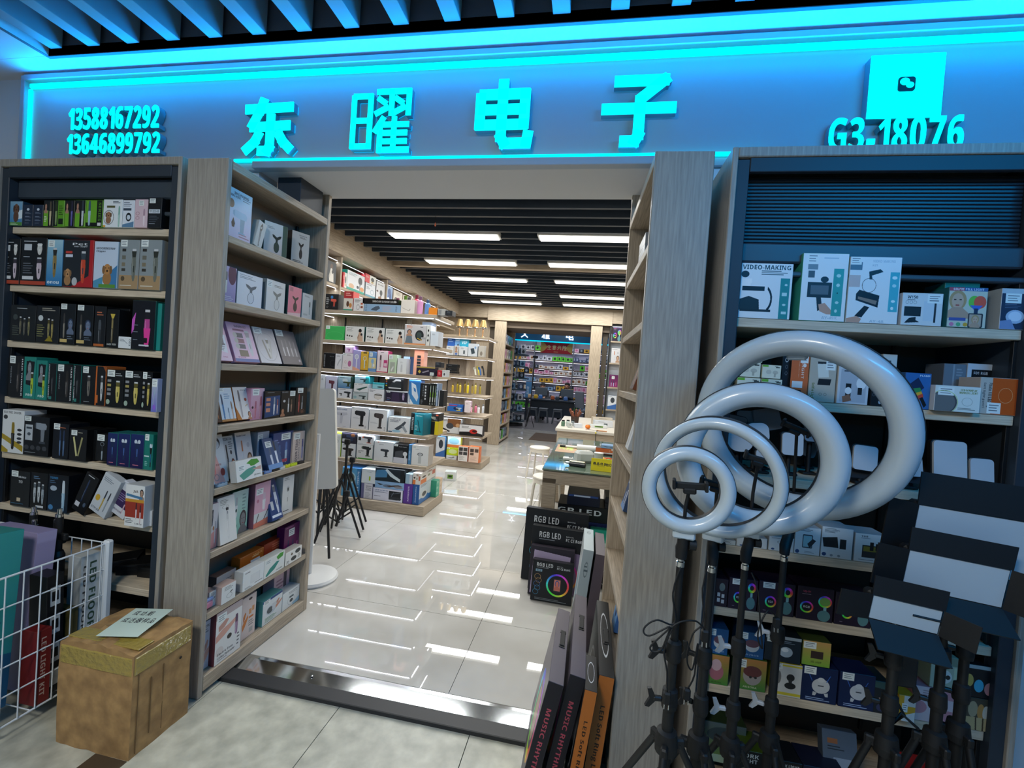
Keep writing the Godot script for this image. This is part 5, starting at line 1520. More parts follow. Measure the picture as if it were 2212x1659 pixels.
	var cable := thing("power_cable", "black cable hanging over the front of the pale counter", "cable", Vector3(0.14, yy, -6.62), Vector3.ZERO, pg)
	part(cable, "cord", wire([Vector3(0.05, 0.006, -0.1), Vector3(0.01, 0.004, 0.0), Vector3(0, -0.05, 0.03), Vector3(0.01, -0.2, 0.03), Vector3(0.03, -0.36, 0.04)], 0.005), mat.black)
	part(cable, "tie", bx(Vector3(0.02, 0.02, 0.02), 0.006), flat(Color("d8c81c")), Vector3(0.0, -0.02, 0.02))
	var bin_ := thing("red_bin", "red plastic bin beside the pale counter", "bin", Vector3(0.98, 0, -6.7))
	part(bin_, "tub", lathe([Vector2(0, 0), Vector2(0.12, 0), Vector2(0.16, 0.34), Vector2(0.15, 0.34), Vector2(0.11, 0.01)], 20), flat(Color("b82434"), 0.4))
	part(bin_, "rim", lathe([Vector2(0.155, 0.335), Vector2(0.168, 0.345), Vector2(0.155, 0.355)], 20), flat(Color("c83444"), 0.4))
	# white plastic stools
	for i in 3:
		var p: Vector3 = [Vector3(-0.66, 0, -6.62), Vector3(-0.4, 0, -5.15), Vector3(-0.37, 0, -4.72)][i]
		var s := thing("stool", ["cream round plastic stool standing in the aisle by the pale counter", "white round stool half hidden behind the glass counter, farther in", "white round stool beside the glass counter's front leg"][i], "stool", p, Vector3.ZERO, "round plastic stools by the counters")
		part(s, "seat", lathe([Vector2(0, 0.43), Vector2(0.145, 0.43), Vector2(0.155, 0.44), Vector2(0.155, 0.452), Vector2(0.145, 0.46), Vector2(0, 0.462)], 28), flat(Color("e6dfd2"), 0.35))
		part(s, "apron_ring", lathe([Vector2(0.13, 0.385), Vector2(0.146, 0.39), Vector2(0.146, 0.432), Vector2(0.13, 0.43)], 28), flat(Color("e2dbce"), 0.35))
		for k in 4:
			var a := PI / 4 + k * PI / 2 + 0.3
			var d := Vector3(cos(a), 0, sin(a))
			var st := tool()
			tube(st, [d * 0.12 + Vector3(0, 0.42, 0), d * 0.148 + Vector3(0, 0.36, 0), d * 0.185 + Vector3(0, 0.004, 0)], [0.016, 0.015, 0.012], 8)
			part(s, "leg", st.commit(), flat(Color("e2dbce"), 0.35))
	# tall narrow bay glimpsed at the far end behind the counters
	var bay := thing("end_bay", "black framed bay of goods at the far end behind the counters", "shelves", Vector3(0.62, 0, -9.3))
	part(bay, "back_panel", bx(Vector3(0.6, 2.66, 0.02), 0.001), flat(Color("c4ccd4"), 0.5), Vector3(0, 1.333, -0.06))
	for s in [-0.28, 0.28]:
		part(bay, "frame_post", bx(Vector3(0.03, 2.66, 0.14), 0.002), mat.black, Vector3(s, 1.333, 0.0))
	for y_ in [2.33, 1.89, 1.4, 0.95]:
		part(bay, "shelf", bx(Vector3(0.53, 0.03, 0.14), 0.002), mat.wood_along, Vector3(0, y_ - 0.015, 0.02))
	led(bay, Vector3(0, 2.62, 0.07), 0.5, true, 0.12)
	for q in [["rgbpurple2", 2.33, 0.3, "dark fan card"], ["womanbox", 1.89, 0.3, "portrait card"], ["magenta", 1.4, 0.25, "crimson carton"], ["bluestand", 0.95, 0.28, "white and blue carton"]]:
		for i in 2:
			place(q[0], 0.17, q[2], 0.08, Vector3(0.47 + 0.2 * i, q[1] + 0.0005, -9.27), Vector3.ZERO, "%s %s on the end bay behind the counters" % [["first", "second"][i], q[3]], "product_box", "cartons on the end bay")

const TIERS := ["bottom", "second lowest", "third lowest", "fourth lowest", "fifth lowest", "sixth lowest", "second highest", "topmost"]

func build_far_shop() -> void:
	# side rack of the far opening, its boards facing the passage
	var w := thing("passage_shelves", "narrow wooden passage shelves behind the far pillar", "shelves", Vector3(-1.93, 0, -9.85))
	part(w, "back_panel", bx(Vector3(0.02, 2.5, 1.1), 0.001), mat.wood_up, Vector3(-0.11, 1.254, 0))
	part(w, "end_panel", bx(Vector3(0.24, 2.5, 0.03), 0.002), mat.wood_up, Vector3(0, 1.254, -0.55))
	for tier in 8:
		var y: float = [0.06, 0.4, 0.69, 0.97, 1.25, 1.54, 1.84, 2.15][tier]
		part(w, "shelf", bx(Vector3(0.22, 0.028, 1.08), 0.002), mat.wood_deep, Vector3(0.01, y, 0))
		for i in 4:
			var k := (i * 3 + int(y * 10)) % 8
			place("far%d" % k, 0.2, 0.2, 0.1, Vector3(-1.89, y + 0.0145, -9.5 - 0.24 * i), Vector3(0, PI / 2, 0), "%s carton from the pillar on the %s passage board" % [["first", "second", "third", "fourth"][i], TIERS[tier]], "passage_carton", "cartons in the passage shelves")
	# the shop beyond the corridor
	wall("wall_far", Vector3(-4, -0.1, -17.9), Vector3(2.4, 3.6, -17.7), flat(Color("c4c8dc"), 0.7), "pale rear wall of the shop beyond the corridor")
	wall("wall_far", Vector3(-4.2, -0.1, -17.9), Vector3(-4, 3.6, -12.6), mat.paint, "side wall of the far shop by the sundries rack")
	wall("wall_far", Vector3(1.6, -0.1, -17.9), Vector3(1.8, 3.6, -12.6), mat.paint, "side wall of the far shop by the swivel chair")
	wall("ceiling", Vector3(-6, 3.2, -17.9), Vector3(4, 3.3, -10.6), mat.paint, "ceiling over the corridor and the far shop")
	for sx in [-6.0, 4.0]:
		wall("wall_far", Vector3(sx - 0.1, -0.1, -12.6), Vector3(sx + 0.1, 3.3, -10.6), mat.paint, "end wall of the cross corridor, " + ("island side" if sx < 0 else "counter side"))
	wall("floor", Vector3(-6, -0.2, -12.5), Vector3(-3.6, -0.004, -10.6), flat(Color("a8a6a2"), 0.2), "tiled cross corridor floor, island side")
	wall("floor", Vector3(2.2, -0.2, -12.5), Vector3(4, -0.004, -10.6), flat(Color("a8a6a2"), 0.2), "tiled cross corridor floor, counter side")
	var sign_ := thing("shop_sign", "blue sign board with white characters over the far shop", "sign", Vector3(-1.2, 2.78, -13.0))
	part(sign_, "board", bx(Vector3(4.4, 0.5, 0.03), 0.003), flat(Color("1c6a94"), 0.35))
	part(sign_, "light_strip", bx(Vector3(4.3, 0.03, 0.02), 0.008), glow(Color(0, 0.85, 1), 1.0), Vector3(0, -0.235, 0.03))
	area(sign_, Vector3(0, -0.2, 0.06), Vector2(4.2, 0.04), Vector3(0, 0.5, 1), Color(0, 0.66, 1), 0.5)
	var xs := [-0.78, -0.16, 0.53]
	for i in 3:
		part(sign_, "letter", carved(["文", "雅", "电"][i], 0.24, 0.24, 0.028, 0.02, 0.04), glow(Color(0.95, 0.97, 1), 1.2), Vector3(xs[i], -0.04, 0))
	var bann := place("banner", 0.94, 0.36, 0.006, Vector3(-1.04, 2.225, -13.2), Vector3.ZERO, "red banner with gold characters hanging in the far shop", "banner", "", "banner")
	for s in [-0.4, 0.4]:
		part(bann, "cord", rod(Vector3(s, 0.35, 0), Vector3(s, 0.97, 0), 0.004), mat.white)
	for i in 3:
		var lamp := thing("ceiling_light", "%s long white ceiling light of the far shop from its entrance" % ["first", "second", "third"][i], "lamp", Vector3(-1.4, 3.15, -13.9 - 1.3 * i))
		part(lamp, "diffuser", bx(Vector3(2.2, 0.02, 0.2), 0.004), mat.lamp)
		area(lamp, Vector3(0, -0.04, 0), Vector2(2.2, 0.2), Vector3.DOWN, Color(0.95, 0.96, 1), 2.0)
	var lamp2 := thing("ceiling_light", "white panel light over the cross corridor", "lamp", Vector3(-1.0, 3.15, -11.5))
	part(lamp2, "diffuser", bx(Vector3(0.6, 0.02, 0.6), 0.004), mat.lamp)
	area(lamp2, Vector3(0, -0.04, 0), Vector2(0.6, 0.6), Vector3.DOWN, Color(1, 1, 1), 0.7)
	var unit := thing("rear_shelving", "wall of grey shelving across the back of the far shop", "shelves", Vector3(-1.55, 0, -17.45))
	var ys := [2.535, 2.154, 1.844, 1.625, 1.315, 1.006, 0.623, 0.277]
	for x in [-3.0, -2.207, -0.689, 0.75]:
		part(unit, "upright", bx(Vector3(0.045, 2.9, 0.36), 0.003), flat(Color("5a6068"), 0.4), Vector3(x + 1.55, 1.45, 0))
	for y in ys:
		part(unit, "shelf", bx(Vector3(3.75, 0.04, 0.34), 0.002), flat(Color("6a5a50"), 0.5), Vector3(0.42, y - 0.02, 0))
		if y < 2.6:
			part(unit, "light_strip", bx(Vector3(3.7, 0.01, 0.02), 0.002), mat.strip, Vector3(0.42, y - 0.046, 0.12))
	for y in [2.535, 2.154, 1.625, 1.006]:
		area(unit, Vector3(0.42, y - 0.06, 0.13), Vector2(3.7, 0.03), Vector3.DOWN, Color(0.95, 0.93, 1), 0.7)
	# the goods there are a few pixels each: one mass per kind of carton
	var rng := RandomNumberGenerator.new()
	rng.seed = 5
	var masses := []
	for k in 8:
		masses.append([])
	for r in ys.size():
		var x := -2.95
		while x < 0.7:
			var wd := rng.randf_range(0.09, 0.24)
			var k := (int(floor((x + 3) / 0.75)) * 3 + r * 5) % 8 if rng.randf() < 0.75 else rng.randi() % 8
			if rng.randf() < 0.93:
				masses[k].append([x + wd / 2, ys[r] + 0.002, wd * 0.95, rng.randf_range(0.1, 0.21)])
			x += wd
	var tints := ["white", "black", "pink", "green", "blue", "cream", "navy", "yellow"]
	for k in 8:
		var st := tool()
		for q in masses[k]:
			st.append_from(carton(q[2], q[3], 0.2, "far%d" % k), 0, Transform3D(Basis(), Vector3(q[0], q[1], -17.4)))
		var m := solo("small_cartons", "many tiny %s cartons along the far shop's rear shelving" % tints[k], "boxes", st.commit(), art_mat("far%d" % k))
		m.set_meta("kind", "stuff")
	var rack := thing("round_rack", "tall teal-grey tiered rack of sundries at the far shop's entrance", "rack", Vector3(-2.2, 0, -13.3))
	part(rack, "pole", rod(Vector3(0, 0.06, 0), Vector3(0, 2.4, 0), 0.03), mat.chrome)
	part(rack, "castor_base", lathe([Vector2(0, 0), Vector2(0.3, 0), Vector2(0.3, 0.06), Vector2(0, 0.07)], 20), mat.black)
	for i in 7:
		var y: float = [0.12, 0.42, 0.74, 1.06, 1.4, 1.74, 2.1][i]
		part(rack, "tray", lathe([Vector2(0, y), Vector2(0.34, y), Vector2(0.35, y + 0.04), Vector2(0.33, y + 0.012), Vector2(0, y + 0.012)], 20), flat(Color("3a5260"), 0.4))
		for j in 4:
			var k: int = [4, 0, 6, 1][(i + j) % 4]
			place("far%d" % k, 0.17, 0.2, 0.12, Vector3(-2.36 + 0.11 * j, y + 0.0135, -13.18 + 0.03 * (j % 2)), Vector3(0, 0.3 * j - 0.4, 0), "%s carton from the aisle wall on the round rack's %s tray" % [["first", "second", "third", "fourth"][j], TIERS[i]], "rack_carton", "cartons on the round rack")
	var pole := thing("tripod", "thin black camera pole standing beside the round rack", "tripod", Vector3(-1.68, 0, -13.0))
	part(pole, "pole", rod(Vector3(0, 0.3, 0), Vector3(0.05, 2.06, 0), 0.014), mat.black)
	part(pole, "head", bx(Vector3(0.16, 0.06, 0.05), 0.01), mat.black, Vector3(0.06, 2.08, 0))
	for k in 3:
		part(pole, "leg", rod(Vector3(0, 0.5, 0), Vector3(0.16 * cos(k * 2.1), 0.01, 0.16 * sin(k * 2.1)), 0.01), mat.black)
	# desk with two workplaces
	var desk := thing("desk", "dark reception desk with two monitors in the far shop", "desk", Vector3(-1.26, 0, -15.4))
	var dk := flat(Color("22303e"), 0.45)
	part(desk, "desktop", bx(Vector3(1.75, 0.05, 0.7), 0.004), dk, Vector3(0, 0.735, 0))
	part(desk, "modesty_panel", bx(Vector3(1.5, 0.56, 0.03), 0.003), dk, Vector3(0.05, 0.43, 0.2))
	for s in [-0.84, 0.84]:
		part(desk, "leg", bx(Vector3(0.05, 0.71, 0.6), 0.004), dk, Vector3(s, 0.357, 0))
	for i in 2:
		var mon := thing("monitor", ["grey monitor turned away in front of the person in a black cap", "grey monitor turned away in front of the bare-headed man"][i], "monitor", Vector3([-1.63, -0.73][i], 0.7605, -15.36), Vector3(0, 0.05 - 0.1 * i, 0))
		part(mon, "back_shell", bx(Vector3(0.42, 0.27, 0.03), 0.008), flat(Color("56626c"), 0.45), Vector3(0, 0.25, 0))
		part(mon, "screen", bx(Vector3(0.4, 0.25, 0.004), 0.001), flat(Color("a8c0d8"), 0.2), Vector3(0, 0.25, -0.017))
		part(mon, "stand", bx(Vector3(0.05, 0.13, 0.02), 0.004), mat.black, Vector3(0, 0.07, 0))
		part(mon, "foot", bx(Vector3(0.2, 0.01, 0.16), 0.004), mat.black, Vector3(0, 0.006, 0))
	var small := [["basket of snacks", "d8b890", -1.98], ["yellow toy", "d8b020", -1.78], ["blue tissue box", "3a7ac8", -1.62], ["orange phone box", "b85a2a", -1.2], ["dark sample box", "2a3a4a", -1.04], ["white and blue mug", "4a7ac0", -0.76]]
	for q in small:
		var o := thing("desk_item", "%s on the far shop's desk" % q[0], "item", Vector3(q[2], 0.7605, -15.15), Vector3.ZERO, "small things on the far desk")
		part(o, "body", bx(Vector3(0.14, 0.12, 0.1), 0.02), flat(Color(q[1]), 0.4), Vector3(0, 0.06, 0))
		part(o, "lid", bx(Vector3(0.1, 0.02, 0.08), 0.008), flat(Color(q[1]).lightened(0.4), 0.4), Vector3(0, 0.128, 0))
	for i in 3:
		var s := thing("stool", "%s grey square plastic stool from the round rack, before the dark desk" % ["first", "second", "third"][i], "stool", Vector3([-1.8, -1.44, -0.97][i], 0, -14.75), Vector3.ZERO, "grey square stools before the desk")
		var gm := flat(Color("5c646c"), 0.4)
		part(s, "seat", bx(Vector3(0.29, 0.035, 0.29), 0.014), gm, Vector3(0, 0.462, 0))
		part(s, "apron", bx(Vector3(0.27, 0.06, 0.27), 0.01), gm, Vector3(0, 0.42, 0))
		for k in 4:
			var sx := -1.0 if k < 2 else 1.0
			var sz := -1.0 if k % 2 == 0 else 1.0
			part(s, "leg", rod(Vector3(sx * 0.12, 0.42, sz * 0.12), Vector3(sx * 0.16, 0.0, sz * 0.16), 0.02, 6), gm)
	var sw := thing("swivel_chair", "grey office chair back beside the dark desk", "chair", Vector3(-0.1, 0, -15.0), Vector3(0, -0.9, 0))
	part(sw, "seat", bx(Vector3(0.46, 0.07, 0.45), 0.03), flat(Color("6a727c"), 0.8), Vector3(0, 0.47, 0))
	part(sw, "backrest", bx(Vector3(0.44, 0.55, 0.05), 0.024), flat(Color("7a828c"), 0.8), Vector3(0, 0.84, 0.24), Vector3(0.12, 0, 0))
	part(sw, "column", rod(Vector3(0, 0.08, 0), Vector3(0, 0.45, 0), 0.025), mat.black)
	for k in 5:
		part(sw, "foot", rod(Vector3(0, 0.09, 0), Vector3(0.28 * cos(k * TAU / 5), 0.03, 0.28 * sin(k * TAU / 5)), 0.018), mat.black)
	for y in [0.62]:
		for s in [-0.24, 0.24]:
			part(sw, "armrest", wire([Vector3(s, 0.48, 0.1), Vector3(s, y, 0.1), Vector3(s, y + 0.02, -0.14)], 0.018), mat.black)
	place("blueslim", 0.2, 0.55, 0.2, Vector3(-2.1, 0.7605, -15.55), Vector3(0, 0.1, 0), "tall blue carton standing on the far desk's end", "product_box")

# ---------------------------------------------------------------- people
# bones: [a, b, ra, rb]; the joined tapered capsules are meshed with surface nets
func body_mesh(bones: Array, cell_: float, blend: float, st: SurfaceTool = null) -> ArrayMesh:
	var own := st == null
	if own:
		st = tool()
	var lo := Vector3.ONE * 1e9
	var hi := -lo
	for b in bones:
		var m := maxf(b[2], b[3]) + blend
		lo = lo.min(b[0] - Vector3.ONE * m).min(b[1] - Vector3.ONE * m)
		hi = hi.max(b[0] + Vector3.ONE * m).max(b[1] + Vector3.ONE * m)
	var n := Vector3i(((hi - lo) / cell_).ceil()) + Vector3i.ONE
	var f := PackedFloat32Array()
	f.resize(n.x * n.y * n.z)
	f.fill(1.0)
	for b in bones:
		var m := maxf(b[2], b[3]) + blend + cell_
		var a0 := Vector3i(((b[0].min(b[1]) - Vector3.ONE * m - lo) / cell_).floor()).clamp(Vector3i.ZERO, n - Vector3i.ONE)
		var a1 := Vector3i(((b[0].max(b[1]) + Vector3.ONE * m - lo) / cell_).ceil()).clamp(Vector3i.ZERO, n - Vector3i.ONE)
		var ab: Vector3 = b[1] - b[0]
		var l2 := maxf(ab.length_squared(), 1e-9)
		for z in range(a0.z, a1.z + 1):
			for y in range(a0.y, a1.y + 1):
				for x in range(a0.x, a1.x + 1):
					var p := lo + Vector3(x, y, z) * cell_
					var t := clampf((p - b[0]).dot(ab) / l2, 0.0, 1.0)
					var d: float = (p - b[0] - ab * t).length() - lerpf(b[2], b[3], t)
					var i := x + n.x * (y + n.y * z)
					var e := f[i]
					var h := maxf(blend - absf(d - e), 0.0) / blend
					f[i] = minf(d, e) - h * h * blend * 0.25
	var idx := {}
	var verts := []
	for z in n.z - 1:
		for y in n.y - 1:
			for x in n.x - 1:
				var sum := Vector3.ZERO
				var c := 0
				for e in [[0, 0, 0, 1, 0, 0], [0, 1, 0, 1, 1, 0], [0, 0, 1, 1, 0, 1], [0, 1, 1, 1, 1, 1], [0, 0, 0, 0, 1, 0], [1, 0, 0, 1, 1, 0], [0, 0, 1, 0, 1, 1], [1, 0, 1, 1, 1, 1], [0, 0, 0, 0, 0, 1], [1, 0, 0, 1, 0, 1], [0, 1, 0, 0, 1, 1], [1, 1, 0, 1, 1, 1]]:
					var u := f[x + e[0] + n.x * (y + e[1] + n.y * (z + e[2]))]
					var v := f[x + e[3] + n.x * (y + e[4] + n.y * (z + e[5]))]
					if (u < 0.0) != (v < 0.0):
						var t := u / (u - v)
						sum += Vector3(e[0], e[1], e[2]).lerp(Vector3(e[3], e[4], e[5]), t)
						c += 1
				if c > 0:
					idx[Vector3i(x, y, z)] = verts.size()
					verts.append(lo + (Vector3(x, y, z) + sum / c) * cell_)
	st.set_smooth_group(0)
	for k in idx:
		var i0: float = f[k.x + n.x * (k.y + n.y * k.z)]
		for ax in 3:
			var s := Vector3i.ZERO
			s[ax] = 1
			var q: Vector3i = k + s
			var i1 := f[q.x + n.x * (q.y + n.y * q.z)]
			if (i0 < 0.0) == (i1 < 0.0):
				continue
			var u := Vector3i.ZERO
			u[(ax + 1) % 3] = 1
			var v := Vector3i.ZERO
			v[(ax + 2) % 3] = 1
			var c := [k, k - u, k - u - v, k - v]
			var ok := true
			for w in c:
				ok = ok and idx.has(w)
			if not ok:
				continue
			var order := [0, 2, 1, 0, 3, 2] if i0 < 0.0 else [0, 1, 2, 0, 2, 3]
			for o in order:
				st.add_vertex(verts[idx[c[o]]])
	if own:
		st.index()
		st.generate_normals()
		return st.commit()
	return null

func seated(label: String, at: Vector3, turn: float, top_c: Color, skin: Color, hair: Color, cap: bool) -> void:
	var t := thing("person", label, "person", at, Vector3(0, turn, 0))
	var torso := []
	torso.append([Vector3(0, 0.5, 0), Vector3(0, 0.72, 0.02), 0.15, 0.14])
	torso.append([Vector3(0, 0.72, 0.02), Vector3(0, 0.93, 0.0), 0.145, 0.13])
	torso.append([Vector3(-0.14, 0.98, 0.0), Vector3(0.14, 0.98, 0.0), 0.075, 0.075])
	for s in [-1.0, 1.0]:
		torso.append([Vector3(s * 0.18, 0.97, 0.0), Vector3(s * 0.23, 0.73, 0.1), 0.058, 0.046])
		torso.append([Vector3(s * 0.23, 0.73, 0.1), Vector3(s * 0.13, 0.79, 0.32), 0.046, 0.036])
		torso.append([Vector3(s * 0.09, 0.5, 0.02), Vector3(s * 0.13, 0.49, 0.42), 0.088, 0.066])
		torso.append([Vector3(s * 0.13, 0.49, 0.42), Vector3(s * 0.13, 0.08, 0.4), 0.062, 0.045])
		torso.append([Vector3(s * 0.13, 0.045, 0.38), Vector3(s * 0.13, 0.035, 0.52), 0.042, 0.034])
	part(t, "clothed_body", body_mesh(torso, 0.022, 0.06), flat(top_c, 0.85))
	var head := [[Vector3(0, 0.98, 0.0), Vector3(0, 1.1, 0.02), 0.056, 0.052], [Vector3(0, 1.2, 0.0), Vector3(0, 1.13, 0.05), 0.088, 0.058], [Vector3(0, 1.16, 0.075), Vector3(0, 1.14, 0.118), 0.02, 0.014], [Vector3(-0.088, 1.17, 0.0), Vector3(-0.09, 1.145, 0.0), 0.016, 0.012], [Vector3(0.088, 1.17, 0.0), Vector3(0.09, 1.145, 0.0), 0.016, 0.012], [Vector3(-0.03, 1.2, 0.075), Vector3(0.03, 1.2, 0.075), 0.02, 0.02]]
	for s in [-1.0, 1.0]:
		var wr := Vector3(s * 0.13, 0.79, 0.32)
		head.append([wr - Vector3(0, 0, 0.03), wr + Vector3(-s * 0.02, 0.0, 0.07), 0.03, 0.03])
		for k in 4:
			head.append([wr + Vector3(-s * 0.02 + 0.018 * (k - 1.5), 0.0, 0.07), wr + Vector3(-s * 0.025 + 0.021 * (k - 1.5), -0.012, 0.145 - 0.01 * absf(k - 1.5)), 0.0095, 0.008])
		head.append([wr + Vector3(-s * 0.035, 0.0, 0.03), wr + Vector3(-s * 0.07, -0.01, 0.085), 0.011, 0.009])
	part(t, "head_and_hands", body_mesh(head, 0.009, 0.02), flat(skin, 0.6))
	var hr := [[Vector3(0, 1.225, -0.012), Vector3(0, 1.2, -0.03), 0.094, 0.09]]
	if cap:
		hr.append([Vector3(-0.05, 1.25, 0.06), Vector3(0.05, 1.25, 0.06), 0.03, 0.03])
		hr.append([Vector3(-0.04, 1.225, 0.1), Vector3(0.04, 1.225, 0.1), 0.014, 0.014])
	else:
		hr.append([Vector3(-0.04, 1.262, 0.04), Vector3(0.04, 1.262, 0.04), 0.034, 0.034])
	part(t, "cap" if cap else "hair", body_mesh(hr, 0.012, 0.03), flat(hair, 0.8))
	for s in [-1.0, 1.0]:
		part(t, "eye", lathe([Vector2(0, -0.007), Vector2(0.008, 0), Vector2(0, 0.007)], 8), mat.black, Vector3(s * 0.032, 1.172, 0.088))
	part(t, "mouth", bx(Vector3(0.04, 0.008, 0.01), 0.003), flat(Color("8a4a44")), Vector3(0, 1.108, 0.104))
	var st := thing("stool", "low black seat under the " + label.get_slice(" seated", 0), "stool", at + Vector3(0, -at.y, -0.04))
	part(st, "seat", bx(Vector3(0.36, 0.05, 0.36), 0.02), mat.black, Vector3(0, 0.31 + at.y, 0))
	part(st, "column", rod(Vector3(0, 0, 0), Vector3(0, 0.3 + at.y, 0), 0.04), mat.black)

func build_people() -> void:
	seated("person in a black cap seated behind a grey monitor", Vector3(-1.66, 0.0, -16.1), 0.0, Color("2a2c30"), Color("b8886c"), Color("141416"), true)
	seated("short-haired man in dark top seated behind a grey monitor", Vector3(-0.78, 0.06, -16.0), -0.2, Color("22303a"), Color("a87a5e"), Color("181614"), false)

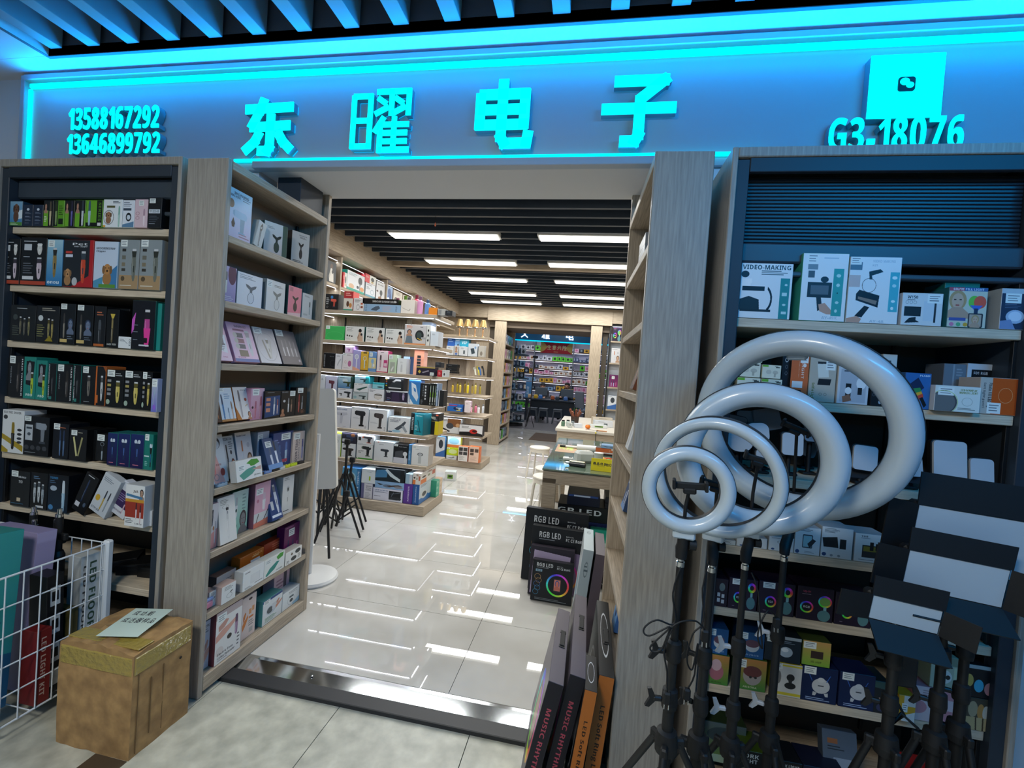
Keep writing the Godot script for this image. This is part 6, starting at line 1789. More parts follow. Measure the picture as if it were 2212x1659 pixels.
const ART := {
	"dogtall": "1d3c52|g 7fa9c4 3f7fb0;p d8e6ee 60 40 100 34 100 70 60 74;dog 22 10 56 76 6b4a36 8a6a50;r 0 86 100 14 4f8a3c;m 8 89 60 2 5 d8e6d0|72x120",
	"navyicons": "1b2738|b 202c40;o 36 16 28 12 cfd8e2;m 20 36 60 2 4 7f8ca0;m 20 54 60 2 4 7f8ca0;m 20 70 60 2 4 7f8ca0;m 20 86 60 1 4 7f8ca0|60x120",
	"greenpack": "16220f|b 14181a;r 0 40 50 60 6fae2c;stick 50 4 44 94 c8b890 5a5040;face 4 10 36 40 c09078 3a2a22;m 6 62 34 4 6 dfe8d0|72x120",
	"greenpack2": "6fae2c|b 5c9a24;r 0 0 40 100 1a1f1c;stick 4 4 40 92 7f9a58 2f3a20;m 48 20 46 5 8 2c4a10;r 48 70 46 22 16210f|72x120",
	"purplepack": "16220f|b 14181a;r 0 44 44 56 6fae2c;stick 54 2 42 96 5a58a0 26263c;face 6 8 34 42 c09078 4a2a22|72x120",
	"silverpack": "6fae2c|b 15191b;r 0 46 46 54 6fae2c;stick 52 2 44 96 c9d2d8 39424a;face 6 8 36 42 c09078 2a2422;r 90 50 10 50 6fae2c|72x120",
	"greenside": "6fae2c|b 11160f;r 0 0 66 84 6cab2a;stick 4 2 34 94 9fc0d0 406070;v 76 8 16 70 5a8a2a SERIES;r 72 84 22 12 d8d8d8|72x120",
	"dogoval": "dfe6ea|b e6ecef;n 2 38 56 54 .12 8a8f94;dog 10 44 38 44 a87a58 a87a58;stick 74 24 22 76 9fc8bc 7fb0a4;r 18 22 44 8 5a5a34;m 50 6 40 2 5 4a5660;r 0 94 14 6 e0a020|96x120",
	"whiteround": "dfe6ea|b dfe6ef;o 28 46 48 32 20262c;o 36 54 32 18 cfd8e2;r 4 30 70 8 3a4654;m 6 8 70 3 6 5a6674;p 5f86a8 0 90 100 78 100 100 0 100|80x120",
	"palepink": "c8a8b0|b d9bfc8;stick 58 34 34 60 e8d4dc b090a0;n 8 44 30 12 .2 a0707c;n 8 60 30 12 .2 a0707c;s 30 4 40 18|80x120",
	"blacktag": "101316|b 171b20;s 8 2 46 16;r 6 38 84 14 d0d8e0;t 12 41 70 8 4a5a68 11:23:45;m 10 60 76 4 6 4a525c;m 10 86 60 1 4 9aa4ae|80x120",
	"blackwhite": "101214|b 121416;m 10 7 70 1 4 cfd4da;r 12 14 30 13 c8ced4;clip 58 12 30 24 cfd0cc e8e8e4;m 10 40 34 1 5 9aa0a8;clip 58 42 30 46 c8b8c4 3a3640;m 10 54 40 5 5 5a6068;r 8 82 44 7 d4d8dc;r 0 92 100 8 b0452e|96x150",
	"bluefade": "2f7aa8|g 3f7c9c 8fc4dc;g 9fc8d8 2a74b0;s 6 2 40 14;clip 32 18 38 64 8a7440 2a2a28;t 8 90 76 6 e8f0f4 onou|80x150",
	"redclip": "b02228|b 20262c;r 88 0 12 100 b02228;p b02228 30 100 88 76 88 100;t 30 6 50 5 dfe4e8 Pet;t 36 12 44 4 dfe4e8 Hair Clipper;r 8 24 22 5 c04038;r 8 31 24 6 cfd8e8;clip 56 24 24 68 c8482e 3a4650;dog 2 62 30 36 b88a5c b88a5c;o 32 80 18 18 b8bcc0|120x150",
	"groom": "a8c0d0|b c4d4e8;t 8 12 80 5 1c2430 GROOMING Hair;t 8 19 40 5 1c2430 Clipper;p 3f7cae 60 70 100 50 100 100 60 100;p 4d93b8 0 86 40 76 40 100 0 100;dog 34 48 48 46 b9854f b9854f;r 24 92 70 8 5a8f3c|110x150",
	"blister": "8c8f8c|b 8a9498;r 0 72 100 28 a58a66;s 4 0 34 14;clip 58 18 34 66 6a7068 30342e;r 12 18 20 6 2c2c2a;r 12 32 20 8 6c6c62;r 12 46 18 8 7c7460;r 12 58 20 6 3c3a34;o 10 74 20 10 5a4c38;m 8 92 80 1 4 cfc8b8|84x150",
	"threetools": "0f1112|b 15181a;m 24 8 56 1 5 aab0b4;o 10 26 18 16 3c4444;clip 34 32 12 50 6a6450 3c3a30;clip 50 36 12 48 5c5a50 34332c;clip 68 32 12 52 74704c 3a3a2a;m 8 58 30 5 6 4a5048|96x130",
	"goldtools": "0f1112|b 15171a;m 24 6 60 2 5 9a968a;o 8 26 22 16 c8d0d4;clip 48 34 14 54 8a8250 46401e;clip 64 36 14 52 94864a 46401e;p 8a7c1c 40 96 62 80 76 96;m 4 52 34 6 6 7a7a4c|96x130",
	"hingepack": "0c0e10|b 101418;s 2 0 40 14;stick 14 24 26 62 7a7468 3c3a38;face 46 36 48 40 6a7a94 2c3a54;r 2 88 48 8 c8b070;m 50 80 40 2 5 6a7684|90x140",
	"orangename": "0e1012|b 14171b;m 20 14 60 2 6 b86a48;stick 20 34 60 60 2c3034 4a5056;r 0 94 92 6 b4622e|70x150",
	"tcut": "0e1012|b 0f1113;p c8b048 30 12 70 12 58 24 42 24;stick 30 24 38 64 5c5238 8a7c50;t 10 90 76 5 cfd4d0 HAIR TRIM|76x150",
	"plainblack": "0d0f11|b 0e1013;m 16 10 60 1 4 3c4248;m 16 46 60 1 4 3c4248|40x60",
	"smallwhite": "d8dce0|b dce2e6;m 10 20 40 2 14 8a949c;l 40 30 70 60 3 7a8690;v 78 20 14 60 4a545c OOX|60x40",
	"pinkclip": "0f4a44|b 12141c;p c85ac0 0 40 16 24 10 60 0 70;clip 48 18 36 76 b84890 1c1c24;p e0409a 52 56 82 56 76 92 58 92;r 56 76 14 10 1a1218;m 8 50 26 1 3 7a8490;m 8 64 26 1 3 7a8490;m 8 80 26 1 3 7a8490;m 34 90 60 1 8 c8ccd4|100x150",
	"tealman": "1c7a70|b 1f8076;p 14181c 20 10 90 10 80 70 20 66;face 20 8 56 48 8a9298 14181c;clip 56 36 34 56 a8c030 3a3c20;t 24 88 56 6 d8e8e4 PRO|76x150",
	"tealblack": "12605a|b 101316;r 0 0 8 100 16645c;stick 34 10 44 72 2c3034 14171a;v 12 4 10 88 dfe4e8 PROFESSIONAL TRIMMER;r 20 88 34 8 2c7a74|72x150",
	"darktrim": "0e1012|b 111316;s 4 0 40 18;stick 46 16 40 70 3a3634 282624;v 12 26 8 40 8a9096 PREMIUM;v 88 6 9 90 d8dce0 HAIR TRIMMER|84x150",
	"silvertrim": "0e1012|b 101214;s 6 -1 44 18;clip 36 24 36 54 6a6660 3a3836;m 20 92 60 1 4 7a8088|76x150",
	"orangetrim": "b8622c|b 15171a;r 0 0 14 100 c4672e;clip 46 24 36 64 c0c4c8 4a4e52;r 14 74 16 20 c4672e;p 8a4a26 70 0 100 0 100 14|72x150",
	"goldclip": "0e1012|b 0f1113;s 4 0 44 18;m 52 8 40 2 5 aab0b4;clip 50 28 36 60 c8b860 5a5428;r 6 26 22 7 8a8f94;r 6 38 22 7 a89a58;r 6 50 22 7 7c7f84;r 6 62 22 7 8a8f94;o 2 80 22 14 9ab0a0|90x150",
	"holo": "a0a8c8|g b8c4c8 6a70c0;s 0 2 90 22;l 10 40 60 90 4 c8a8e0;l 60 34 20 80 3 90d8c0;o 30 78 50 16 8a60d0|60x150",
	"whitegold": "d0d4d8|b d8dcde;p a8902c 0 56 100 82 100 96 0 68;p a8902c 0 84 30 94 30 100 0 100;t 6 3 80 5 4a4c50 ELECTRIC SHAVER;o 4 12 20 10 3a3c40;stick 34 28 34 64 1c1a18 8a7420;o 70 42 22 6 2c2e34;o 70 52 22 6 2c2e34;o 70 62 22 6 2c2e34;o 70 71 22 6 2c2e34|100x150",
	"shaverset": "0d0f12|b 111419;s 2 -1 26 14;r 6 22 30 40 b4bcc4;r 10 28 22 5 3c4650;o 14 42 14 8 4a545e;gun 42 14 50 54 8a94a0 3a424c;o 4 74 18 12 3a3e44;o 28 74 18 12 3a3e44;o 52 74 18 12 3a3e44;o 76 74 18 12 3a3e44;m 6 92 60 1 4 7a828a|110x130",
	"bluepair": "0c0f16|b 0f131c;s 4 0 40 17;stick 36 18 22 74 4a6a94 2a3c5c;stick 60 18 22 74 4a6a94 2a3c5c;r 40 10 40 2 b86a48|80x130",
	"goldvee": "0d0e10|b 15161a;s 10 4 34 16;m 50 10 36 1 4 aaa494;vee 20 24 60 62 c8c48c 9a9668|100x120",
	"headshave": "0d0f12|b 101216;s 4 0 70 24;n 34 28 40 16 .3 6a727a;stick 40 40 30 56 8a98a4 2c3238|70x120",
	"navyrotary": "1c6a6c|g 1c2c64 1a1848;shave 24 16 52 62 1c2c50 4a6ab0;m 20 90 60 1 6 b86a80|72x140",
	"tealshave": "157066|b 1a756c;s 2 0 50 18;r 0 60 60 4 cfe0e0;shave 62 26 36 66 12181c 2a8ac0;m 10 76 34 3 5 8fc4bc|64x140",
	"greytin": "15181b|b 1a1d20;s 2 0 36 17;t 40 14 40 5 d0d4d8 BEARD;t 42 26 20 8 c8cccf TRIO;r 34 76 20 10 c8b89c;m 4 92 90 1 4 3a6a8a|96x130",
	"threetrim": "0e1013|b 111318;m 16 10 40 2 5 5a7a9a;clip 14 28 22 56 b0bac0 5a646c;clip 38 24 24 58 c0c8cc 4a545c;clip 62 30 22 56 98a4ac 4a545c;r 34 90 46 6 cfd4d8|90x130",
	"bluetrim": "0d1016|g 10141c 14283c;t 8 6 40 6 3a8ac0 TRIMMER;m 8 16 30 2 5 4a6a8a;o 10 30 34 14 a8b8c8;stick 60 14 34 84 9ac0d8 d0dce4;o 4 82 24 14 4a8ac0|90x130",
	"darklean": "0e0f12|b 121418;m 20 4 70 1 5 cfd4d8;stick 30 14 26 60 1c2c48 2a3a58;r 8 76 34 12 d0d4da;o 66 70 20 12 4a5a70|80x120",
	"whitelean": "b8bcc0|b c6ccd2;m 8 8 60 3 4 7a8490;stick 46 36 18 52 b89a40 3a3c44;stick 68 36 18 52 8a949c 3a3c44;o 8 56 26 16 d0a838;t 8 88 50 5 4a5460 STYLER|96x150",
	"purplelean": "c8ccd4|b d0d4dc;r 0 26 100 48 3c2c58;m 10 36 60 4 6 8a7aa8;stick 60 40 18 50 c8a8b8 5a3a6a;t 8 84 60 5 4a4058 BRUSH GLOSS|96x150",
	"jva": "c0c4c8|b e0e2e2;t 40 12 26 7 3a2c26 JVA;face 72 8 26 26 b0907c 1c1a1c;l 4 24 90 30 8 4a7aa0;r 0 34 100 44 9c3a2c;r 0 34 100 7 c89030;stick 52 42 16 40 d0c0c8 3a2c34;stick 74 46 16 44 c8b0b8 3a2c34;m 6 82 40 3 4 5a6068;t 56 90 36 4 3a4048 Ltd Co|110x150",
	"smallcert": "b8bcc0|b ccd0d4;o 30 20 40 30 c8a040;m 20 60 60 3 9 6a747c|48x70",
	"steamfoil": "a8c0d0|g b4dcec d8c4d8;t 24 6 60 5 3a4a58 IRONING;t 10 12 40 5 3a4a58 MACHINE;o 2 22 24 18 8a6a54;gun 22 40 60 48 a8c8dc 8fb4cc;drop 14 58 22 20 16181c 16181c;m 60 8 34 3 4 6a8090;m 50 86 44 2 5 a8808c|120x190",
	"greylean": "b8bcb8|b c4c8c4;drop 20 4 50 30 3a3c3c c8ccc8;p 3a4040 30 30 52 30 60 96 50 96;l 40 36 56 90 3 e0e4e4|56x140",
	"tealneck": "4f7072|g e4e4dc d8c8bc;r 78 0 22 100 5a6a58;neck 34 34 40 58 4a5040 3a3c30;m 14 14 30 2 4 a0a098|90x140",
	"brownneck": "4c4038|b d8d4cc;t 40 8 44 3 6a645c Neck Lift;m 44 14 40 2 3 8a847c;neck 38 30 30 52 4a4440 3c3834;m 10 88 60 2 4 6a645c|80x140",
	"purplegun": "8a7a9c|g c8b8d8 a898c4;o 30 -10 70 60 6a4058;stick 0 16 34 60 e0dcd4 8a8480;m 4 84 80 3 5 d8d4e0|90x120",
	"whiteneck": "9aa0a6|b e4e6ea;t 8 6 50 3 5a6068 Neck Face Beauty;m 8 12 64 2 4 8a929a;neck 32 30 44 62 d8dce2 6a727a|120x130",
	"whiteneck2": "7a8488|b e0e0dc;s 4 4 24 20;m 40 14 50 2 4 8a8a84;neck 34 32 46 62 dcdcd6 8a8a84|110x130",
	"pinkneck": "2f4a48|b e88a9c;r 10 4 24 14 c07a88;neck 30 30 48 54 4a3c3a 3a302e;p e8c8cc 0 92 100 86 100 100 0 100|100x130",
	"greywand": "8a9a9c|b c4ccd0;m 20 8 50 2 4 8a949a;stick 60 30 26 52 8aa0a8 4a565c;r 14 80 40 8 a8b4b8|80x130",
	"pinkmakeup": "c898a8|g e4b0c4 f0c8d8;p e8e4e8 10 30 90 34 80 80 20 74;gun 30 20 50 40 8a8088 5a5058;m 30 60 40 4 4 8a8890;t 40 88 30 4 c05a80 Perfect|110x150",
	"pinkkit": "d8a8c0|b dcb4cc;t 30 6 50 6 3a3448 SHAVER KIT;r 20 16 46 5 8a4a70;r 22 26 34 12 2c3450;o 16 25 16 14 c0b8b0;r 22 41 34 11 8a4a60;o 16 40 16 13 c0b8b0;r 22 55 34 11 2c3450;o 16 54 16 13 c0b8b0;r 24 70 36 16 6a5a48;clip 62 18 28 66 c4c4ca 9a949c;r 0 92 100 8 3a5aa0;t 14 86 30 4 9a4a80 Euro|120x150",
	"greykit": "8c8888|g b4aeb0 d0ccce;s 4 0 38 18;vee 30 34 44 54 8a8478 b4b0a8;clip 44 30 20 54 c8c4bc 7a766c;n 4 14 90 80 .03 9a9698|110x150",
	"darkkit": "4c484e|g 6a666c 5a505c;s 4 0 36 18;stick 14 30 16 54 b4b0b4 8a868a;stick 34 26 16 58 c4c0c4 7a767a;stick 54 30 16 54 a8a4a8 8a868a;stick 74 30 16 54 a8a4a8 8a868a;r 0 76 100 24 463c4a;o 84 84 10 8 a89cac|110x150",
	"brownside": "7a4a34|b 4a3028;l 20 10 60 90 10 c8804a|40x110",
	"bluepens": "c08448|b d8e4ec;s 4 0 44 12;stick 8 20 26 74 3a7ab0 2c4a68;stick 46 60 18 36 9ab4c8 6a8498;stick 70 42 22 54 c8a890 8a6a54;m 40 18 40 3 6 5a8ab0;r 0 94 100 6 c08448|90x130",
	"orangepen": "b8722c|b e0dcd8;stick 20 10 30 84 a8a0a0 6a6468;o 66 34 18 10 a8583c;l 66 60 84 54 3 c8a060;face 72 76 28 26 c89070 3a2a22;p b8722c 0 60 30 100 0 100;t 50 8 36 4 7a7a80 PEN|96x130",
	"pinkpen": "c08aa0|g d4b4c8 c890a8;s 10 2 50 20;stick 56 26 40 72 c88894 a86070;stick 22 40 30 56 c87888 b06878;o 8 56 14 8 3a2c30|90x130",
	"bluepen": "101216|b 14171c;p 2c4a7a 2 20 96 16 98 90 4 96;m 14 4 60 1 5 8a9098;stick 50 22 22 66 d4d8dc 9aa4ac;stick 74 30 16 56 c8b0a8 a8584a;r 10 24 26 12 c88a70;r 10 42 26 12 c88a70;r 10 62 26 14 c88a70|96x110",
	"blackpen": "101216|b 181a1e;s 60 0 36 20;t 6 2 40 5 9aa0a8 BEAUTY;stick 42 28 20 56 d8dadc 9a9c9e;stick 64 34 18 50 a8846c 6a5a4c;o 14 34 16 10 c8ccd0;face 0 66 30 32 c08868 3a2a22|96x110",
	"redpen": "101216|b 16181c;s 14 -1 48 20;stick 14 24 30 66 a8443c 8a3a34;stick 48 30 20 62 b4bcc4 7a848c;o 40 78 44 18 6a4a3c;n 44 80 36 16 .3 2a2020|84x110",
	"pinkmask": "c8ccd0|b d4d8da;p e8b0a8 0 40 40 30 80 100 20 100;o 20 4 60 26 3a3c44;o 26 10 48 20 c8ccd0;stick 14 34 30 50 e89088 c86a64;o 60 70 26 16 b04a44;n 20 80 28 14 .2 8a9098;t 40 60 30 4 a8605a care|90x130",
	"earclean": "8f9498|b bec2c4;t 8 4 80 6 2c3238 VISIBLE Ear;m 50 14 40 4 5 6a727a;stick 12 20 32 74 3a4048 2a2e34;o 56 34 18 10 3a4048;face 50 54 44 40 c89a80 5a2c24|100x140",
	"womanbox": "9aa0a8|b d0d0d4;t 8 6 60 4 3a3c48 Shadow Eraser;stick 24 20 24 64 c4c8d0 b87a5a;o 66 26 20 12 b4b4bc;face 56 50 44 48 c8a488 5a4438|100x140",
	"greyplain": "8a9098|b b4b8c4;s 4 6 40 16;m 40 20 50 2 4 6a7280;m 10 70 60 3 5 8a92a0|80x140",
	"siliconepad": "b8bab8|b e4e6e4;drop 44 4 40 34 4f9a40 5aa84a;p 4f9a40 40 20 60 4 84 8 92 26 70 36;p 5aa090 10 70 40 48 70 40 80 52 60 76 24 96;p c8a498 60 54 96 44 96 64;t 66 80 26 7 4a5a54 Zirwa;s 8 24 26 28|130x90",
	"bluechrome": "2c4468|b 34507c;s 14 10 40 20;stick 20 30 30 60 c0ccdc 4a5c78;stick 56 12 30 80 d0dae8 2c3848;p 6a94c8 0 84 100 84 100 100 0 100|90x140",
	"navyset": "3a4470|b 3c4c80;s 40 4 46 20;stick 20 36 26 56 8ab0d8 4a6aa0;stick 54 30 26 62 a8c4e0 5a7ab8;r 44 80 30 10 c0506a;m 6 20 24 3 7 7a8cc0|90x140",
	"creamname": "b8a498|b d4c4bc;v 24 20 18 76 4a4450 MOBILE WAND;v 48 20 10 70 7a747c SKIN DEVICE;s 10 4 50 20;stick 70 26 26 64 8a8ac0 5a5a90|80x140",
	"pinkgun": "b8a0a8|b dcd8da;p e0a09c 0 70 100 56 100 100 0 100;clip 20 10 30 40 5a5c64 3a3c44;o 44 50 18 10 b07a50;stick 60 40 26 50 c8ccd4 9aa0ac|60x150",
	"whitepen": "a8a09a|b e4e4e0;m 14 6 50 4 3 9a9a94;n 24 18 40 8 .1 9a9a94;stick 36 20 30 74 dcdcd8 d0d0cc;r 44 24 16 6 3a3c40;r 50 32 5 6 8a8c90|90x170",
	"mintwoman": "14584c|g c8dcd8 8accb8;stick 10 14 34 46 dfe4e4 b0bcc0;o 22 40 10 8 3a5a54;face 44 48 56 56 8a8a8c 4a4448;o 4 74 34 14 3c9a84;m 62 10 24 5 8 8aa8a4|90x140",
	"pinkroll": "7a5264|b d8a8bc;s 8 12 44 14;stick 38 24 44 40 e0dce0 d0b8c4;o 14 36 14 8 c07890;r 0 68 100 20 d0d4d4;l 14 92 30 70 4 3a2c2c;l 60 90 90 66 4 3a2c2c;p d8806a 0 90 100 84 100 100 0 100|96x140",
	"blueblade": "1c3868|b 1f4078;m 10 6 50 3 4 8aa4d0;clip 52 20 38 66 c8d0dc 6a7484;r 12 24 26 22 2c3440;r 14 56 24 20 c0c8d0;r 8 88 84 6 d8e0ec|80x150",
	"whiteshave": "b8bab8|b e0e2e0;m 12 4 50 2 4 9a9c9a;clip 34 26 30 58 dcdedc 9a9e9c;r 44 32 8 6 2c2e30;m 12 90 70 1 4 4a4c4e|96x150",
	"littlewhite": "b09a94|b e0e4e4;m 20 10 60 3 8 9aa09e;p 4a4c4c 60 48 76 40 78 46 64 54;n 36 52 40 30 .12 8a9092|96x90",
	"whiteframe": "c0c4c4|b e6eaea;t 10 10 22 6 2c2e30 MINI;r 36 34 44 44 cfd3d3;r 38 36 40 40 dfe2e2;m 10 88 34 2 5 6a6e70;r 56 84 38 3 5a5e60|130x100",
	"greenpad": "b8bcb8|b e4e8e4;p 3f9a38 58 14 74 2 94 4 90 26 66 34;p 1f8a80 8 88 26 60 60 38 74 44 50 76 14 96;t 60 84 30 7 4a5a54 AZURE;s 6 8 28 22|130x100",
	"ovals": "b4b0a8|b e8e8e4;o 58 10 34 34 2a3438;o 34 54 34 34 2a3438;drop 30 16 16 24 4a3c30 8a6a50;m 76 54 18 4 9 5a5c5c;m 8 70 18 3 9 6a6a66|110x80",
	"brownbox": "6a5854|b c8c2c0;t 50 30 30 8 3a3638 masks;m 14 34 30 3 9 8a8280;m 14 70 70 2 8 9a9290|120x60",
	"orangebox": "b0601c|b b8641c;r 44 30 40 30 d8dce0;o 4 70 30 26 3a2c22;t 54 8 40 8 e8b070 WAX;m 50 16 40 1 10 e8c090|120x70",
	"redbox": "a0381c|b a83c1e;s 4 50 36 46;m 40 12 50 3 10 d87a5a|110x60",
	"magenta": "5a1c54|g 5c1c52 8a2c6a;s 26 12 34 22;stick 16 44 18 50 a8b4d8 3a3c60;stick 44 46 18 48 a8b4d8 3a3c60;stick 70 40 18 50 b85a8a 6a2c5a;m 8 4 60 1 6 a86aa0|96x110",
	"eleccallus": "a8a8b4|b d0d0da;t 4 8 50 5 4a4c58 ELECTRIC;m 4 16 44 2 5 7a7c88;foot 10 40 70 54 d8a898 c89888|60x150",
	"footcallus": "5a2c34|b e4e4e2;r 0 0 100 14 b8a8a8;s 4 6 34 16;foot 2 20 78 42 d8a494 c08a7c;stick 66 24 26 40 9a7a9a 5a3c5c;o 44 54 18 10 2c2a2c;o 2 68 30 18 d8d0cc;t 10 80 58 5 3a3c3e Electric Foot;t 10 87 66 5 3a3c3e Callus Remover;m 10 94 50 1 3 7a7c7e;m 84 64 10 4 7 6a6a6e|150x170",
	"orangefoot": "b8a8a4|b e0d0ca;foot 6 36 40 50 d8803c c87038;r 50 34 18 12 d89860;r 72 30 16 12 d89860;r 50 52 34 4 d87a3c;r 56 80 26 12 b8b4b0;m 50 62 40 3 5 8a8480;o 44 6 26 6 3a2c2a|90x150",
	"bluewash": "4a8a8c|b d8dee0;r 0 0 100 10 1c4884;s 4 2 32 18;o 18 34 50 36 b8c4cc;o 22 38 30 26 4a545c;r 48 30 26 26 c4ccd2;foot 66 24 34 40 c8907a b07a68;m 14 76 60 4 5 4a8a60|130x130",
	"kneewash": "b8c0c4|b dce2e4;t 36 10 50 5 4a5258 Knee Shine;m 36 18 50 2 4 8a9298;n 30 32 40 60 .08 a8b4bc;o 42 56 20 20 3a4248;r 40 38 24 10 4a5a62;p 9ac0d8 60 86 100 70 100 100 60 100|110x120",
	"pinkbehind": "c8a4ac|b d0b0b8;m 14 20 50 3 10 a07884;o 20 60 20 14 4a3c40;r 60 0 20 100 5a5058|90x90",
	"blackorange": "101418|b 14181e;o 40 10 20 20 3a8ad0;gun 36 30 50 54 d85a4a 2a3a50;m 8 24 24 4 12 c8ccd0;n 10 76 14 12 .2 c8ccd0|96x110",
	"manback": "2c3038|b 20262e;back 10 10 70 86 d8d4cc 5a4030;r 0 0 100 8 1a1e24|72x130",
	"kitchen": "1f8a78|b e0e2e8;t 10 8 44 5 4a8a9a STICK MIXER;m 10 16 40 2 4 8a929a;o 62 14 24 42 2c2c30;r 70 50 6 36 8a8c90;o 54 64 14 16 2c2e34;o 10 64 30 26 d8b090;o 74 64 24 24 d8945a;r 0 88 100 12 2aa08c|130x100",
	"redwhite": "b82c34|b d8383c;r 40 0 60 100 e0e0dc;o 52 22 30 50 3c403a;o 54 70 24 20 b89a5a;m 6 20 28 3 9 f0c0bc|80x70",
	"whitecup": "c8ccd4|b dce0e8;t 10 8 50 8 4a5058 COFFEE;n 50 40 34 40 .15 6a8aa0;r 0 86 100 14 5a9ab0;m 8 26 36 3 8 8a929a|90x90",
	"grinder": "1a1c20|b d4d4d8;r 0 0 5 100 1a1c20;t 20 12 60 5 3a3c40 MEAT GRINDER;o 44 40 30 30 2a2c30;r 52 62 12 20 3a3c40;o 30 76 36 18 8a5a34;o 8 46 20 10 4a2c28|84x130",
	"bluewater": "3a5a9a|g a8c4e8 3a6ab8;o 24 10 50 40 3a5a9a;o 34 30 50 50 2a4a8a;p d8e4f4 0 70 40 60 100 90 100 100 0 100|64x120",
	"creamset": "b8aa94|b d8d0c4;o 10 40 40 40 4a4038;o 50 50 40 40 b89060;m 30 10 50 3 6 8a8070|80x80",
	"redstack": "b83c34|b e0dcd4;r 0 0 100 36 b8343a;m 20 8 60 2 10 e8b0a8;o 30 50 30 30 5a3c2c;o 60 60 30 24 c8884a;r 0 92 100 8 2a9a80|80x110",
	"applianceset": "c8ccd4|b e2e2e4;m 10 12 60 4 6 6a727a;n 30 50 30 40 .14 3a3c40;r 70 36 20 14 b85a3a;r 70 60 22 18 8a4a34|80x90",
	"boxing": "0f1012|b 121316;t 94 36 -66 34 d8dadc MUSIC BOXING MACHINE;m 88 30 8 2 20 c8cacc|190x36",
	"greyblue": "8aa0b8|b 8fb0d0;p 4a5a6c 18 70 30 30 40 20 44 50 34 84 22 80;m 50 20 28 6 11 b8a8b0;m 3 12 5 6 14 5a6a7c;m 86 20 5 5 14 4a5a6c|180x50",
	"creamwide": "c8c0b4|b e6e0d8;l 10 60 60 80 2 8a8078;l 60 80 70 66 3 6a6058|96x80",
	"orangecube": "b86a1c|b e88a24|24x24",
	"greycube": "8a8c8c|b b0b0ac;r 10 10 40 80 8a8c8c|30x40",
	"blackcube": "1a1c20|b 24282e;m 20 20 50 2 20 5a6068|30x40",
	"green": "2f9a50|b 3cb45c;n 6 40 88 60 .03 6ad080;s 2 0 20 24|130x90",
	"massager": "1c4a44|b dcdcd8;t 8 8 34 7 5a6060 Massager;m 8 20 34 3 6 9a9c98;o 8 58 8 11 3a3634;o 20 60 8 11 3a3634;o 32 62 8 11 3a3634;back 56 14 40 86 c8a890 1c1a1c;m 8 82 24 2 5 a8aaa6|140x100",
	"shoulder": "d8d8d4|b c8c4c4;r 0 92 100 8 d8905a;face 8 24 28 34 c89878 2a2220;p 6a7a84 10 56 34 56 40 92 4 92;o 50 26 40 52 20262a;o 56 36 24 30 3a4a48;l 60 66 82 76 3 d8b030;m 8 6 30 3 5 d87a4a;m 72 10 18 1 6 5a5c60;r 78 60 22 10 a8a8a8|140x120",
	"knobs": "c8c8c4|b d8d8d4;o 30 20 40 12 1a1c20;o 30 44 40 12 1a1c20;o 30 68 40 12 1a1c20|30x90",
	"bluestack": "8aa0c0|b a8bcd8;m 16 20 60 3 14 7a90b0|40x40",
	"whiteplain": "c8ccd4|b d8e0e8;m 20 16 40 2 6 a8b0b8|40x60",
	"nightset": "12161c|b 14181e;v 6 10 8 80 c8ccd0 WIRELESS HEADSET;n 60 44 50 44 .08 4a525c;t 56 18 34 6 8a929a Pro|100x110",
	"whiterazor": "b8bcc4|b e0e2e8;m 24 10 50 2 5 8a8c94;p b8bcc4 30 70 60 40 84 30 88 38 66 50 40 80|64x120",
	"whitebrush": "c8c0c8|b e4e0e4;s 4 -1 30 16;m 40 8 44 2 5 8a8088;n 20 44 18 18 .2 b89a8a;o 54 44 34 36 b86a98;m 14 86 60 2 4 b8b0b4|88x120",
	"pinkcomb": "a884b8|b dcc8e0;r 88 0 12 100 b48ad0;gun 14 40 50 44 a85aa0 d0a8cc|60x56",
	"purplefan": "a8a0d8|b a8a4d8;o 20 20 60 26 e0e4f0;o 30 24 40 18 c4c8dc;r 44 44 14 50 e0e4f0;p e0a890 0 80 100 94 100 100 0 100|64x140",
	"yellowfan": "b8942c|b dcb03c;r 30 2 50 8 4a4428;n 30 24 46 22 .24 c8dce8;r 46 44 14 42 b8d0e0;r 0 94 100 6 4a3a1c;m 64 50 24 4 6 a88428|64x130",
	"bluefan": "5a84b8|b dccf98;r 0 0 100 30 6a94c8;r 0 84 100 16 6a94c8;s 10 4 40 20;o 34 36 36 24 8ab4dc;r 46 58 12 24 9abce0;o 58 60 24 16 e0e4e8|66x130",
	"pinkdryer": "b83c6a|b e8dce0;stick 12 20 40 56 b89098 5a4a50;l 32 74 32 90 3 3a2c30;r 62 42 34 34 c03c78;r 66 56 26 16 e0c4d0;m 30 6 40 1 6 6a5a60;r 0 96 100 4 b82c4a|90x140",
	"mintcomb": "a8c0a4|b c4dcbc;s 4 4 44 20;r 20 40 60 54 a8b0a4;p d8dcd8 30 84 60 60 66 70 40 92|70x130",
	"whitetall": "b8c0c8|b e4e8ea;m 30 20 30 3 4 b8bcc0;p c8ccd0 40 40 56 40 60 90 36 90|70x120",
	"bluetall": "3a6ab0|g b8d4ec 5a94d0;o 30 30 40 50 2a4a80|40x120",
	"hangpack": "d8a08c|g e89474 f0b8a0;r 32 22 36 10 20242a;r 30 34 40 10 3a3e46;r 30 46 40 10 20242a;r 30 58 40 10 3a3e46;r 34 68 30 30 c84a44|84x130",
	"yellowblack": "1c1a2c|b 241f34;r 0 0 100 14 b8a04a;p c8b048 8 60 18 36 26 60 18 80;l 34 66 66 44 6 d8d4e0;l 36 64 64 46 3 5a5064;s 74 60 20 34|120x60",
	"redcube": "b82430|b c8303c;m 24 30 50 3 14 f0b0b0|36x44",
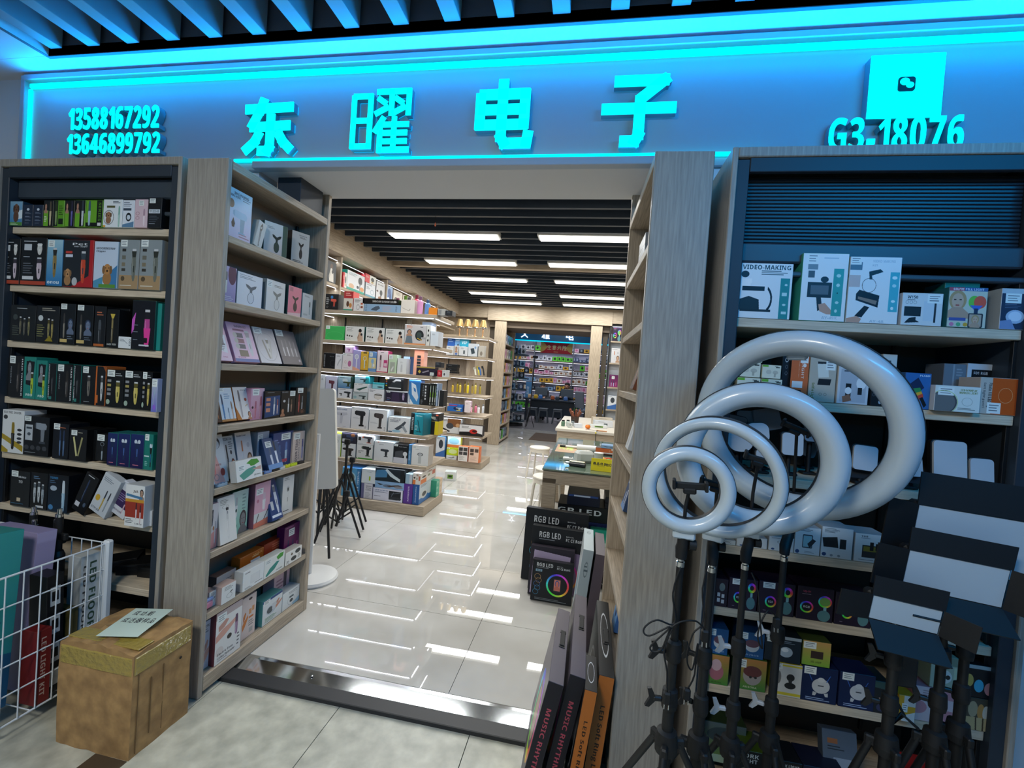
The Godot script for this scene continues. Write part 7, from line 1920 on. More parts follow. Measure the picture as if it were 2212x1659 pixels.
	"whitecube": "c8ccd0|b e0e0e0;o 30 40 40 40 4a4c50;m 16 10 60 2 9 9a9ca0|40x44",
	"bluedryer": "b8c4dc|b c8cce4;gun 20 20 60 50 6a3c4c d0d4e8;p a8b0d8 10 80 90 70 90 100 10 100|80x140",
	"clipstack": "1c3c34|g b8d4dc 5a8ab8;o 30 20 40 30 c8d8e0;gun 36 44 58 40 3a4a2c 20281c;m 10 8 40 2 5 4a6a7a;r 90 0 10 100 20403a|110x90",
	"gunwhite": "c0c8d0|b dfe3ea;t 14 8 40 6 3a4048 GUN;gun 44 28 50 60 2c343a 1c2024;gun 10 50 22 26 3a4248 1c2024|110x90",
	"mixcyan": "2a8a94|b a8ccdc;r 76 0 24 100 2aa0ac;gun 36 40 50 44 2a4a50 1c2c30;m 8 10 50 3 7 5a7a8a|110x70",
	"mopwhite": "b8c0c4|b e0e4e8;s 4 4 20 22;t 30 8 30 8 3a4048 CUTTER;p 2c5a54 14 70 50 50 90 30 96 38 60 66 40 84|110x80",
	"sander": "8a9298|b b8c4c8;gun 40 40 50 50 3a4a4c 2a3436;o 4 50 22 36 8ab0b8;m 8 8 40 2 7 5a666c|110x80",
	"tealflat": "2a9aa4|b 8fd0dc;r 0 0 100 26 2aa4b0;o 40 56 50 24 2c4a50|96x70",
	"electrictub": "b8bcc4|b e4e6ec;t 8 8 36 7 3a4048 Electric;t 8 18 24 6 3a4048 Sealer;n 38 36 50 50 .1 8a8278;r 40 44 48 10 6a645c;r 44 58 40 26 d8d4d0|110x110",
	"ironblack": "121519|b 1a1f24;iron 20 16 70 72 d8dce0 2c343a;o 4 20 9 9 c89a3a;o 4 34 9 9 c8583a;o 4 48 9 9 3a8ac8;o 4 62 9 9 c8c83a;s 2 2 20 16|150x100",
	"steamdark": "c8ccd4|b 241f38;r 0 0 100 8 dce0e8;r 0 92 100 8 dce0e8;p 3a2c4c 30 16 60 16 66 90 26 90;clip 74 16 14 60 b8a8c8 8a7aa0;m 6 60 20 2 7 8a84a0;m 6 76 18 1 6 4a8ac8;s 4 2 16 16|150x90",
	"ironblue": "2a5c9a|g 2f74b8 4a98d4;p dce8f4 20 10 60 20 88 70 76 88 30 60;p 3a7cc0 40 30 60 36 66 50 48 46;p e4ecf4 0 56 20 80 50 100 0 100;v 8 60 10 34 3a6aa8 NANO|96x150",
	"usbblack": "101214|b 14171a;r 52 10 16 9 d8dce0;r 52 24 16 9 d8dce0;r 52 38 16 9 d8dce0;r 52 52 16 9 d8dce0;r 52 66 16 9 d8dce0;m 10 76 26 4 5 8a929a;v 26 8 12 50 8a9298 TORCH|72x140",
	"greentube": "1c2420|b 181e1c;stick 24 10 54 74 8ac83a c8dcd0;m 20 88 60 2 5 c8d0cc;r 30 62 40 22 d8dcd8|40x140",
	"blacktall": "14171a|b 1a1e22;r 0 0 16 100 c8ccd0|48x120",
	"crown": "c8ccd8|b dcdfe8;t 8 8 72 7 3a5a8a CORDLESS CLEANER;p c4c8d4 20 28 80 24 84 36 60 42 56 80 44 80 42 42 24 38;r 46 30 6 10 3a3c40;m 60 92 24 1 4 8a8c94|120x130",
	"gundark": "c8d0d8|b e6e8ec;gun 20 14 62 72 2a2e34 14181c;m 10 46 40 2 4 c0c4c8;m 80 82 10 3 5 8a8c90;s 1 1 16 9|120x140",
	"gungrey": "c8d0d8|b e6e8ea;gun 26 16 54 72 4a4444 2a2628;m 8 60 40 2 4 c0c4c8;m 86 80 8 4 5 8a8c90|120x140",
	"vacwhite": "c8d8e0|b e2e6ea;t 22 8 34 6 2c3a5a VACUUM;t 8 17 48 6 2c3a5a HANDHELD;t 8 26 40 6 2c3a5a CLEANER;p 4a525a 30 74 60 44 76 22 84 28 70 60 46 84;p 9aa4ac 62 56 74 50 92 88 82 94;o 20 80 40 16 9ac8e0;r 2 90 18 8 4a6a8a|140x130",
	"trimteal": "1a6a7a|b 2496a8;r 0 0 30 100 14181a;t 40 8 50 5 d8e8ea Garden Trimmer;r 0 0 30 30 14181a;l 56 30 80 88 6 1a4a54;l 50 84 90 84 5 1a4a54;m 36 56 26 4 6 b8dce0;v 8 20 14 60 c8d0d4 TRIMMER|110x150",
	"blackkit": "121417|b 16191c;o 10 30 34 40 c8b880;o 40 40 36 36 8a8a7c;r 76 10 20 20 c85a3a;m 60 70 30 2 10 aaaaa4|110x60",
	"yellowend": "c8b020|b 121417;r 70 0 30 100 e0c81c|110x80",
	"whitelime": "b8d83a|b e0e6e4;r 0 0 100 8 d0e83a;m 20 30 50 4 6 9aa4a8|60x120",
	"dryerdark": "20242c|b 2c2c3c;gun 20 26 70 60 3a4c6c 181c24;o 60 10 30 30 8a5a3a;r 4 60 20 30 c8ccd0|110x90",
	"gunlong": "b8c0c8|b dfe3e6;gun 8 30 80 56 3a3634 1c1a1a;m 10 8 60 2 5 6a727a;m 8 90 60 1 4 8a8c90|120x110",
	"redcorner": "b8c0c4|b e0e2e4;gun 30 14 62 70 4a4a50 b85030;r 6 26 16 36 2c3034;m 6 90 40 1 6 8a929a;r 26 0 8 6 c8402c|120x80",
	"holiday": "b8c0c4|b e2e4e4;r 0 90 100 10 4a9a3c;t 10 40 34 7 3a4048 HOLIDAY;t 10 50 18 7 3a4048 FAN;gun 30 8 60 70 2c3034 5a6a5c;s 76 6 16 10;o 4 88 8 8 d8e8d0|120x110",
	"whitedryer": "c4d4dc|b dfe4e8;gun 34 36 44 40 3a4048 20262c;m 24 14 34 1 4 9aa2aa;o 16 0 8 6 d87a6a|120x130",
	"blackdryer": "14181c|b 1a1e22;r 0 70 100 30 c8ccd8;p 4a4e54 10 40 60 30 80 50 60 70 10 70;o 66 36 30 24 d8dce0;r 76 54 14 40 d8dce0;t 36 10 54 5 d8dce0 Hair Dryer;s 2 -1 26 12|96x130",
	"blueslim": "3a6a9a|b 4a84b4;v 20 30 40 50 c8dcec AIR DRYER|40x120",
	"silverdryer": "b0a8a0|b e2e4e4;o 34 36 34 16 3a4044;o 38 38 26 12 b8bcc0;r 40 50 18 40 c0c4c4;m 20 20 30 1 4 a8acb0;s 4 4 24 12|96x140",
	"bluefloor": "2a5a8a|b 5aa4d0;r 80 0 20 100 3a80b4;o 20 14 56 40 a8d0e4;o 28 18 40 30 5a6a54;v 84 10 10 46 d8e8f0 Scrubber;m 84 64 10 3 9 c8e0f0|110x160",
	"greenslide": "c8d8dc|b dfe8ec;t 40 18 30 4 8aa0a8 WELCOME;r 54 50 12 30 a8c83a;m 70 14 20 1 5 9aa8ac|100x110",
	"wireless": "6a6c90|b d4d4dc;r 0 0 26 100 6c6c94;t 40 14 50 7 3a3c48 WIRELESS;t 40 26 46 7 3a3c48 VACUUM;t 40 38 46 7 3a3c48 CLEANER;m 36 60 50 5 8 a0a0ac|100x120",
	"darkvac": "12181c|b 1c2a34;p 4a84b0 4 20 44 10 40 70 0 80;p c8d8e0 40 4 66 50 100 92 84 96 52 60 34 14;r 86 0 14 100 141c22|150x80",
	"bluevac": "6a90b8|b 8ab0d8;o 28 40 30 44 6a7a90;p 4a3a34 40 60 80 34 96 44 50 76;o 66 50 30 36 8a8a94;p 2c343c 4 30 30 44 18 60|150x60",
	"carvac": "b8bcd4|b d8dae8;t 6 12 44 9 3a5a8a CAR DRY AND WET VAC;m 6 28 44 2 5 5a6a8a;m 4 64 30 1 7 3a4048;r 54 14 40 70 141a20;o 56 60 40 26 2a3036;l 60 40 92 20 2 6a7480;l 62 60 70 24 2 6a7480|170x90",
	"purplespine": "4a2a7a|b 5a3490;v 40 12 26 76 d8d0e8 Electrifies and softens your feet|60x150",
	"bluespine": "1c4c8c|b 20589c;v 36 10 20 80 d8e4f0 Hot water foot bath massager|60x150",
	"footbath": "2a6aac|b c8d4dc;p 3a78bc 0 74 100 60 100 100 0 100;o 10 40 40 40 d4d8d8;o 18 46 24 24 4a4c50;r 56 14 36 60 d8e0e4;m 6 6 40 3 5 6a7a8a|120x150",
	"foodbox": "d8d0c8|b e0dcd4;r 0 60 36 40 d8793c;o 8 34 24 16 3a2c24;r 50 10 20 16 c8a08c;r 74 26 20 40 c86a4c;o 44 40 16 20 8a9070;m 40 8 24 3 6 8a8478|150x90",
	"silverbox": "9ab4c4|b c4ccd4;r 0 0 60 100 9ab8cc|60x60",
	"greensmall": "3a9a7c|b 4aac8c;m 14 20 60 3 14 c8e8dc|40x40",
	"creamsmall": "c8a888|b dcc4a8;m 14 20 60 3 14 a88a6a|40x40",
	"greenbar": "c8d0d0|b e4e8e8;r 24 30 50 46 6a9a3a;r 34 40 30 20 2a3424|70x60",
	"bluetub": "1c4c9c|b 2a64b8;o 30 50 44 40 14243c;m 14 14 60 2 10 a8c8ec|44x50",
	"skyset": "4a8ac8|b 7ab0e0;o 30 40 44 40 1c2c40;m 14 10 60 2 10 d8e8f4|44x50",
	"tealset": "1a7a94|b 1f98b0;r 20 40 50 40 8ad0dc;t 20 12 60 16 e0f0f0 VIP|60x60",
	"facebox": "c8c4c0|b dcd8d4;face 20 10 60 60 d0a080 5a4030;r 20 74 60 20 5a7ac0|36x60",
	"whiteset": "c0c8d0|b e2e6ec;m 20 14 40 2 8 8a949c;r 50 40 20 40 5a646c|60x60",
	"padset": "b0bcc8|b dce4ec;p 3a4a54 24 40 60 34 76 74 40 84;o 66 20 20 20 8ab0dc|60x70",
	"greyset": "a8a49c|b c8c4bc;o 30 50 40 40 8a8278|44x60",
	"blackslim": "14171a|b 1c2024;m 20 40 40 1 20 6a7078|40x20",
	"bluegun": "1c4c94|b 2a6cc0;o 40 30 40 50 1a3460;gun 50 40 44 40 c8d8e8 3a4a6a;r 60 76 26 10 d8c83a;r 4 10 60 10 c83a5a|84x60",
	"pinktall": "c8b0b8|b e8dce0;m 20 20 50 2 6 b8a0a8|34x80",
	"vacbrown": "b8bcc0|b e0e2e4;r 36 0 64 56 8a5c3a;o 30 30 36 40 4a4e54;p 2c2e34 8 60 50 84 46 92 4 70;m 4 8 40 3 5 6a6e74;o 76 30 20 26 d8a878|120x100",
	"redvac": "24201f|b e2e2e4;p 1a1a1c 0 70 60 60 100 80 100 100 0 100;o 44 36 34 44 c82c28;o 56 44 20 24 3a1c1c;t 10 12 30 8 2c2e34 MITE;m 10 24 40 2 5 3a3c40|120x100",
	"bluestand": "3a6aa0|b dce2ea;p 3a6ab0 0 80 100 60 100 100 0 100;o 30 14 50 40 3a424c;m 6 6 50 2 4 7a8490|70x140",
	"mintpot": "c8dc3a|b c4dce4;o 10 10 80 60 8ac0d8;r 0 74 100 26 d8783c|70x80",
	"limebox": "c0d020|b c8dc24;o 16 20 70 60 d8e8a0;s 2 0 24 20|70x60",
	"tongbox": "b8bcbc|b dcdfe0;p 5a5e60 14 60 60 44 80 50 50 70;o 60 20 20 24 8a8478|70x60",
	"stationery": "d87a4c|b e4e0dc;r 6 8 40 24 3a3a3c;r 52 8 42 24 4a4444;r 6 36 40 22 4a4444;r 52 36 42 22 3a3a3c;m 10 64 60 5 6 a8a4a0|70x120",
	"stationeryorange": "d87038|b e8c8b4;r 10 14 34 22 4a3c38;r 52 14 34 22 5a4840;r 10 40 34 16 5a4840;m 10 62 70 5 6 c8a898;r 90 0 10 100 d87038|70x120",
	"videomaking": "c0d0dc|b e0e8ec;t 2 3 94 8 2c4048 VIDEO-MAKING;m 40 13 52 3 3 4a6068;r 78 26 18 74 2c8a8c;o 86 36 6 4 b8dcdc;r 82 52 10 6 b8dcdc;o 84 72 7 4 b8dcdc;r 83 86 10 5 b8dcdc;o 0 14 16 12 1c2024;r 0 28 22 16 f0f4f4;n 30 40 34 50 .2 14181c;r 20 36 34 60 e0e8ec;r 4 42 44 8 14181c;p 1c2a30 0 66 18 60 38 66 40 84 0 86;r 2 84 60 4 1c2428|140x150",
	"phonerig": "3a9a80|b e4eaec;r 70 22 22 70 3aa09c;o 76 30 10 5 b8e0dc;o 77 44 8 5 b8e0dc;o 79 57 3 2 1c3c3c;o 77 70 8 4 b8e0dc;o 77 82 6 5 b8e0dc;rig 12 34 58 56 24282c 5a646c;r 14 26 14 10 4a525a;r 12 12 22 12 7a8a92;s 10 0 24 16;t 50 93 34 4 b0c4d0 AY-49X;m 46 6 44 1 4 b0c4d0|130x190",
	"videokit": "c0d0dc|b e4eaec;r 80 22 18 60 4ab0c0;o 84 28 10 5 e0f0f0;o 85 40 8 5 b8e0e4;o 85 64 8 4 e0f0f0;o 85 74 6 5 e0f0f0;r 0 8 24 12 5a7484;r 0 28 22 18 c8b8b4;s 0 0 22 12;t 44 4 44 4 b0c0cc VIDEO MAKING;t 44 11 10 3 b0c0cc KIT;p 1c2024 38 22 60 18 66 22 44 28 46 34 40 34;r 28 34 24 18 dfe8ec;n 26 32 28 22 .06 2c3034;p 1c1c20 16 56 22 50 62 58 60 76 16 66;p 8a7a6c 20 60 58 66 56 72 20 64;p 1a1c20 34 74 44 76 30 92 16 90;p c49a84 0 94 20 90 30 94 26 100 0 100;t 46 95 28 4 b0c4d0 AY-48|140x190",
	"panelbox": "c0c4c4|b d4dadc;t 12 8 26 9 2c3438 W150;m 12 20 26 1 5 6a747a;r 6 42 42 30 20262a;p 20262a 20 78 36 74 36 84 46 90 8 94;r 54 24 26 62 c8d4dc;r 80 30 5 60 2a2e32;n 8 24 8 10 .2 7a8488;n 18 24 8 10 .2 7a8488;n 28 24 8 10 .2 7a8488;s 62 2 36 28|130x100",
	"heartlamp": "2a6a70|b c4c8b8;r 0 0 100 9 3a5c94;r 0 0 40 9 a8485c;t 10 2 80 5 dfe4ea SELFIE FILL LIGHT;face -6 8 60 70 c8a890 b09468;o 52 20 30 32 6ac04a;o 66 20 32 32 d85a44;p 4a6ac8 56 44 90 44 74 62;r 68 52 10 12 2c3a54;phone 54 64 38 36 2a2e34 b0a090;face 60 68 26 32 c8a890 b09468;r 4 76 44 8 4a5a9c;o 6 88 12 10 c87aa0;o 24 88 12 10 5aa87a;o 42 88 12 10 c8a03a|120x120",
	"handlamp": "b0b8bc|b 2a3850;r 0 0 100 12 b8c4cc;o 20 52 70 34 a8bcd4;o 30 56 50 24 cfdcec;p 7a90b8 0 80 40 76 60 100 0 100;s 14 12 60 24;m 14 38 60 3 4 5a6a84|100x120",
	"tealplain": "1f7a78|b 248a84|24x24",
	"greenlabel": "b8bca8|b d8dccc;r 0 0 32 14 6ab03a;o 20 36 30 34 c0c4b8;o 56 40 30 30 b8bcb0;r 64 60 10 30 a8aca0;m 66 8 26 1 8 6a7068;r 72 12 22 8 4a504c|80x80",
	"orangelight": "14181e|b c8683a;r 0 0 0 0 000;v 60 20 14 34 e0d0c4 LIGHT;v 42 18 6 34 d8a88c Quality photo light;s 50 -1 44 22;o 66 22 20 8 e8e4e0;r 10 60 60 14 d4dce0;r 14 78 50 22 1a1c20|90x170",
	"iconblack": "14181e|b 161b22;n 30 10 40 10 .3 d0d4d8;n 36 26 30 8 .2 7a828a;n 36 40 30 8 .2 7a828a|40x150",
	"selfiebeige": "a8a498|b b8b2a4;p d8dcd4 26 12 66 12 74 44 34 46;p 2c2e30 28 10 66 10 68 14 28 15;p 1f2226 36 48 84 48 80 62 32 62;v 8 58 14 40 5a6a2c Selfie Light;v 2 84 6 14 5a6a2c LIVE;n 40 80 12 6 .2 6a6a5c;n 58 80 12 6 .2 6a6a5c;s 60 6 36 22|110x160",
	"whiteclip": "c8c8c4|b c4ccd4;r 8 16 84 80 aab4c0;o 60 38 32 28 dfe6ea;r 66 62 14 16 1c2024;r 26 54 18 30 1c2024;o 24 62 22 16 dfe6ea;p 8a6450 16 84 40 78 48 92 20 98;s 8 2 40 18;m 18 24 50 1 6 4a525a|120x150",
	"blackmini": "14181e|b 161a20;r 4 0 90 30 d0d8dc;m 10 4 70 4 6 5a646c;t 8 32 70 8 d8dce0 WOOD;n 10 48 20 12 .2 6a727a;n 40 48 20 12 .2 6a727a;o 60 76 24 16 9ab0c0|70x90",
	"rainbowcase": "2a5a94|b 2f68a8;p 1c2c50 20 30 50 12 76 40 44 60;p 2f8a50 26 44 60 40 70 56 40 64;p d8a83a 34 58 66 50 74 62 48 72;p c84a3a 44 66 72 56 76 66 54 78;p 14181c 60 70 72 66 90 88 80 96;t 56 4 40 5 c8dcec PLAMP|110x130",
	"greycard": "5a6470|b 6a747e;r 40 0 8 100 8a949c;m 56 10 30 3 6 8a929a|90x90",
	"rgbcircle": "a8b0b8|b c4ccd4;r 12 12 82 88 1a1c20;t 18 16 40 6 d0d4d8 F01 RGB;w 24 34 60 60 .5;o 36 46 36 36 c84a3a;o 36 54 24 28 4a8a4a|110x90",
	"makeupmirror": "c0c8cc|b d8e0dc;o -10 20 60 90 4a4e50;o -8 24 54 84 6a6e70;t 56 10 36 8 6a7a34 LED MAKEUP;t 54 20 40 8 6a7a34 MIRROR LIGHT;n 60 42 24 34 .1 a8b4b0;m 52 84 40 2 5 7a8480;s 6 6 36 32;n -12 18 64 94 .03 a8c84a|130x90",
	"orangefold": "b8b0a8|b c8561c;r 0 0 30 100 b8b4ac;v 18 14 12 76 2c2e30 Photo Fill LED Light;v 6 14 8 70 5a5c5e Soft light panel;n 46 26 36 42 .06 e0a070;s 20 68 34 30;r 88 0 12 100 a8481a|120x110",
	"icons": "b8bcb8|b c8ccc8;m 14 12 60 3 14 4a525a;n 30 50 40 36 .1 5a646c|50x60",
	"accessory": "a8acac|b ccd0d0;m 10 6 50 2 5 6a7276;n 34 24 30 24 .15 5a6468;o 10 82 14 14 2a4a7a;m 60 84 30 2 6 7a8286|80x100",
	"phoneset": "a8aeb2|b ccd2d4;m 10 4 60 3 4 5a646a;phone 30 26 40 50 3a4048 8ab8c0;p 2a3036 50 60 70 40 84 46 60 76;o 4 84 16 14 2a4a7a;m 40 88 40 2 4 8a9298|110x130",
	"recorder": "a8aeb2|b d0d4d4;m 8 4 50 4 4 5a646a;p 20262a 2 36 50 30 56 66 8 66;r 60 36 20 32 20262a;o 4 84 14 12 2a4a7a;o 30 88 10 8 8a9298;o 54 88 10 8 8a9298|110x130",
	"micbox": "a8aeb2|b d4d8d8;t 18 6 22 6 4a5258 T68;m 18 15 40 1 4 7a8288;r 80 8 14 12 2a4a7a;r 24 40 54 44 2a2e32;r 28 44 46 18 8a7a2c;r 48 28 12 30 14181c;r 66 32 10 24 14181c;m 14 92 66 1 4 6a7278|110x130",
	"rgbpurple": "1c1428|b 241a30;w 18 44 32 36 .3;o 26 53 16 18 14181c;t 28 58 12 7 d8dce0 RGB;w 66 10 28 32 .5;r 76 42 8 14 8ac0c8;o 64 56 30 40 5a8a90;s 10 2 34 18;m 14 90 12 1 4 8a8090|120x120",
	"rgbpurple2": "1c1428|b 241a30;t 14 12 22 7 b84a6a MJ-01;m 12 22 34 1 4 8a8090;w 8 44 38 36 .26;o 17 53 20 18 14181c;t 18 58 18 7 d8dce0 RGB;w 58 22 38 36 .9;o 62 27 30 26 7ab05a;r 74 56 8 14 8ac0c8;o 58 66 36 34 5a8a90|120x120",
	"iconpurple": "1c1428|b 221a2c;r 30 50 20 14 c8ccd0;r 60 54 20 14 c8ccd0;r 30 70 20 14 c8ccd0;r 60 74 20 14 c8ccd0;o 40 14 40 30 6a7a7c|60x100",
	"bluelamp": "143c64|g 1c5080 245c94;o 20 30 60 46 c8ccd0;o 20 28 60 30 6a4a58;t 20 84 60 7 a8c0d8 WY-216-LED;s 2 2 28 26|90x100",
	"projectordark": "14202c|b 1a2834;r 0 0 100 12 a8b4bc;o 40 40 38 40 a8b8c4;o 46 44 20 16 dce4ea;m 40 18 44 2 6 7a8a98;s 4 4 26 24|110x100",
	"sunset": "3a4a24|g c89a5c 7aa83c;r 30 40 44 30 3a2c28;t 30 80 40 8 4a5a2a LED LAMP;s 2 4 46 28|90x100",
	"speaker": "4a6a2c|g c8874a 4a8a3c;o 18 24 66 60 a8a09c;o 18 22 66 36 6a3c3c;o 40 54 10 8 2a2c2c;o 58 54 10 8 2a2c2c;t 20 88 50 6 d8d8b0 AURORA;s 0 4 28 26|110x130",
	"speakerpink": "4a6a2c|g c8874a 4a8a3c;o 6 30 70 56 a86a78;o 14 14 50 40 c8a8b0;t 20 90 50 6 3a5a2a AURORA|90x130",
	"yellowframe": "c8b830|b d8d8d4;r 0 4 100 5 d8c83a;r 0 88 100 8 d8c83a;o 44 30 30 22 2c2c2c;o 52 46 14 12 3a3a3a;o 38 56 42 20 2a2a2a;o 4 24 20 40 7a7a78;s 2 -2 24 20|90x130",
	"robot": "101c40|b 14244c;cat 30 28 50 54 c4c8cc 4a525c;l 20 20 30 40 2 3a6ac0;l 80 20 70 40 2 3a6ac0;m 14 88 70 2 5 9ab0d8;s 6 0 34 22|120x130",
	"starnight": "1c2a2c|b 202428;p 3a5a54 0 0 100 0 100 24 0 20;o 30 50 16 14 a88a7a;o 56 56 20 14 8a7a8a;o 20 70 60 24 3a3c5c|70x120",
	"pandabox": "8a9a84|b a8b4a0;r 0 0 100 26 7a8a78;o 20 40 60 44 d8dcd8;o 26 56 18 14 2a2c2c;o 56 56 18 14 2a2c2c;r 86 30 14 70 c0ccae|80x110",
	"pinkcircles": "b07a84|b d8c4c8;o -10 40 40 40 c88a94;o 50 60 50 40 c88a94;m 20 10 60 3 6 a88a90;o 60 0 40 30 c88a94|100x110",
	"yellowcard": "b88a20|b d8a42c;r 30 0 70 40 dcd8d0;s 20 30 34 34;p e4e4e0 20 80 100 60 100 100 20 100|90x110",
	"colourlamps": "14171a|b 1a1c20;o 6 30 26 40 c8a85a;o 34 44 28 40 4ab4d0;o 64 50 30 40 d88a84;r 0 0 100 12 a8b0b0|120x110",
	"lampset": "3a342c|b 4a4438;o 6 10 40 50 a89a7c;o 44 16 30 50 b8864a;o 66 20 30 46 c8c0b0;r 0 60 100 40 b8a478;l 40 60 44 100 6 4a3c2c;l 70 60 72 100 6 4a3c2c|96x110",
	"worklight": "4a5a14|b 1a1c1a;t 10 8 70 12 d8d8d0 WORK;t 16 24 60 12 d8d8d0 LIGHT;o 20 48 60 40 6a6c5a;p c8c03a 0 86 40 70 70 100 0 100|110x120",
	"worklight2": "14161a|b 181a1c;t 10 10 80 10 dcdcd4 WORK LIGHT;o 10 40 70 50 4a4c40;o 26 50 40 30 8a8a70|110x110",
	"greenfield": "2c3c24|g 5a6a70 6a8a3c;o 10 10 80 40 3a4a50;r 0 80 100 20 a8c0a8|110x90",
	"worksolar": "14182a|b 1a1f34;o 20 30 30 24 8a4a4a;o 50 24 30 30 6a8ab8;t 30 76 60 8 c8d0e0 MINI LIGHT;m 30 90 60 1 5 c8d0e0|110x110",
	"greyslate": "3a4450|g 4a5664 6a7888;r 14 14 30 8 8a5a3c;m 14 26 50 2 4 2c343c;r 30 44 60 50 8a98a8|90x130",
	"redlid": "b02420|b d0ccc8;r 0 0 100 40 c02c28;s 16 20 50 50;m 40 80 50 2 6 a8a4a0|100x90",
	"ringbig": "0e1014|b 121419;t 14 10 40 9 d8dce0 RGB LED;m 14 21 40 1 3 9aa0a8;t 68 12 12 2 d8dce0 Made in China;t 68 17 30 5 d8dce0 FC CE RoHS;r 14 30 14 5 d0d4d8;t 16 31 10 3 3a4048 3D-45;n 12 42 12 12 .1 c8984a;n 10 53 12 12 .1 4ab4d0;n 14 64 12 12 .1 c85a4a;n 12 75 12 12 .1 4a9ac8;w 44 40 44 44 .14;phone 60 50 12 24 1a1c24 c89a8a;m 14 92 70 2 2 5a6068|200x200",
	"ringmid": "0e1014|b 121419;t 14 8 40 9 d8dce0 RGB LED;m 14 19 40 1 3 9aa0a8;t 64 10 14 2 d8dce0 Made in China;t 64 14 32 5 d8dce0 FC CE RoHS;p 8a7aa0 10 30 96 36 96 100 10 100;w 50 50 40 44 .14|190x190",
	"ringlilac": "2a2430|b 2a2430;p b8a8c8 8 8 92 14 88 100 4 96;w 40 40 50 60 .12;o 48 50 34 40 a8b8d8|160x160",
	"ringsmall": "0e1014|b 121419;t 10 6 40 9 d8dce0 RGB LED;m 10 17 40 1 3 9aa0a8;t 60 8 14 2 d8dce0 Made in China;t 60 12 32 5 d8dce0 FC CE RoHS;r 8 22 16 6 8ab0c8;t 10 23 12 4 2a3038 3D-26;n 6 34 16 14 .1 c8a06a;n 10 43 14 13 .1 c8a06a;n 5 52 16 14 .1 4a7ac8;n 8 62 14 13 .1 4a9ac8;n 4 72 14 13 .1 4a9ac8;w 36 28 56 56 .16;phone 54 40 18 32 3a2c34 d8887a;face 56 44 14 24 d87a6a 3a5aa0;m 10 92 80 2 3 7a828a|220x200",
	"rgbfront": "0d0f13|b 101318;t -10 20 66 36 c8d4dc RGB LED;m 4 68 50 1 10 7a828a;t 76 20 30 8 c8d4dc Made in China;t 78 42 30 22 c8d4dc FC CE|260x60",
	"mjbox": "0d0f13|b 121620;t 40 36 34 34 c8ccd0 MJ26|100x30",
	"navylid": "12203c|b 141c30;r 4 0 90 20 2a4a8a;r 20 4 50 14 b8c8dc|110x40",
	"dingbox": "14204a|b 182654;s 4 20 16 40;t 50 40 44 36 6a7ac8 DING FU|190x60",
	"tealspine": "17806c|b 1ca488;t 14 18 76 30 d8f0e8 RL-21S RGB;t 14 60 26 16 d8f0e8 LED|110x60",
	"tealspine2": "17806c|b 1ca488;t 14 18 76 30 d8f0e8 RL-18S RGB;t 14 60 26 16 d8f0e8 LED|110x60",
	"musicspine": "4c444e|b 17151f;v 36 20 30 56 b84a5a MUSIC RHYTHM;v 36 78 30 18 4a5ab8 MODE|70x300",
	"musicface": "4c444e|b 5a525c;w 30 24 70 60 .26;o 46 36 38 36 c8a890;t 8 8 30 5 3a3440 MUSIC;m 8 16 40 2 3 3a3440|220x220",
	"softspine": "141416|b b4682a;v 30 24 40 66 2a1c12 LED Soft Ring Light|70x300",
	"softface": "141416|b 17181a;n 20 20 60 60 .1 c8ccd0|100x100",
	"lidlilac": "4c444e|b 5a525c|16x16",
	"whiteface": "a8b4bc|b c8d0d4;o 30 30 50 44 8ab0c0;p a8c83a 0 90 40 84 40 100 0 100;t 20 12 40 5 4a5a64 RING|120x160",
	"whitespine": "a8b4bc|b a8b8c0;n 30 12 40 16 .2 7a8890;m 30 16 40 2 4 5a6a74|40x150",
	"tealtub": "1f7f7c|g 3aa09c 2a8c90;p 4a8a9c 0 40 60 60 60 100 0 100;p 1c5a80 0 60 100 70 100 100 0 100;o 20 30 60 40 5a7a4a;v 70 50 14 46 1a3c64 LED LIGHT KIT;v 56 54 8 44 1a3c64 PROFESSIONAL PHOTO VIDEO|200x220",
	"lilacplain": "8f86ac|b a498bc;r 0 0 100 8 b4a8cc|40x40",
	"floorlamp": "a8acac|b c8cccc;v 44 6 34 88 2a4a34 LED FLOOR LAMP;v 12 8 18 84 3a3c40 LED FLOOR LAMP|80x260",
	"redkit": "6a1c1c|b 7a2422;v 30 10 34 80 c8b0a0 LED LIGHT KIT|60x200",
	"olivekit": "4a4424|b 5a5030|20x20",
	"iconspine": "101214|b 14161a;r 20 10 60 16 c8ccd0;r 20 34 60 16 c8ccd0;r 20 58 60 16 c8ccd0;r 20 80 60 14 c8ccd0;r 30 14 40 8 14161a;r 30 38 40 8 14161a;r 30 62 40 8 14161a|50x180",
	"sheet": "c8d8cc|b cfe0d4;k 14 10 14 18 1.6 2a2c30 成;k 32 10 14 18 1.6 2a2c30 功;k 50 10 14 18 1.6 2a2c30 期;k 10 36 14 18 1.6 2a2c30 成;k 27 36 14 18 1.6 2a2c30 活;k 44 36 14 18 1.6 2a2c30 器;k 61 36 14 18 1.6 2a2c30 样;k 78 36 14 18 1.6 2a2c30 品|220x200",
	"exportsign": "c8b80c|b e8d818;k 10 30 14 24 2.6 3a3a28 商;k 27 30 14 24 2.6 3a3a28 品;k 44 30 14 24 2.6 3a3a28 仅;k 61 30 14 24 2.6 3a3a28 供;k 72 30 14 24 2.6 3a3a28 出;k 88 30 10 24 2.6 3a3a28 口;m 12 60 76 1 6 8a8420|160x90",
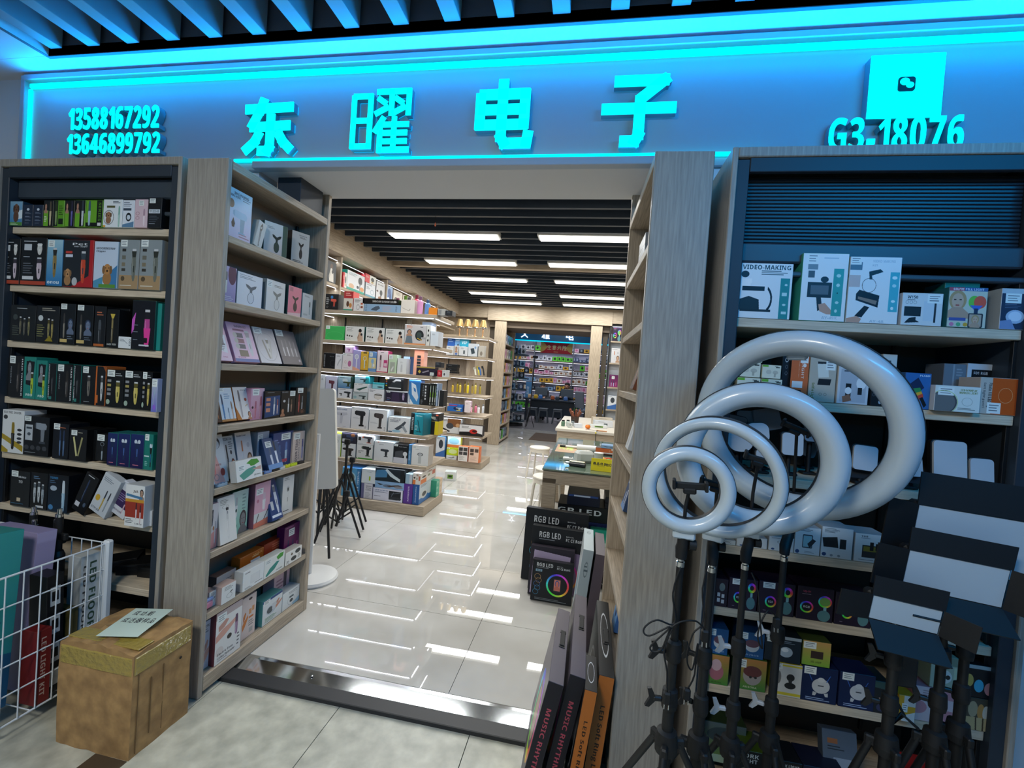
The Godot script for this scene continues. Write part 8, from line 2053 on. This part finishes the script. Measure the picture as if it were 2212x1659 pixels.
	"banner": "b0182c|b c01c30;p d8b060 0 0 14 24 22 50 14 76 0 100;p d8b060 100 0 86 24 78 50 86 76 100 100;k 20 32 14 40 2 e8d8a0 生;k 36 32 14 40 2 e8d8a0 意;k 52 32 14 40 2 e8d8a0 兴;k 68 32 14 40 2 e8d8a0 隆;t 40 8 20 8 e8c890 HAPPY;m 42 86 18 1 6 e8c890|200x90",
	"glassposter": "b08a6a|b b8906c;k 6 30 26 40 3 b8d860 兴;k 34 30 26 40 3 b8d860 隆;p a8b878 70 0 100 30 100 70 70 100|120x80",
	"far0": "3a4048|b c8ccd4;o 24 24 50 50 3a4048;m 14 8 60 2 6 3a4048|40x48",
	"far1": "8a98a8|b 20262e;o 24 24 50 50 8a98a8;m 14 8 60 2 6 8a98a8|40x48",
	"far2": "c06a90|b d8b0c4;o 24 24 50 50 c06a90;m 14 8 60 2 6 c06a90|40x48",
	"far3": "1c2a18|b 5ac03a;o 24 24 50 50 1c2a18;m 14 8 60 2 6 1c2a18|40x48",
	"far4": "2a4a70|b 8ab0d0;o 24 24 50 50 2a4a70;m 14 8 60 2 6 2a4a70|40x48",
	"far5": "8a5a3a|b d8d4cc;o 24 24 50 50 8a5a3a;m 14 8 60 2 6 8a5a3a|40x48",
	"far6": "a8b8d0|b 3a4a6a;o 24 24 50 50 a8b8d0;m 14 8 60 2 6 a8b8d0|40x48",
	"far7": "4a3a1c|b d8a83a;o 24 24 50 50 4a3a1c;m 14 8 60 2 6 4a3a1c|40x48",
}

const STOCK := [
	["on basket cabinet's top shelf", "cartons in the cabinet behind the basket", "z", -1.700, 2.044, 0.09, """
dogtall|-2.799 -2.722 0.119|slim carton with long-haired dog on blue sky
navyicons|-2.719 -2.659 0.103|second plain navy carton with icon column from the pillar
navyicons|-2.658 -2.600 0.103|first plain navy carton with icon column from the pillar
greenpack|-2.597 -2.540 0.124|black and green pet clipper pack with gold tool
greenpack2|-2.538 -2.477 0.124|lime green clipper pack with dark stripe
purplepack|-2.474 -2.418 0.124|clipper pack with purple tool on green
silverpack|-2.415 -2.355 0.126|clipper pack with silver tool on green
greenside|-2.353 -2.259 0.125|wide black and lime clipper pack
dogoval|-2.256 -2.150 0.129|white carton with dog in an oval
whiteround|-2.148 -2.084 0.126|white carton with round black gadget
palepink|-2.083 -2.013 0.130|pale pink carton with soft wand
blacktag|-2.012 -1.939 0.137|black carton with white paper strip
"""],
	["on basket cabinet's second shelf", "cartons in the cabinet behind the basket", "z", -1.700, 1.765, 0.10, """
blackwhite|-2.831 -2.723 0.219|second red-footed black carton with pale clipper from the pillar
blackwhite|-2.720 -2.566 0.227|first red-footed black carton with pale clipper from the pillar
bluefade|-2.565 -2.472 0.220|blue shaded carton with dark clipper
redclip|-2.470 -2.297 0.220|black and red carton with dog and red clipper
groom|-2.294 -2.160 0.216|white and blue carton with seated puppy
blister|-2.152 -2.045 0.226|second clear clipper pack on brown card from the pillar
blister|-2.043 -1.926 0.228|first clear clipper pack on brown card from the pillar
"""],
	["on basket cabinet's third shelf", "cartons in the cabinet behind the basket", "z", -1.700, 1.495, 0.09, """
threetools|-2.764 -2.611 0.174|black carton with three olive trimmers
goldtools|-2.609 -2.473 0.177|black carton with gold trimmers and rays
hingepack|-2.469 -2.381 0.192|second black clipper pack with bluish portrait from the pillar
hingepack|-2.374 -2.279 0.190|first black clipper pack with bluish portrait from the pillar
orangename|-2.274 -2.209 0.188|narrow black carton with orange foot
tcut|-2.205 -2.137 0.177|black carton with brass T-shaped trimmer
plainblack|-2.198 -2.141 0.188|plain black carton back|B.05
smallwhite|-2.135 -2.060 0.055|small white low carton
pinkclip|-2.067 -1.940 0.224|black carton with vivid pink clipper
tealplain|-1.950 -1.920 0.216|teal carton edge beside pink clipper carton|B.01
"""],
	["on basket cabinet's fourth shelf", "cartons in the cabinet behind the basket", "z", -1.700, 1.222, 0.09, """
darktrim|-2.759 -2.670 0.202|black carton with faint dark trimmer
tealman|-2.668 -2.596 0.202|second bearded man's teal lime clipper carton from the pillar
tealman|-2.593 -2.530 0.190|first bearded man's teal lime clipper carton from the pillar
tealblack|-2.526 -2.473 0.181|second black and teal spine carton from the pillar
darktrim|-2.471 -2.380 0.179|black carton with white sticker and lettering
tealblack|-2.378 -2.330 0.183|first black and teal spine carton from the pillar
silvertrim|-2.327 -2.252 0.179|black carton with grey patterned clipper
orangetrim|-2.250 -2.192 0.185|black and orange carton with silver trimmer
goldclip|-2.189 -2.092 0.173|third black carton with gold clipper from the pillar
goldclip|-2.090 -1.994 0.175|second black carton with gold clipper from the pillar
goldclip|-1.993 -1.940 0.176|first black carton with gold clipper from the pillar
holo|-1.906 -1.875 0.151|shiny silver rainbow carton|B-.03
"""],
	["on basket cabinet's fifth shelf", "cartons in the cabinet behind the basket", "z", -1.700, 0.953, 0.09, """
whitegold|-2.783 -2.650 0.209|white and gold shaver carton
shaverset|-2.651 -2.500 0.190|large black shaver set carton
bluepair|-2.477 -2.385 0.169|black carton with two blue trimmers
goldvee|-2.381 -2.281 0.153|black carton with golden V of trimmers
plainblack|-2.319 -2.265 0.150|black carton side with small icons|B.03
headshave|-2.225 -2.165 0.126|small black rotary shaver carton|U.014
navyrotary|-2.164 -2.107 0.152|third navy carton with three-headed shaver from the pillar
navyrotary|-2.105 -2.039 0.155|second navy carton with three-headed shaver from the pillar
navyrotary|-2.037 -1.963 0.159|first navy carton with three-headed shaver from the pillar
tealshave|-1.962 -1.916 0.165|teal carton with blue shaver
"""],
	["on basket cabinet's sixth shelf", "cartons in the cabinet behind the basket", "z", -1.700, 0.700, 0.09, """
greytin|-2.714 -2.598 0.173|dark grey carton with cream emblem
threetrim|-2.594 -2.492 0.177|black carton with three silver trimmers
bluetrim|-2.490 -2.371 0.179|black carton with pale blue trimmer
darklean|-2.363 -2.266 0.200|dark clipper carton leaning sideways|R-24
whitelean|-2.270 -2.145 0.200|pale grey styler carton leaning sideways|R-26
purplelean|-2.170 -2.066 0.170|white and purple styler carton leaning sideways|R-26 B.02
jva|-2.014 -1.911 0.190|white and red carton with man in sunglasses|B-.03
smallcert|-1.938 -1.901 0.073|little white carton with yellow seal
"""],
	["on entrance shelves' top board", "cartons on the entrance shelves by the carton", "x", -1.615, 2.020, 0.07, """
steamfoil|-1.855 -1.712 0.223|tall pale blue foil carton with steam iron
greylean|-1.933 -1.867 0.132|pale grey pack leaning on foil carton|R-14
tealneck|-2.100 -1.977 0.162|teal sided carton with dark green gadget|Y-22
brownneck|-2.285 -2.179 0.180|brown sided carton with neck gadget|Y-22
"""],
	["on entrance shelves' second board", "cartons on the entrance shelves by the carton", "x", -1.615, 1.735, 0.06, """
purplegun|-1.787 -1.718 0.160|lilac carton with patterned purple disc
whiteneck|-1.951 -1.791 0.153|white carton with silver neck lifter
whiteneck2|-2.116 -1.976 0.160|off-white carton with pale neck lifter
pinkneck|-2.252 -2.139 0.162|pink carton with dark neck lifter
greywand|-2.354 -2.259 0.145|pale grey carton with slim wand
"""],
	["on entrance shelves' third board", "cartons on the entrance shelves by the carton", "x", -1.615, 1.460, 0.03, """
pinkmakeup|-1.798 -1.715 0.180|pink and white make-up carton leaning back|L22
pinkkit|-1.968 -1.814 0.186|pink shaver kit carton leaning back|L22
greykit|-2.129 -1.976 0.182|silver grey trimmer kit leaning back|L22
darkkit|-2.302 -2.137 0.186|dark violet tool kit leaning back|L22
"""],
	["on entrance shelves' fourth board", "cartons on the entrance shelves by the carton", "x", -1.615, 1.185, 0.04, """
brownside|-1.753 -1.719 0.141|brown carton edge with copper stripe|L16
bluepens|-1.840 -1.754 0.154|pale blue pack of pens leaning back|L16
orangepen|-1.937 -1.844 0.156|white and orange eyebrow pen pack|L16
pinkpen|-2.021 -1.929 0.160|pink razor pen pack|B.01
bluepen|-2.131 -2.011 0.144|black and blue pen shaver pack
blackpen|-2.254 -2.133 0.143|black pack with woman and pale pens
redpen|-2.355 -2.255 0.159|black pack with red pens and an eye
"""],
	["on entrance shelves' fifth board", "cartons on the entrance shelves by the carton", "x", -1.615, 0.905, 0.05, """
pinkmask|-1.814 -1.715 0.217|white and coral beauty tool pack|L14
earclean|-1.895 -1.826 0.201|grey ear cleaner pack with woman|L14 B.02
womanbox|-2.014 -1.910 0.210|pale carton with veiled woman|L12 B.03
greyplain|-2.125 -2.038 0.207|plain lilac grey carton|B.05
siliconepad|-1.969 -1.803 0.100|white carton with green and rose pads|L10 B-.05
bluechrome|-2.163 -2.051 0.160|blue pack with chrome trimmer leaning back|L20 B-.02
navyset|-2.295 -2.129 0.192|navy carton with trimmer set|B.03
creamname|-2.388 -2.279 0.182|cream carton with upright lettering|B.02
"""],
	["on entrance shelves' sixth board", "cartons on the entrance shelves by the carton", "x", -1.615, 0.624, 0.05, """
pinkgun|-1.761 -1.712 0.206|white and coral carton with small gun
greyplain|-1.839 -1.791 0.192|plain pale grey carton behind pen carton|B.05
whitepen|-1.861 -1.760 0.215|tall white carton with outlined pen|L8 B-.02
mintwoman|-1.977 -1.871 0.218|mint carton with woman's face|B.03
pinkroll|-2.109 -1.995 0.231|pink roller carton with violet side|B.01
blueblade|-2.185 -2.098 0.223|dark blue trimmer pack leaning back|L18 B-.02
whiteshave|-2.314 -2.217 0.218|white carton with outlined trimmer|B.02
"""],
	["on entrance shelves' seventh board", "cartons on the entrance shelves by the carton", "x", -1.615, 0.350, 0.05, """
brownbox|-1.959 -1.837 0.090|flat white carton with brown end|B.06
littlewhite|-1.780 -1.736 0.075|little white carton with face print
littlewhite|-1.858 -1.772 0.085|little white carton with ring print|B-.03
whiteframe|-2.044 -1.899 0.100|square white carton with grey frame|B-.03
greenpad|-2.202 -2.042 0.100|white carton with teal and green pads|B-.03
ovals|-2.352 -2.206 0.075|small white carton with black ovals|B-.03
orangebox|-2.137 -1.967 0.130|orange wax carton|B.05
redbox|-2.310 -2.148 0.130|red-orange carton with sticker|B.06
magenta|-2.420 -2.270 0.190|plum carton with three wands|B.03
"""],
	["on entrance shelves' bottom board", "cartons on the entrance shelves by the carton", "x", -1.615, 0.068, 0.07, """
eleccallus|-1.788 -1.725 0.223|pale lilac carton with bare legs|B.01
footcallus|-1.921 -1.762 0.248|white carton with hands and foot|B-.02
orangefoot|-2.052 -1.954 0.217|blush carton with orange foot|B.01
bluewash|-2.245 -2.089 0.137|blue lidded carton with foot washer
kneewash|-2.398 -2.246 0.102|white carton with knee gadget
pinkbehind|-2.382 -2.247 0.200|rose carton behind white ones|B.06
"""],
	["on first island's top shelf", "cartons on the first shelf island", "z", -4.310, 2.050, 0.12, """
blackorange|-2.815 -2.661 0.170|black carton with orange massager
redstack|-2.602 -2.494 0.204|white and red food carton
applianceset|-2.488 -2.370 0.139|white carton of small appliances
greyblue|-2.367 -1.958 0.083|long grey-blue carton lying flat
boxing|-2.390 -1.987 0.058|long black music boxing machine carton|U0.083
creamwide|-1.960 -1.810 0.143|cream white carton with thin lines
orangecube|-1.659 -1.567 0.074|plain orange cube carton
greycube|-1.562 -1.483 0.066|grey and white carton beside orange cube
blackcube|-1.477 -1.407 0.053|small black carton at shelf end
"""],
	["on first island's second shelf", "cartons on the first shelf island", "z", -4.310, 1.735, 0.15, """
green|-2.790 -2.567 0.150|plain bright green carton
massager|-2.563 -2.342 0.157|third white massager carton with woman from the aisle
massager|-2.330 -2.116 0.156|second white massager carton with woman from the aisle
massager|-2.111 -1.901 0.152|first white massager carton with woman from the aisle
shoulder|-1.902 -1.668 0.208|large carton with man and black massager
knobs|-1.666 -1.626 0.210|narrow white carton side with three knobs
bluestack|-1.790 -1.686 0.262|pale blue carton behind massager cartons|B.18
whiteplain|-1.621 -1.536 0.151|plain whitish carton at shelf corner
"""],
	["on first island's third shelf", "cartons on the first shelf island", "z", -4.310, 1.430, 0.10, """
nightset|-2.792 -2.659 0.167|black headset carton
whiterazor|-2.656 -2.577 0.163|white razor carton
whitebrush|-2.573 -2.454 0.177|white carton with magenta brush
pinkcomb|-2.551 -2.452 0.082|small pink and white carton on another|U0.177
purplefan|-2.455 -2.370 0.218|lilac hand fan carton
yellowfan|-2.366 -2.281 0.206|yellow hand fan carton
bluefan|-2.279 -2.191 0.210|blue and yellow carton with white fan
pinkdryer|-2.184 -2.062 0.226|white carton with magenta dryer
mintcomb|-2.056 -1.964 0.194|pale green comb carton
whitetall|-1.958 -1.856 0.161|plain white upright carton
bluetall|-1.938 -1.864 0.187|pale blue upright carton|B.1
hangpack|-1.806 -1.697 0.262|coral pack with black roller brush|B.06
yellowblack|-1.741 -1.539 0.093|low yellow and black carton|B-.02
blackcube|-1.569 -1.505 0.056|black carton standing on red one|B.05 U0.093
redcube|-1.522 -1.474 0.068|small red carton
whitecube|-1.471 -1.425 0.072|small white carton beside red one
"""],
	["on first island's fourth shelf", "cartons on the first shelf island", "z", -4.310, 1.130, 0.12, """
whiteplain|-2.811 -2.755 0.233|pale carton beside lilac dryer carton
bluedryer|-2.750 -2.619 0.227|lilac hair dryer carton
gunwhite|-2.604 -2.442 0.106|white carton with black compact gun
clipstack|-2.607 -2.447 0.128|blue-green carton stacked over white gun carton|U0.106
sander|-2.430 -2.262 0.079|grey-white sander carton at stack foot
mopwhite|-2.423 -2.261 0.092|white cutter carton mid stack|U0.079
mixcyan|-2.419 -2.259 0.080|cyan blender carton topping a stack|U0.171
electrictub|-2.259 -2.081 0.127|white electric sealer carton
tealflat|-2.217 -2.085 0.064|cyan flat carton over sealer carton|U0.127
steamdark|-2.065 -1.821 0.123|white and dark carton with coats
ironblack|-2.082 -1.879 0.144|black steam iron carton|U0.123
ironblue|-1.817 -1.691 0.250|tall blue carton with white iron
usbblack|-1.690 -1.596 0.224|black torch carton with icon column
greentube|-1.594 -1.567 0.228|third black card with green torch from the aisle
greentube|-1.566 -1.541 0.230|second black card with green torch from the aisle
greentube|-1.539 -1.516 0.230|first black card with green torch from the aisle
bluestack|-1.527 -1.500 0.231|grey-blue torch card
blacktall|-1.493 -1.437 0.165|tall black and grey carton
"""],
	["on first island's fifth shelf", "cartons on the first shelf island", "z", -4.310, 0.820, 0.16, """
crown|-2.650 -2.439 0.219|white cordless cleaner carton
gundark|-2.434 -2.235 0.233|white carton with black drill-shaped gun
gungrey|-2.229 -2.029 0.227|white carton with brown-black gun
vacwhite|-2.016 -1.779 0.165|white handheld vacuum carton
trimteal|-1.764 -1.607 0.222|teal garden trimmer carton|Y-14
yellowend|-1.642 -1.514 0.142|black carton with yellow end|B.12
blackkit|-1.649 -1.514 0.081|black tool carton with orange corner|B.12 U0.142
"""],
	["on first island's sixth shelf", "cartons on the first shelf island", "z", -4.310, 0.510, 0.14, """
whitelime|-2.613 -2.529 0.266|white and lime carton
gunlong|-2.520 -2.360 0.152|white carton with long brown gun
dryerdark|-2.524 -2.355 0.117|dark violet dryer carton on white one|U0.152
holiday|-2.348 -2.165 0.157|white fan carton with green foot
redcorner|-2.347 -2.160 0.103|white carton with red tab on fan carton|U0.157
whitedryer|-2.153 -1.938 0.208|plain white carton with small black dryer
blackdryer|-1.936 -1.778 0.198|black and white hair dryer carton
blueslim|-1.774 -1.740 0.207|slim blue carton
silverdryer|-1.739 -1.555 0.207|white carton with silver round dryer
"""],
	["on first island's base", "cartons on the first shelf island", "z", -4.310, 0.105, 0.20, """
bluefloor|-2.494 -2.283 0.305|sky blue carton with round window
wireless|-2.270 -2.139 0.162|grey wireless cleaner carton
greenslide|-2.273 -2.116 0.150|white carton with green slider|U0.162
carvac|-2.136 -1.803 0.130|white car vacuum carton
bluevac|-2.120 -1.793 0.075|blue-grey carton with vacuum parts|U0.130
darkvac|-2.124 -1.796 0.137|dark carton with blue vacuum nozzle|U0.205
purplespine|-1.799 -1.700 0.206|violet foot softener carton spine|D.48
bluespine|-1.698 -1.628 0.208|deep blue foot bath carton|D.48 Tfootbath
silverbox|-1.787 -1.713 0.103|silver blue carton above violet one|U0.206
foodbox|-1.708 -1.621 0.119|white food maker carton atop blue one|U0.208 D.46 Tfoodbox
"""],
	["on second island's second shelf", "cartons on the second shelf island", "z", -6.740, 1.745, 0.10, """
whiteset|-2.259 -2.136 0.144|white carton beside portrait carton
facebox|-2.131 -2.060 0.155|small carton with portrait
whiteset|-2.053 -1.910 0.146|white carton beside grey pads
padset|-1.905 -1.752 0.200|pale carton with dark pad
greyset|-1.741 -1.640 0.174|grey small carton
bluetub|-2.297 -2.174 0.304|deep blue tub carton|B.15
skyset|-2.172 -2.072 0.317|sky blue carton|B.15
tealset|-2.082 -1.930 0.271|teal gift carton|B.12
"""],
	["on second island's third shelf", "cartons on the second shelf island", "z", -6.740, 1.460, 0.12, """
blackslim|-2.244 -2.055 0.053|flat black carton topping a pile|U0.091
blackslim|-2.246 -2.063 0.058|flat black carton mid pile|U0.033
blackslim|-2.236 -2.053 0.033|flat black carton under the pile
"""],
	["on second island's fifth shelf", "cartons on the second shelf island", "z", -6.740, 0.865, 0.12, """
bluegun|-2.179 -1.926 0.111|blue toy gun carton
pinktall|-1.898 -1.806 0.182|tall blush carton
"""],
	["on second island's sixth shelf", "cartons on the second shelf island", "z", -6.740, 0.515, 0.14, """
vacbrown|-2.279 -1.938 0.234|white and brown vacuum carton
redvac|-1.945 -1.569 0.165|white and black carton with red vacuum|B-.05
"""],
	["on second island's base", "cartons on the second shelf island", "z", -6.740, 0.105, 0.10, """
bluestand|-2.322 -2.175 0.345|tall white and blue carton
mintpot|-2.156 -1.937 0.173|aqua and orange toy carton|U0.181 B.06
limebox|-2.152 -1.950 0.119|lime green carton|B.03 U0.062
tongbox|-2.142 -1.970 0.062|white carton with grey tongs
stationery|-1.935 -1.780 0.235|white brush card with four photos|B-.05
stationeryorange|-1.765 -1.587 0.247|orange brush card with four photos|B-.05
"""],
	["in top wall bay", "cartons in the wall bays under the wooden fascia", "x", -2.920, 2.385, 0.16, """
manback|-4.649 -4.467 0.235|dark carton with man in white shirt
redwhite|-4.880 -4.796 0.179|red and white food carton edge
kitchen|-5.296 -4.880 0.229|white stick mixer carton with teal base
whitecup|-5.588 -5.326 0.176|white coffee carton with blue band
redwhite|-5.592 -5.302 0.110|red and white carton over coffee carton|U0.176
grinder|-5.866 -5.595 0.255|grey meat grinder carton
bluewater|-6.105 -5.908 0.255|blue and white water carton
creamset|-6.450 -6.140 0.243|first cream utensil carton from the entrance
creamset|-6.824 -6.475 0.234|second cream utensil carton from the entrance
"""],
	["on ring-light cabinet's top shelf", "cartons in the cabinet behind the ring lights", "z", -1.710, 1.762, 0.10, """
videomaking|0.501 0.673 0.197|white video-making kit carton with U-shaped grip
phonerig|0.699 0.846 0.237|tall white kit carton with phone cage
videokit|0.848 1.007 0.228|tall white kit carton with phone on grip
"""],
	["on ring-light cabinet's top shelf", "cartons in the cabinet behind the ring lights", "z", -1.710, 1.762, 0.10, """
panelbox|1.015 1.137 0.111|cream panel light carton
heartlamp|1.150 1.263 0.135|colourful carton with blonde woman and heart lamp
tealplain|1.203 1.311 0.174|plain teal carton behind blonde woman|B.1
handlamp|1.300 1.377 0.136|dark blue carton with hand lamp
"""],
	["on ring-light cabinet's second shelf", "cartons in the cabinet behind the ring lights", "z", -1.710, 1.482, 0.10, """
greenlabel|0.517 0.596 0.070|first white lamp carton with green tab from the pillar
greenlabel|0.598 0.667 0.070|second white lamp carton with green tab from the pillar
greenlabel|0.517 0.593 0.055|first white lamp carton, middle of pile from the pillar|U0.070
greenlabel|0.597 0.660 0.050|second white lamp carton, middle of pile from the pillar|U0.070
greenlabel|0.518 0.607 0.055|white lamp carton, top of pile|U0.125 B.03
iconblack|0.665 0.694 0.167|black carton side with white icons|B.01
orangelight|0.690 0.749 0.169|orange phone light carton
selfiebeige|0.750 0.836 0.158|beige selfie light carton
whiteclip|0.841 0.939 0.154|grey-white clip lamp carton
blackmini|0.946 0.987 0.085|low black carton with pale top
"""],
	["on ring-light cabinet's second shelf", "cartons in the cabinet behind the ring lights", "z", -1.710, 1.482, 0.09, """
icons|1.030 1.077 0.190|white carton with icon row|B.1
rainbowcase|1.045 1.123 0.123|blue packet with rainbow panel
greycard|1.223 1.293 0.169|grey carton behind mirror carton|B.1
rgbcircle|1.294 1.402 0.174|white carton with glowing colour circle|B.1
makeupmirror|1.122 1.254 0.087|white mirror light carton|B-.02
orangefold|1.263 1.379 0.123|orange fill light carton
"""],
	["on ring-light cabinet's fourth shelf", "cartons in the cabinet behind the ring lights", "z", -1.710, 0.945, 0.09, """
icons|0.504 0.558 0.019|little white icon carton
accessory|0.559 0.662 0.040|first white accessory carton from the pillar
accessory|0.665 0.748 0.053|second white accessory carton from the pillar
phoneset|0.748 0.831 0.098|pale carton with phone print
recorder|0.832 0.932 0.109|white recorder carton
micbox|0.936 1.036 0.100|white microphone carton with yellow case
"""],
	["on ring-light cabinet's fifth shelf", "cartons in the cabinet behind the ring lights", "z", -1.710, 0.718, 0.09, """
iconpurple|0.494 0.545 0.103|dark violet carton with icon squares
rgbpurple|0.546 0.644 0.114|first dark violet colour ring carton from the pillar
rgbpurple|0.646 0.766 0.117|second dark violet colour ring carton from the pillar
rgbpurple2|0.772 0.889 0.119|first dark violet carton with mushroom lamp from the pillar
rgbpurple|0.893 1.007 0.115|third dark violet colour ring carton from the pillar
rgbpurple2|1.013 1.072 0.105|second dark violet carton with mushroom lamp from the pillar
"""],
	["on ring-light cabinet's sixth shelf", "cartons in the cabinet behind the ring lights", "z", -1.710, 0.434, 0.09, """
speakerpink|0.497 0.570 0.110|green-orange carton with pink speaker
speaker|0.599 0.695 0.115|green-orange carton with round speaker
yellowframe|0.720 0.810 0.120|white and yellow carton with table lamps
robot|0.806 0.923 0.125|first dark blue carton with cat-shaped projector from the pillar
robot|0.927 1.039 0.125|second dark blue carton with cat-shaped projector from the pillar
bluelamp|0.497 0.560 0.095|first piled blue round lamp carton from the pillar|U0.110
bluelamp|0.599 0.680 0.095|second piled blue round lamp carton from the pillar|U0.115
projectordark|0.681 0.800 0.095|dark projector carton on the pile|U0.120
sunset|0.802 0.894 0.090|orange and green lamp carton on the pile|U0.125
"""],
	["on ring-light cabinet's sixth shelf", "cartons in the cabinet behind the ring lights", "z", -1.710, 0.434, 0.09, """
starnight|1.035 1.083 0.112|dark starry carton
yellowcard|1.098 1.150 0.090|yellow carton with pale band|B-.02
pinkcircles|1.150 1.297 0.120|white carton with pink circles
pandabox|1.196 1.277 0.110|grey-green panda carton|U0.120
colourlamps|1.289 1.391 0.110|black carton with coloured lamps|U0.110
lampset|1.308 1.380 0.110|brown lamp set carton
"""],
	["on ring-light cabinet's bottom board", "cartons in the cabinet behind the ring lights", "z", -1.710, 0.120, 0.10, """
greenfield|0.508 0.661 0.150|green meadow lamp carton|B.04
worklight|0.597 0.703 0.120|black and yellow work light carton|B-.03
worklight2|0.727 0.821 0.110|black work light carton|B-.03
worksolar|0.822 0.953 0.110|dark blue mini light carton|B-.03
"""],
	["on ring-light cabinet's bottom board", "cartons in the cabinet behind the ring lights", "z", -1.710, 0.120, 0.10, """
greyslate|0.908 1.022 0.190|grey-blue carton leaning back|L14
redlid|1.165 1.283 0.130|white carton with red lid
"""],
]
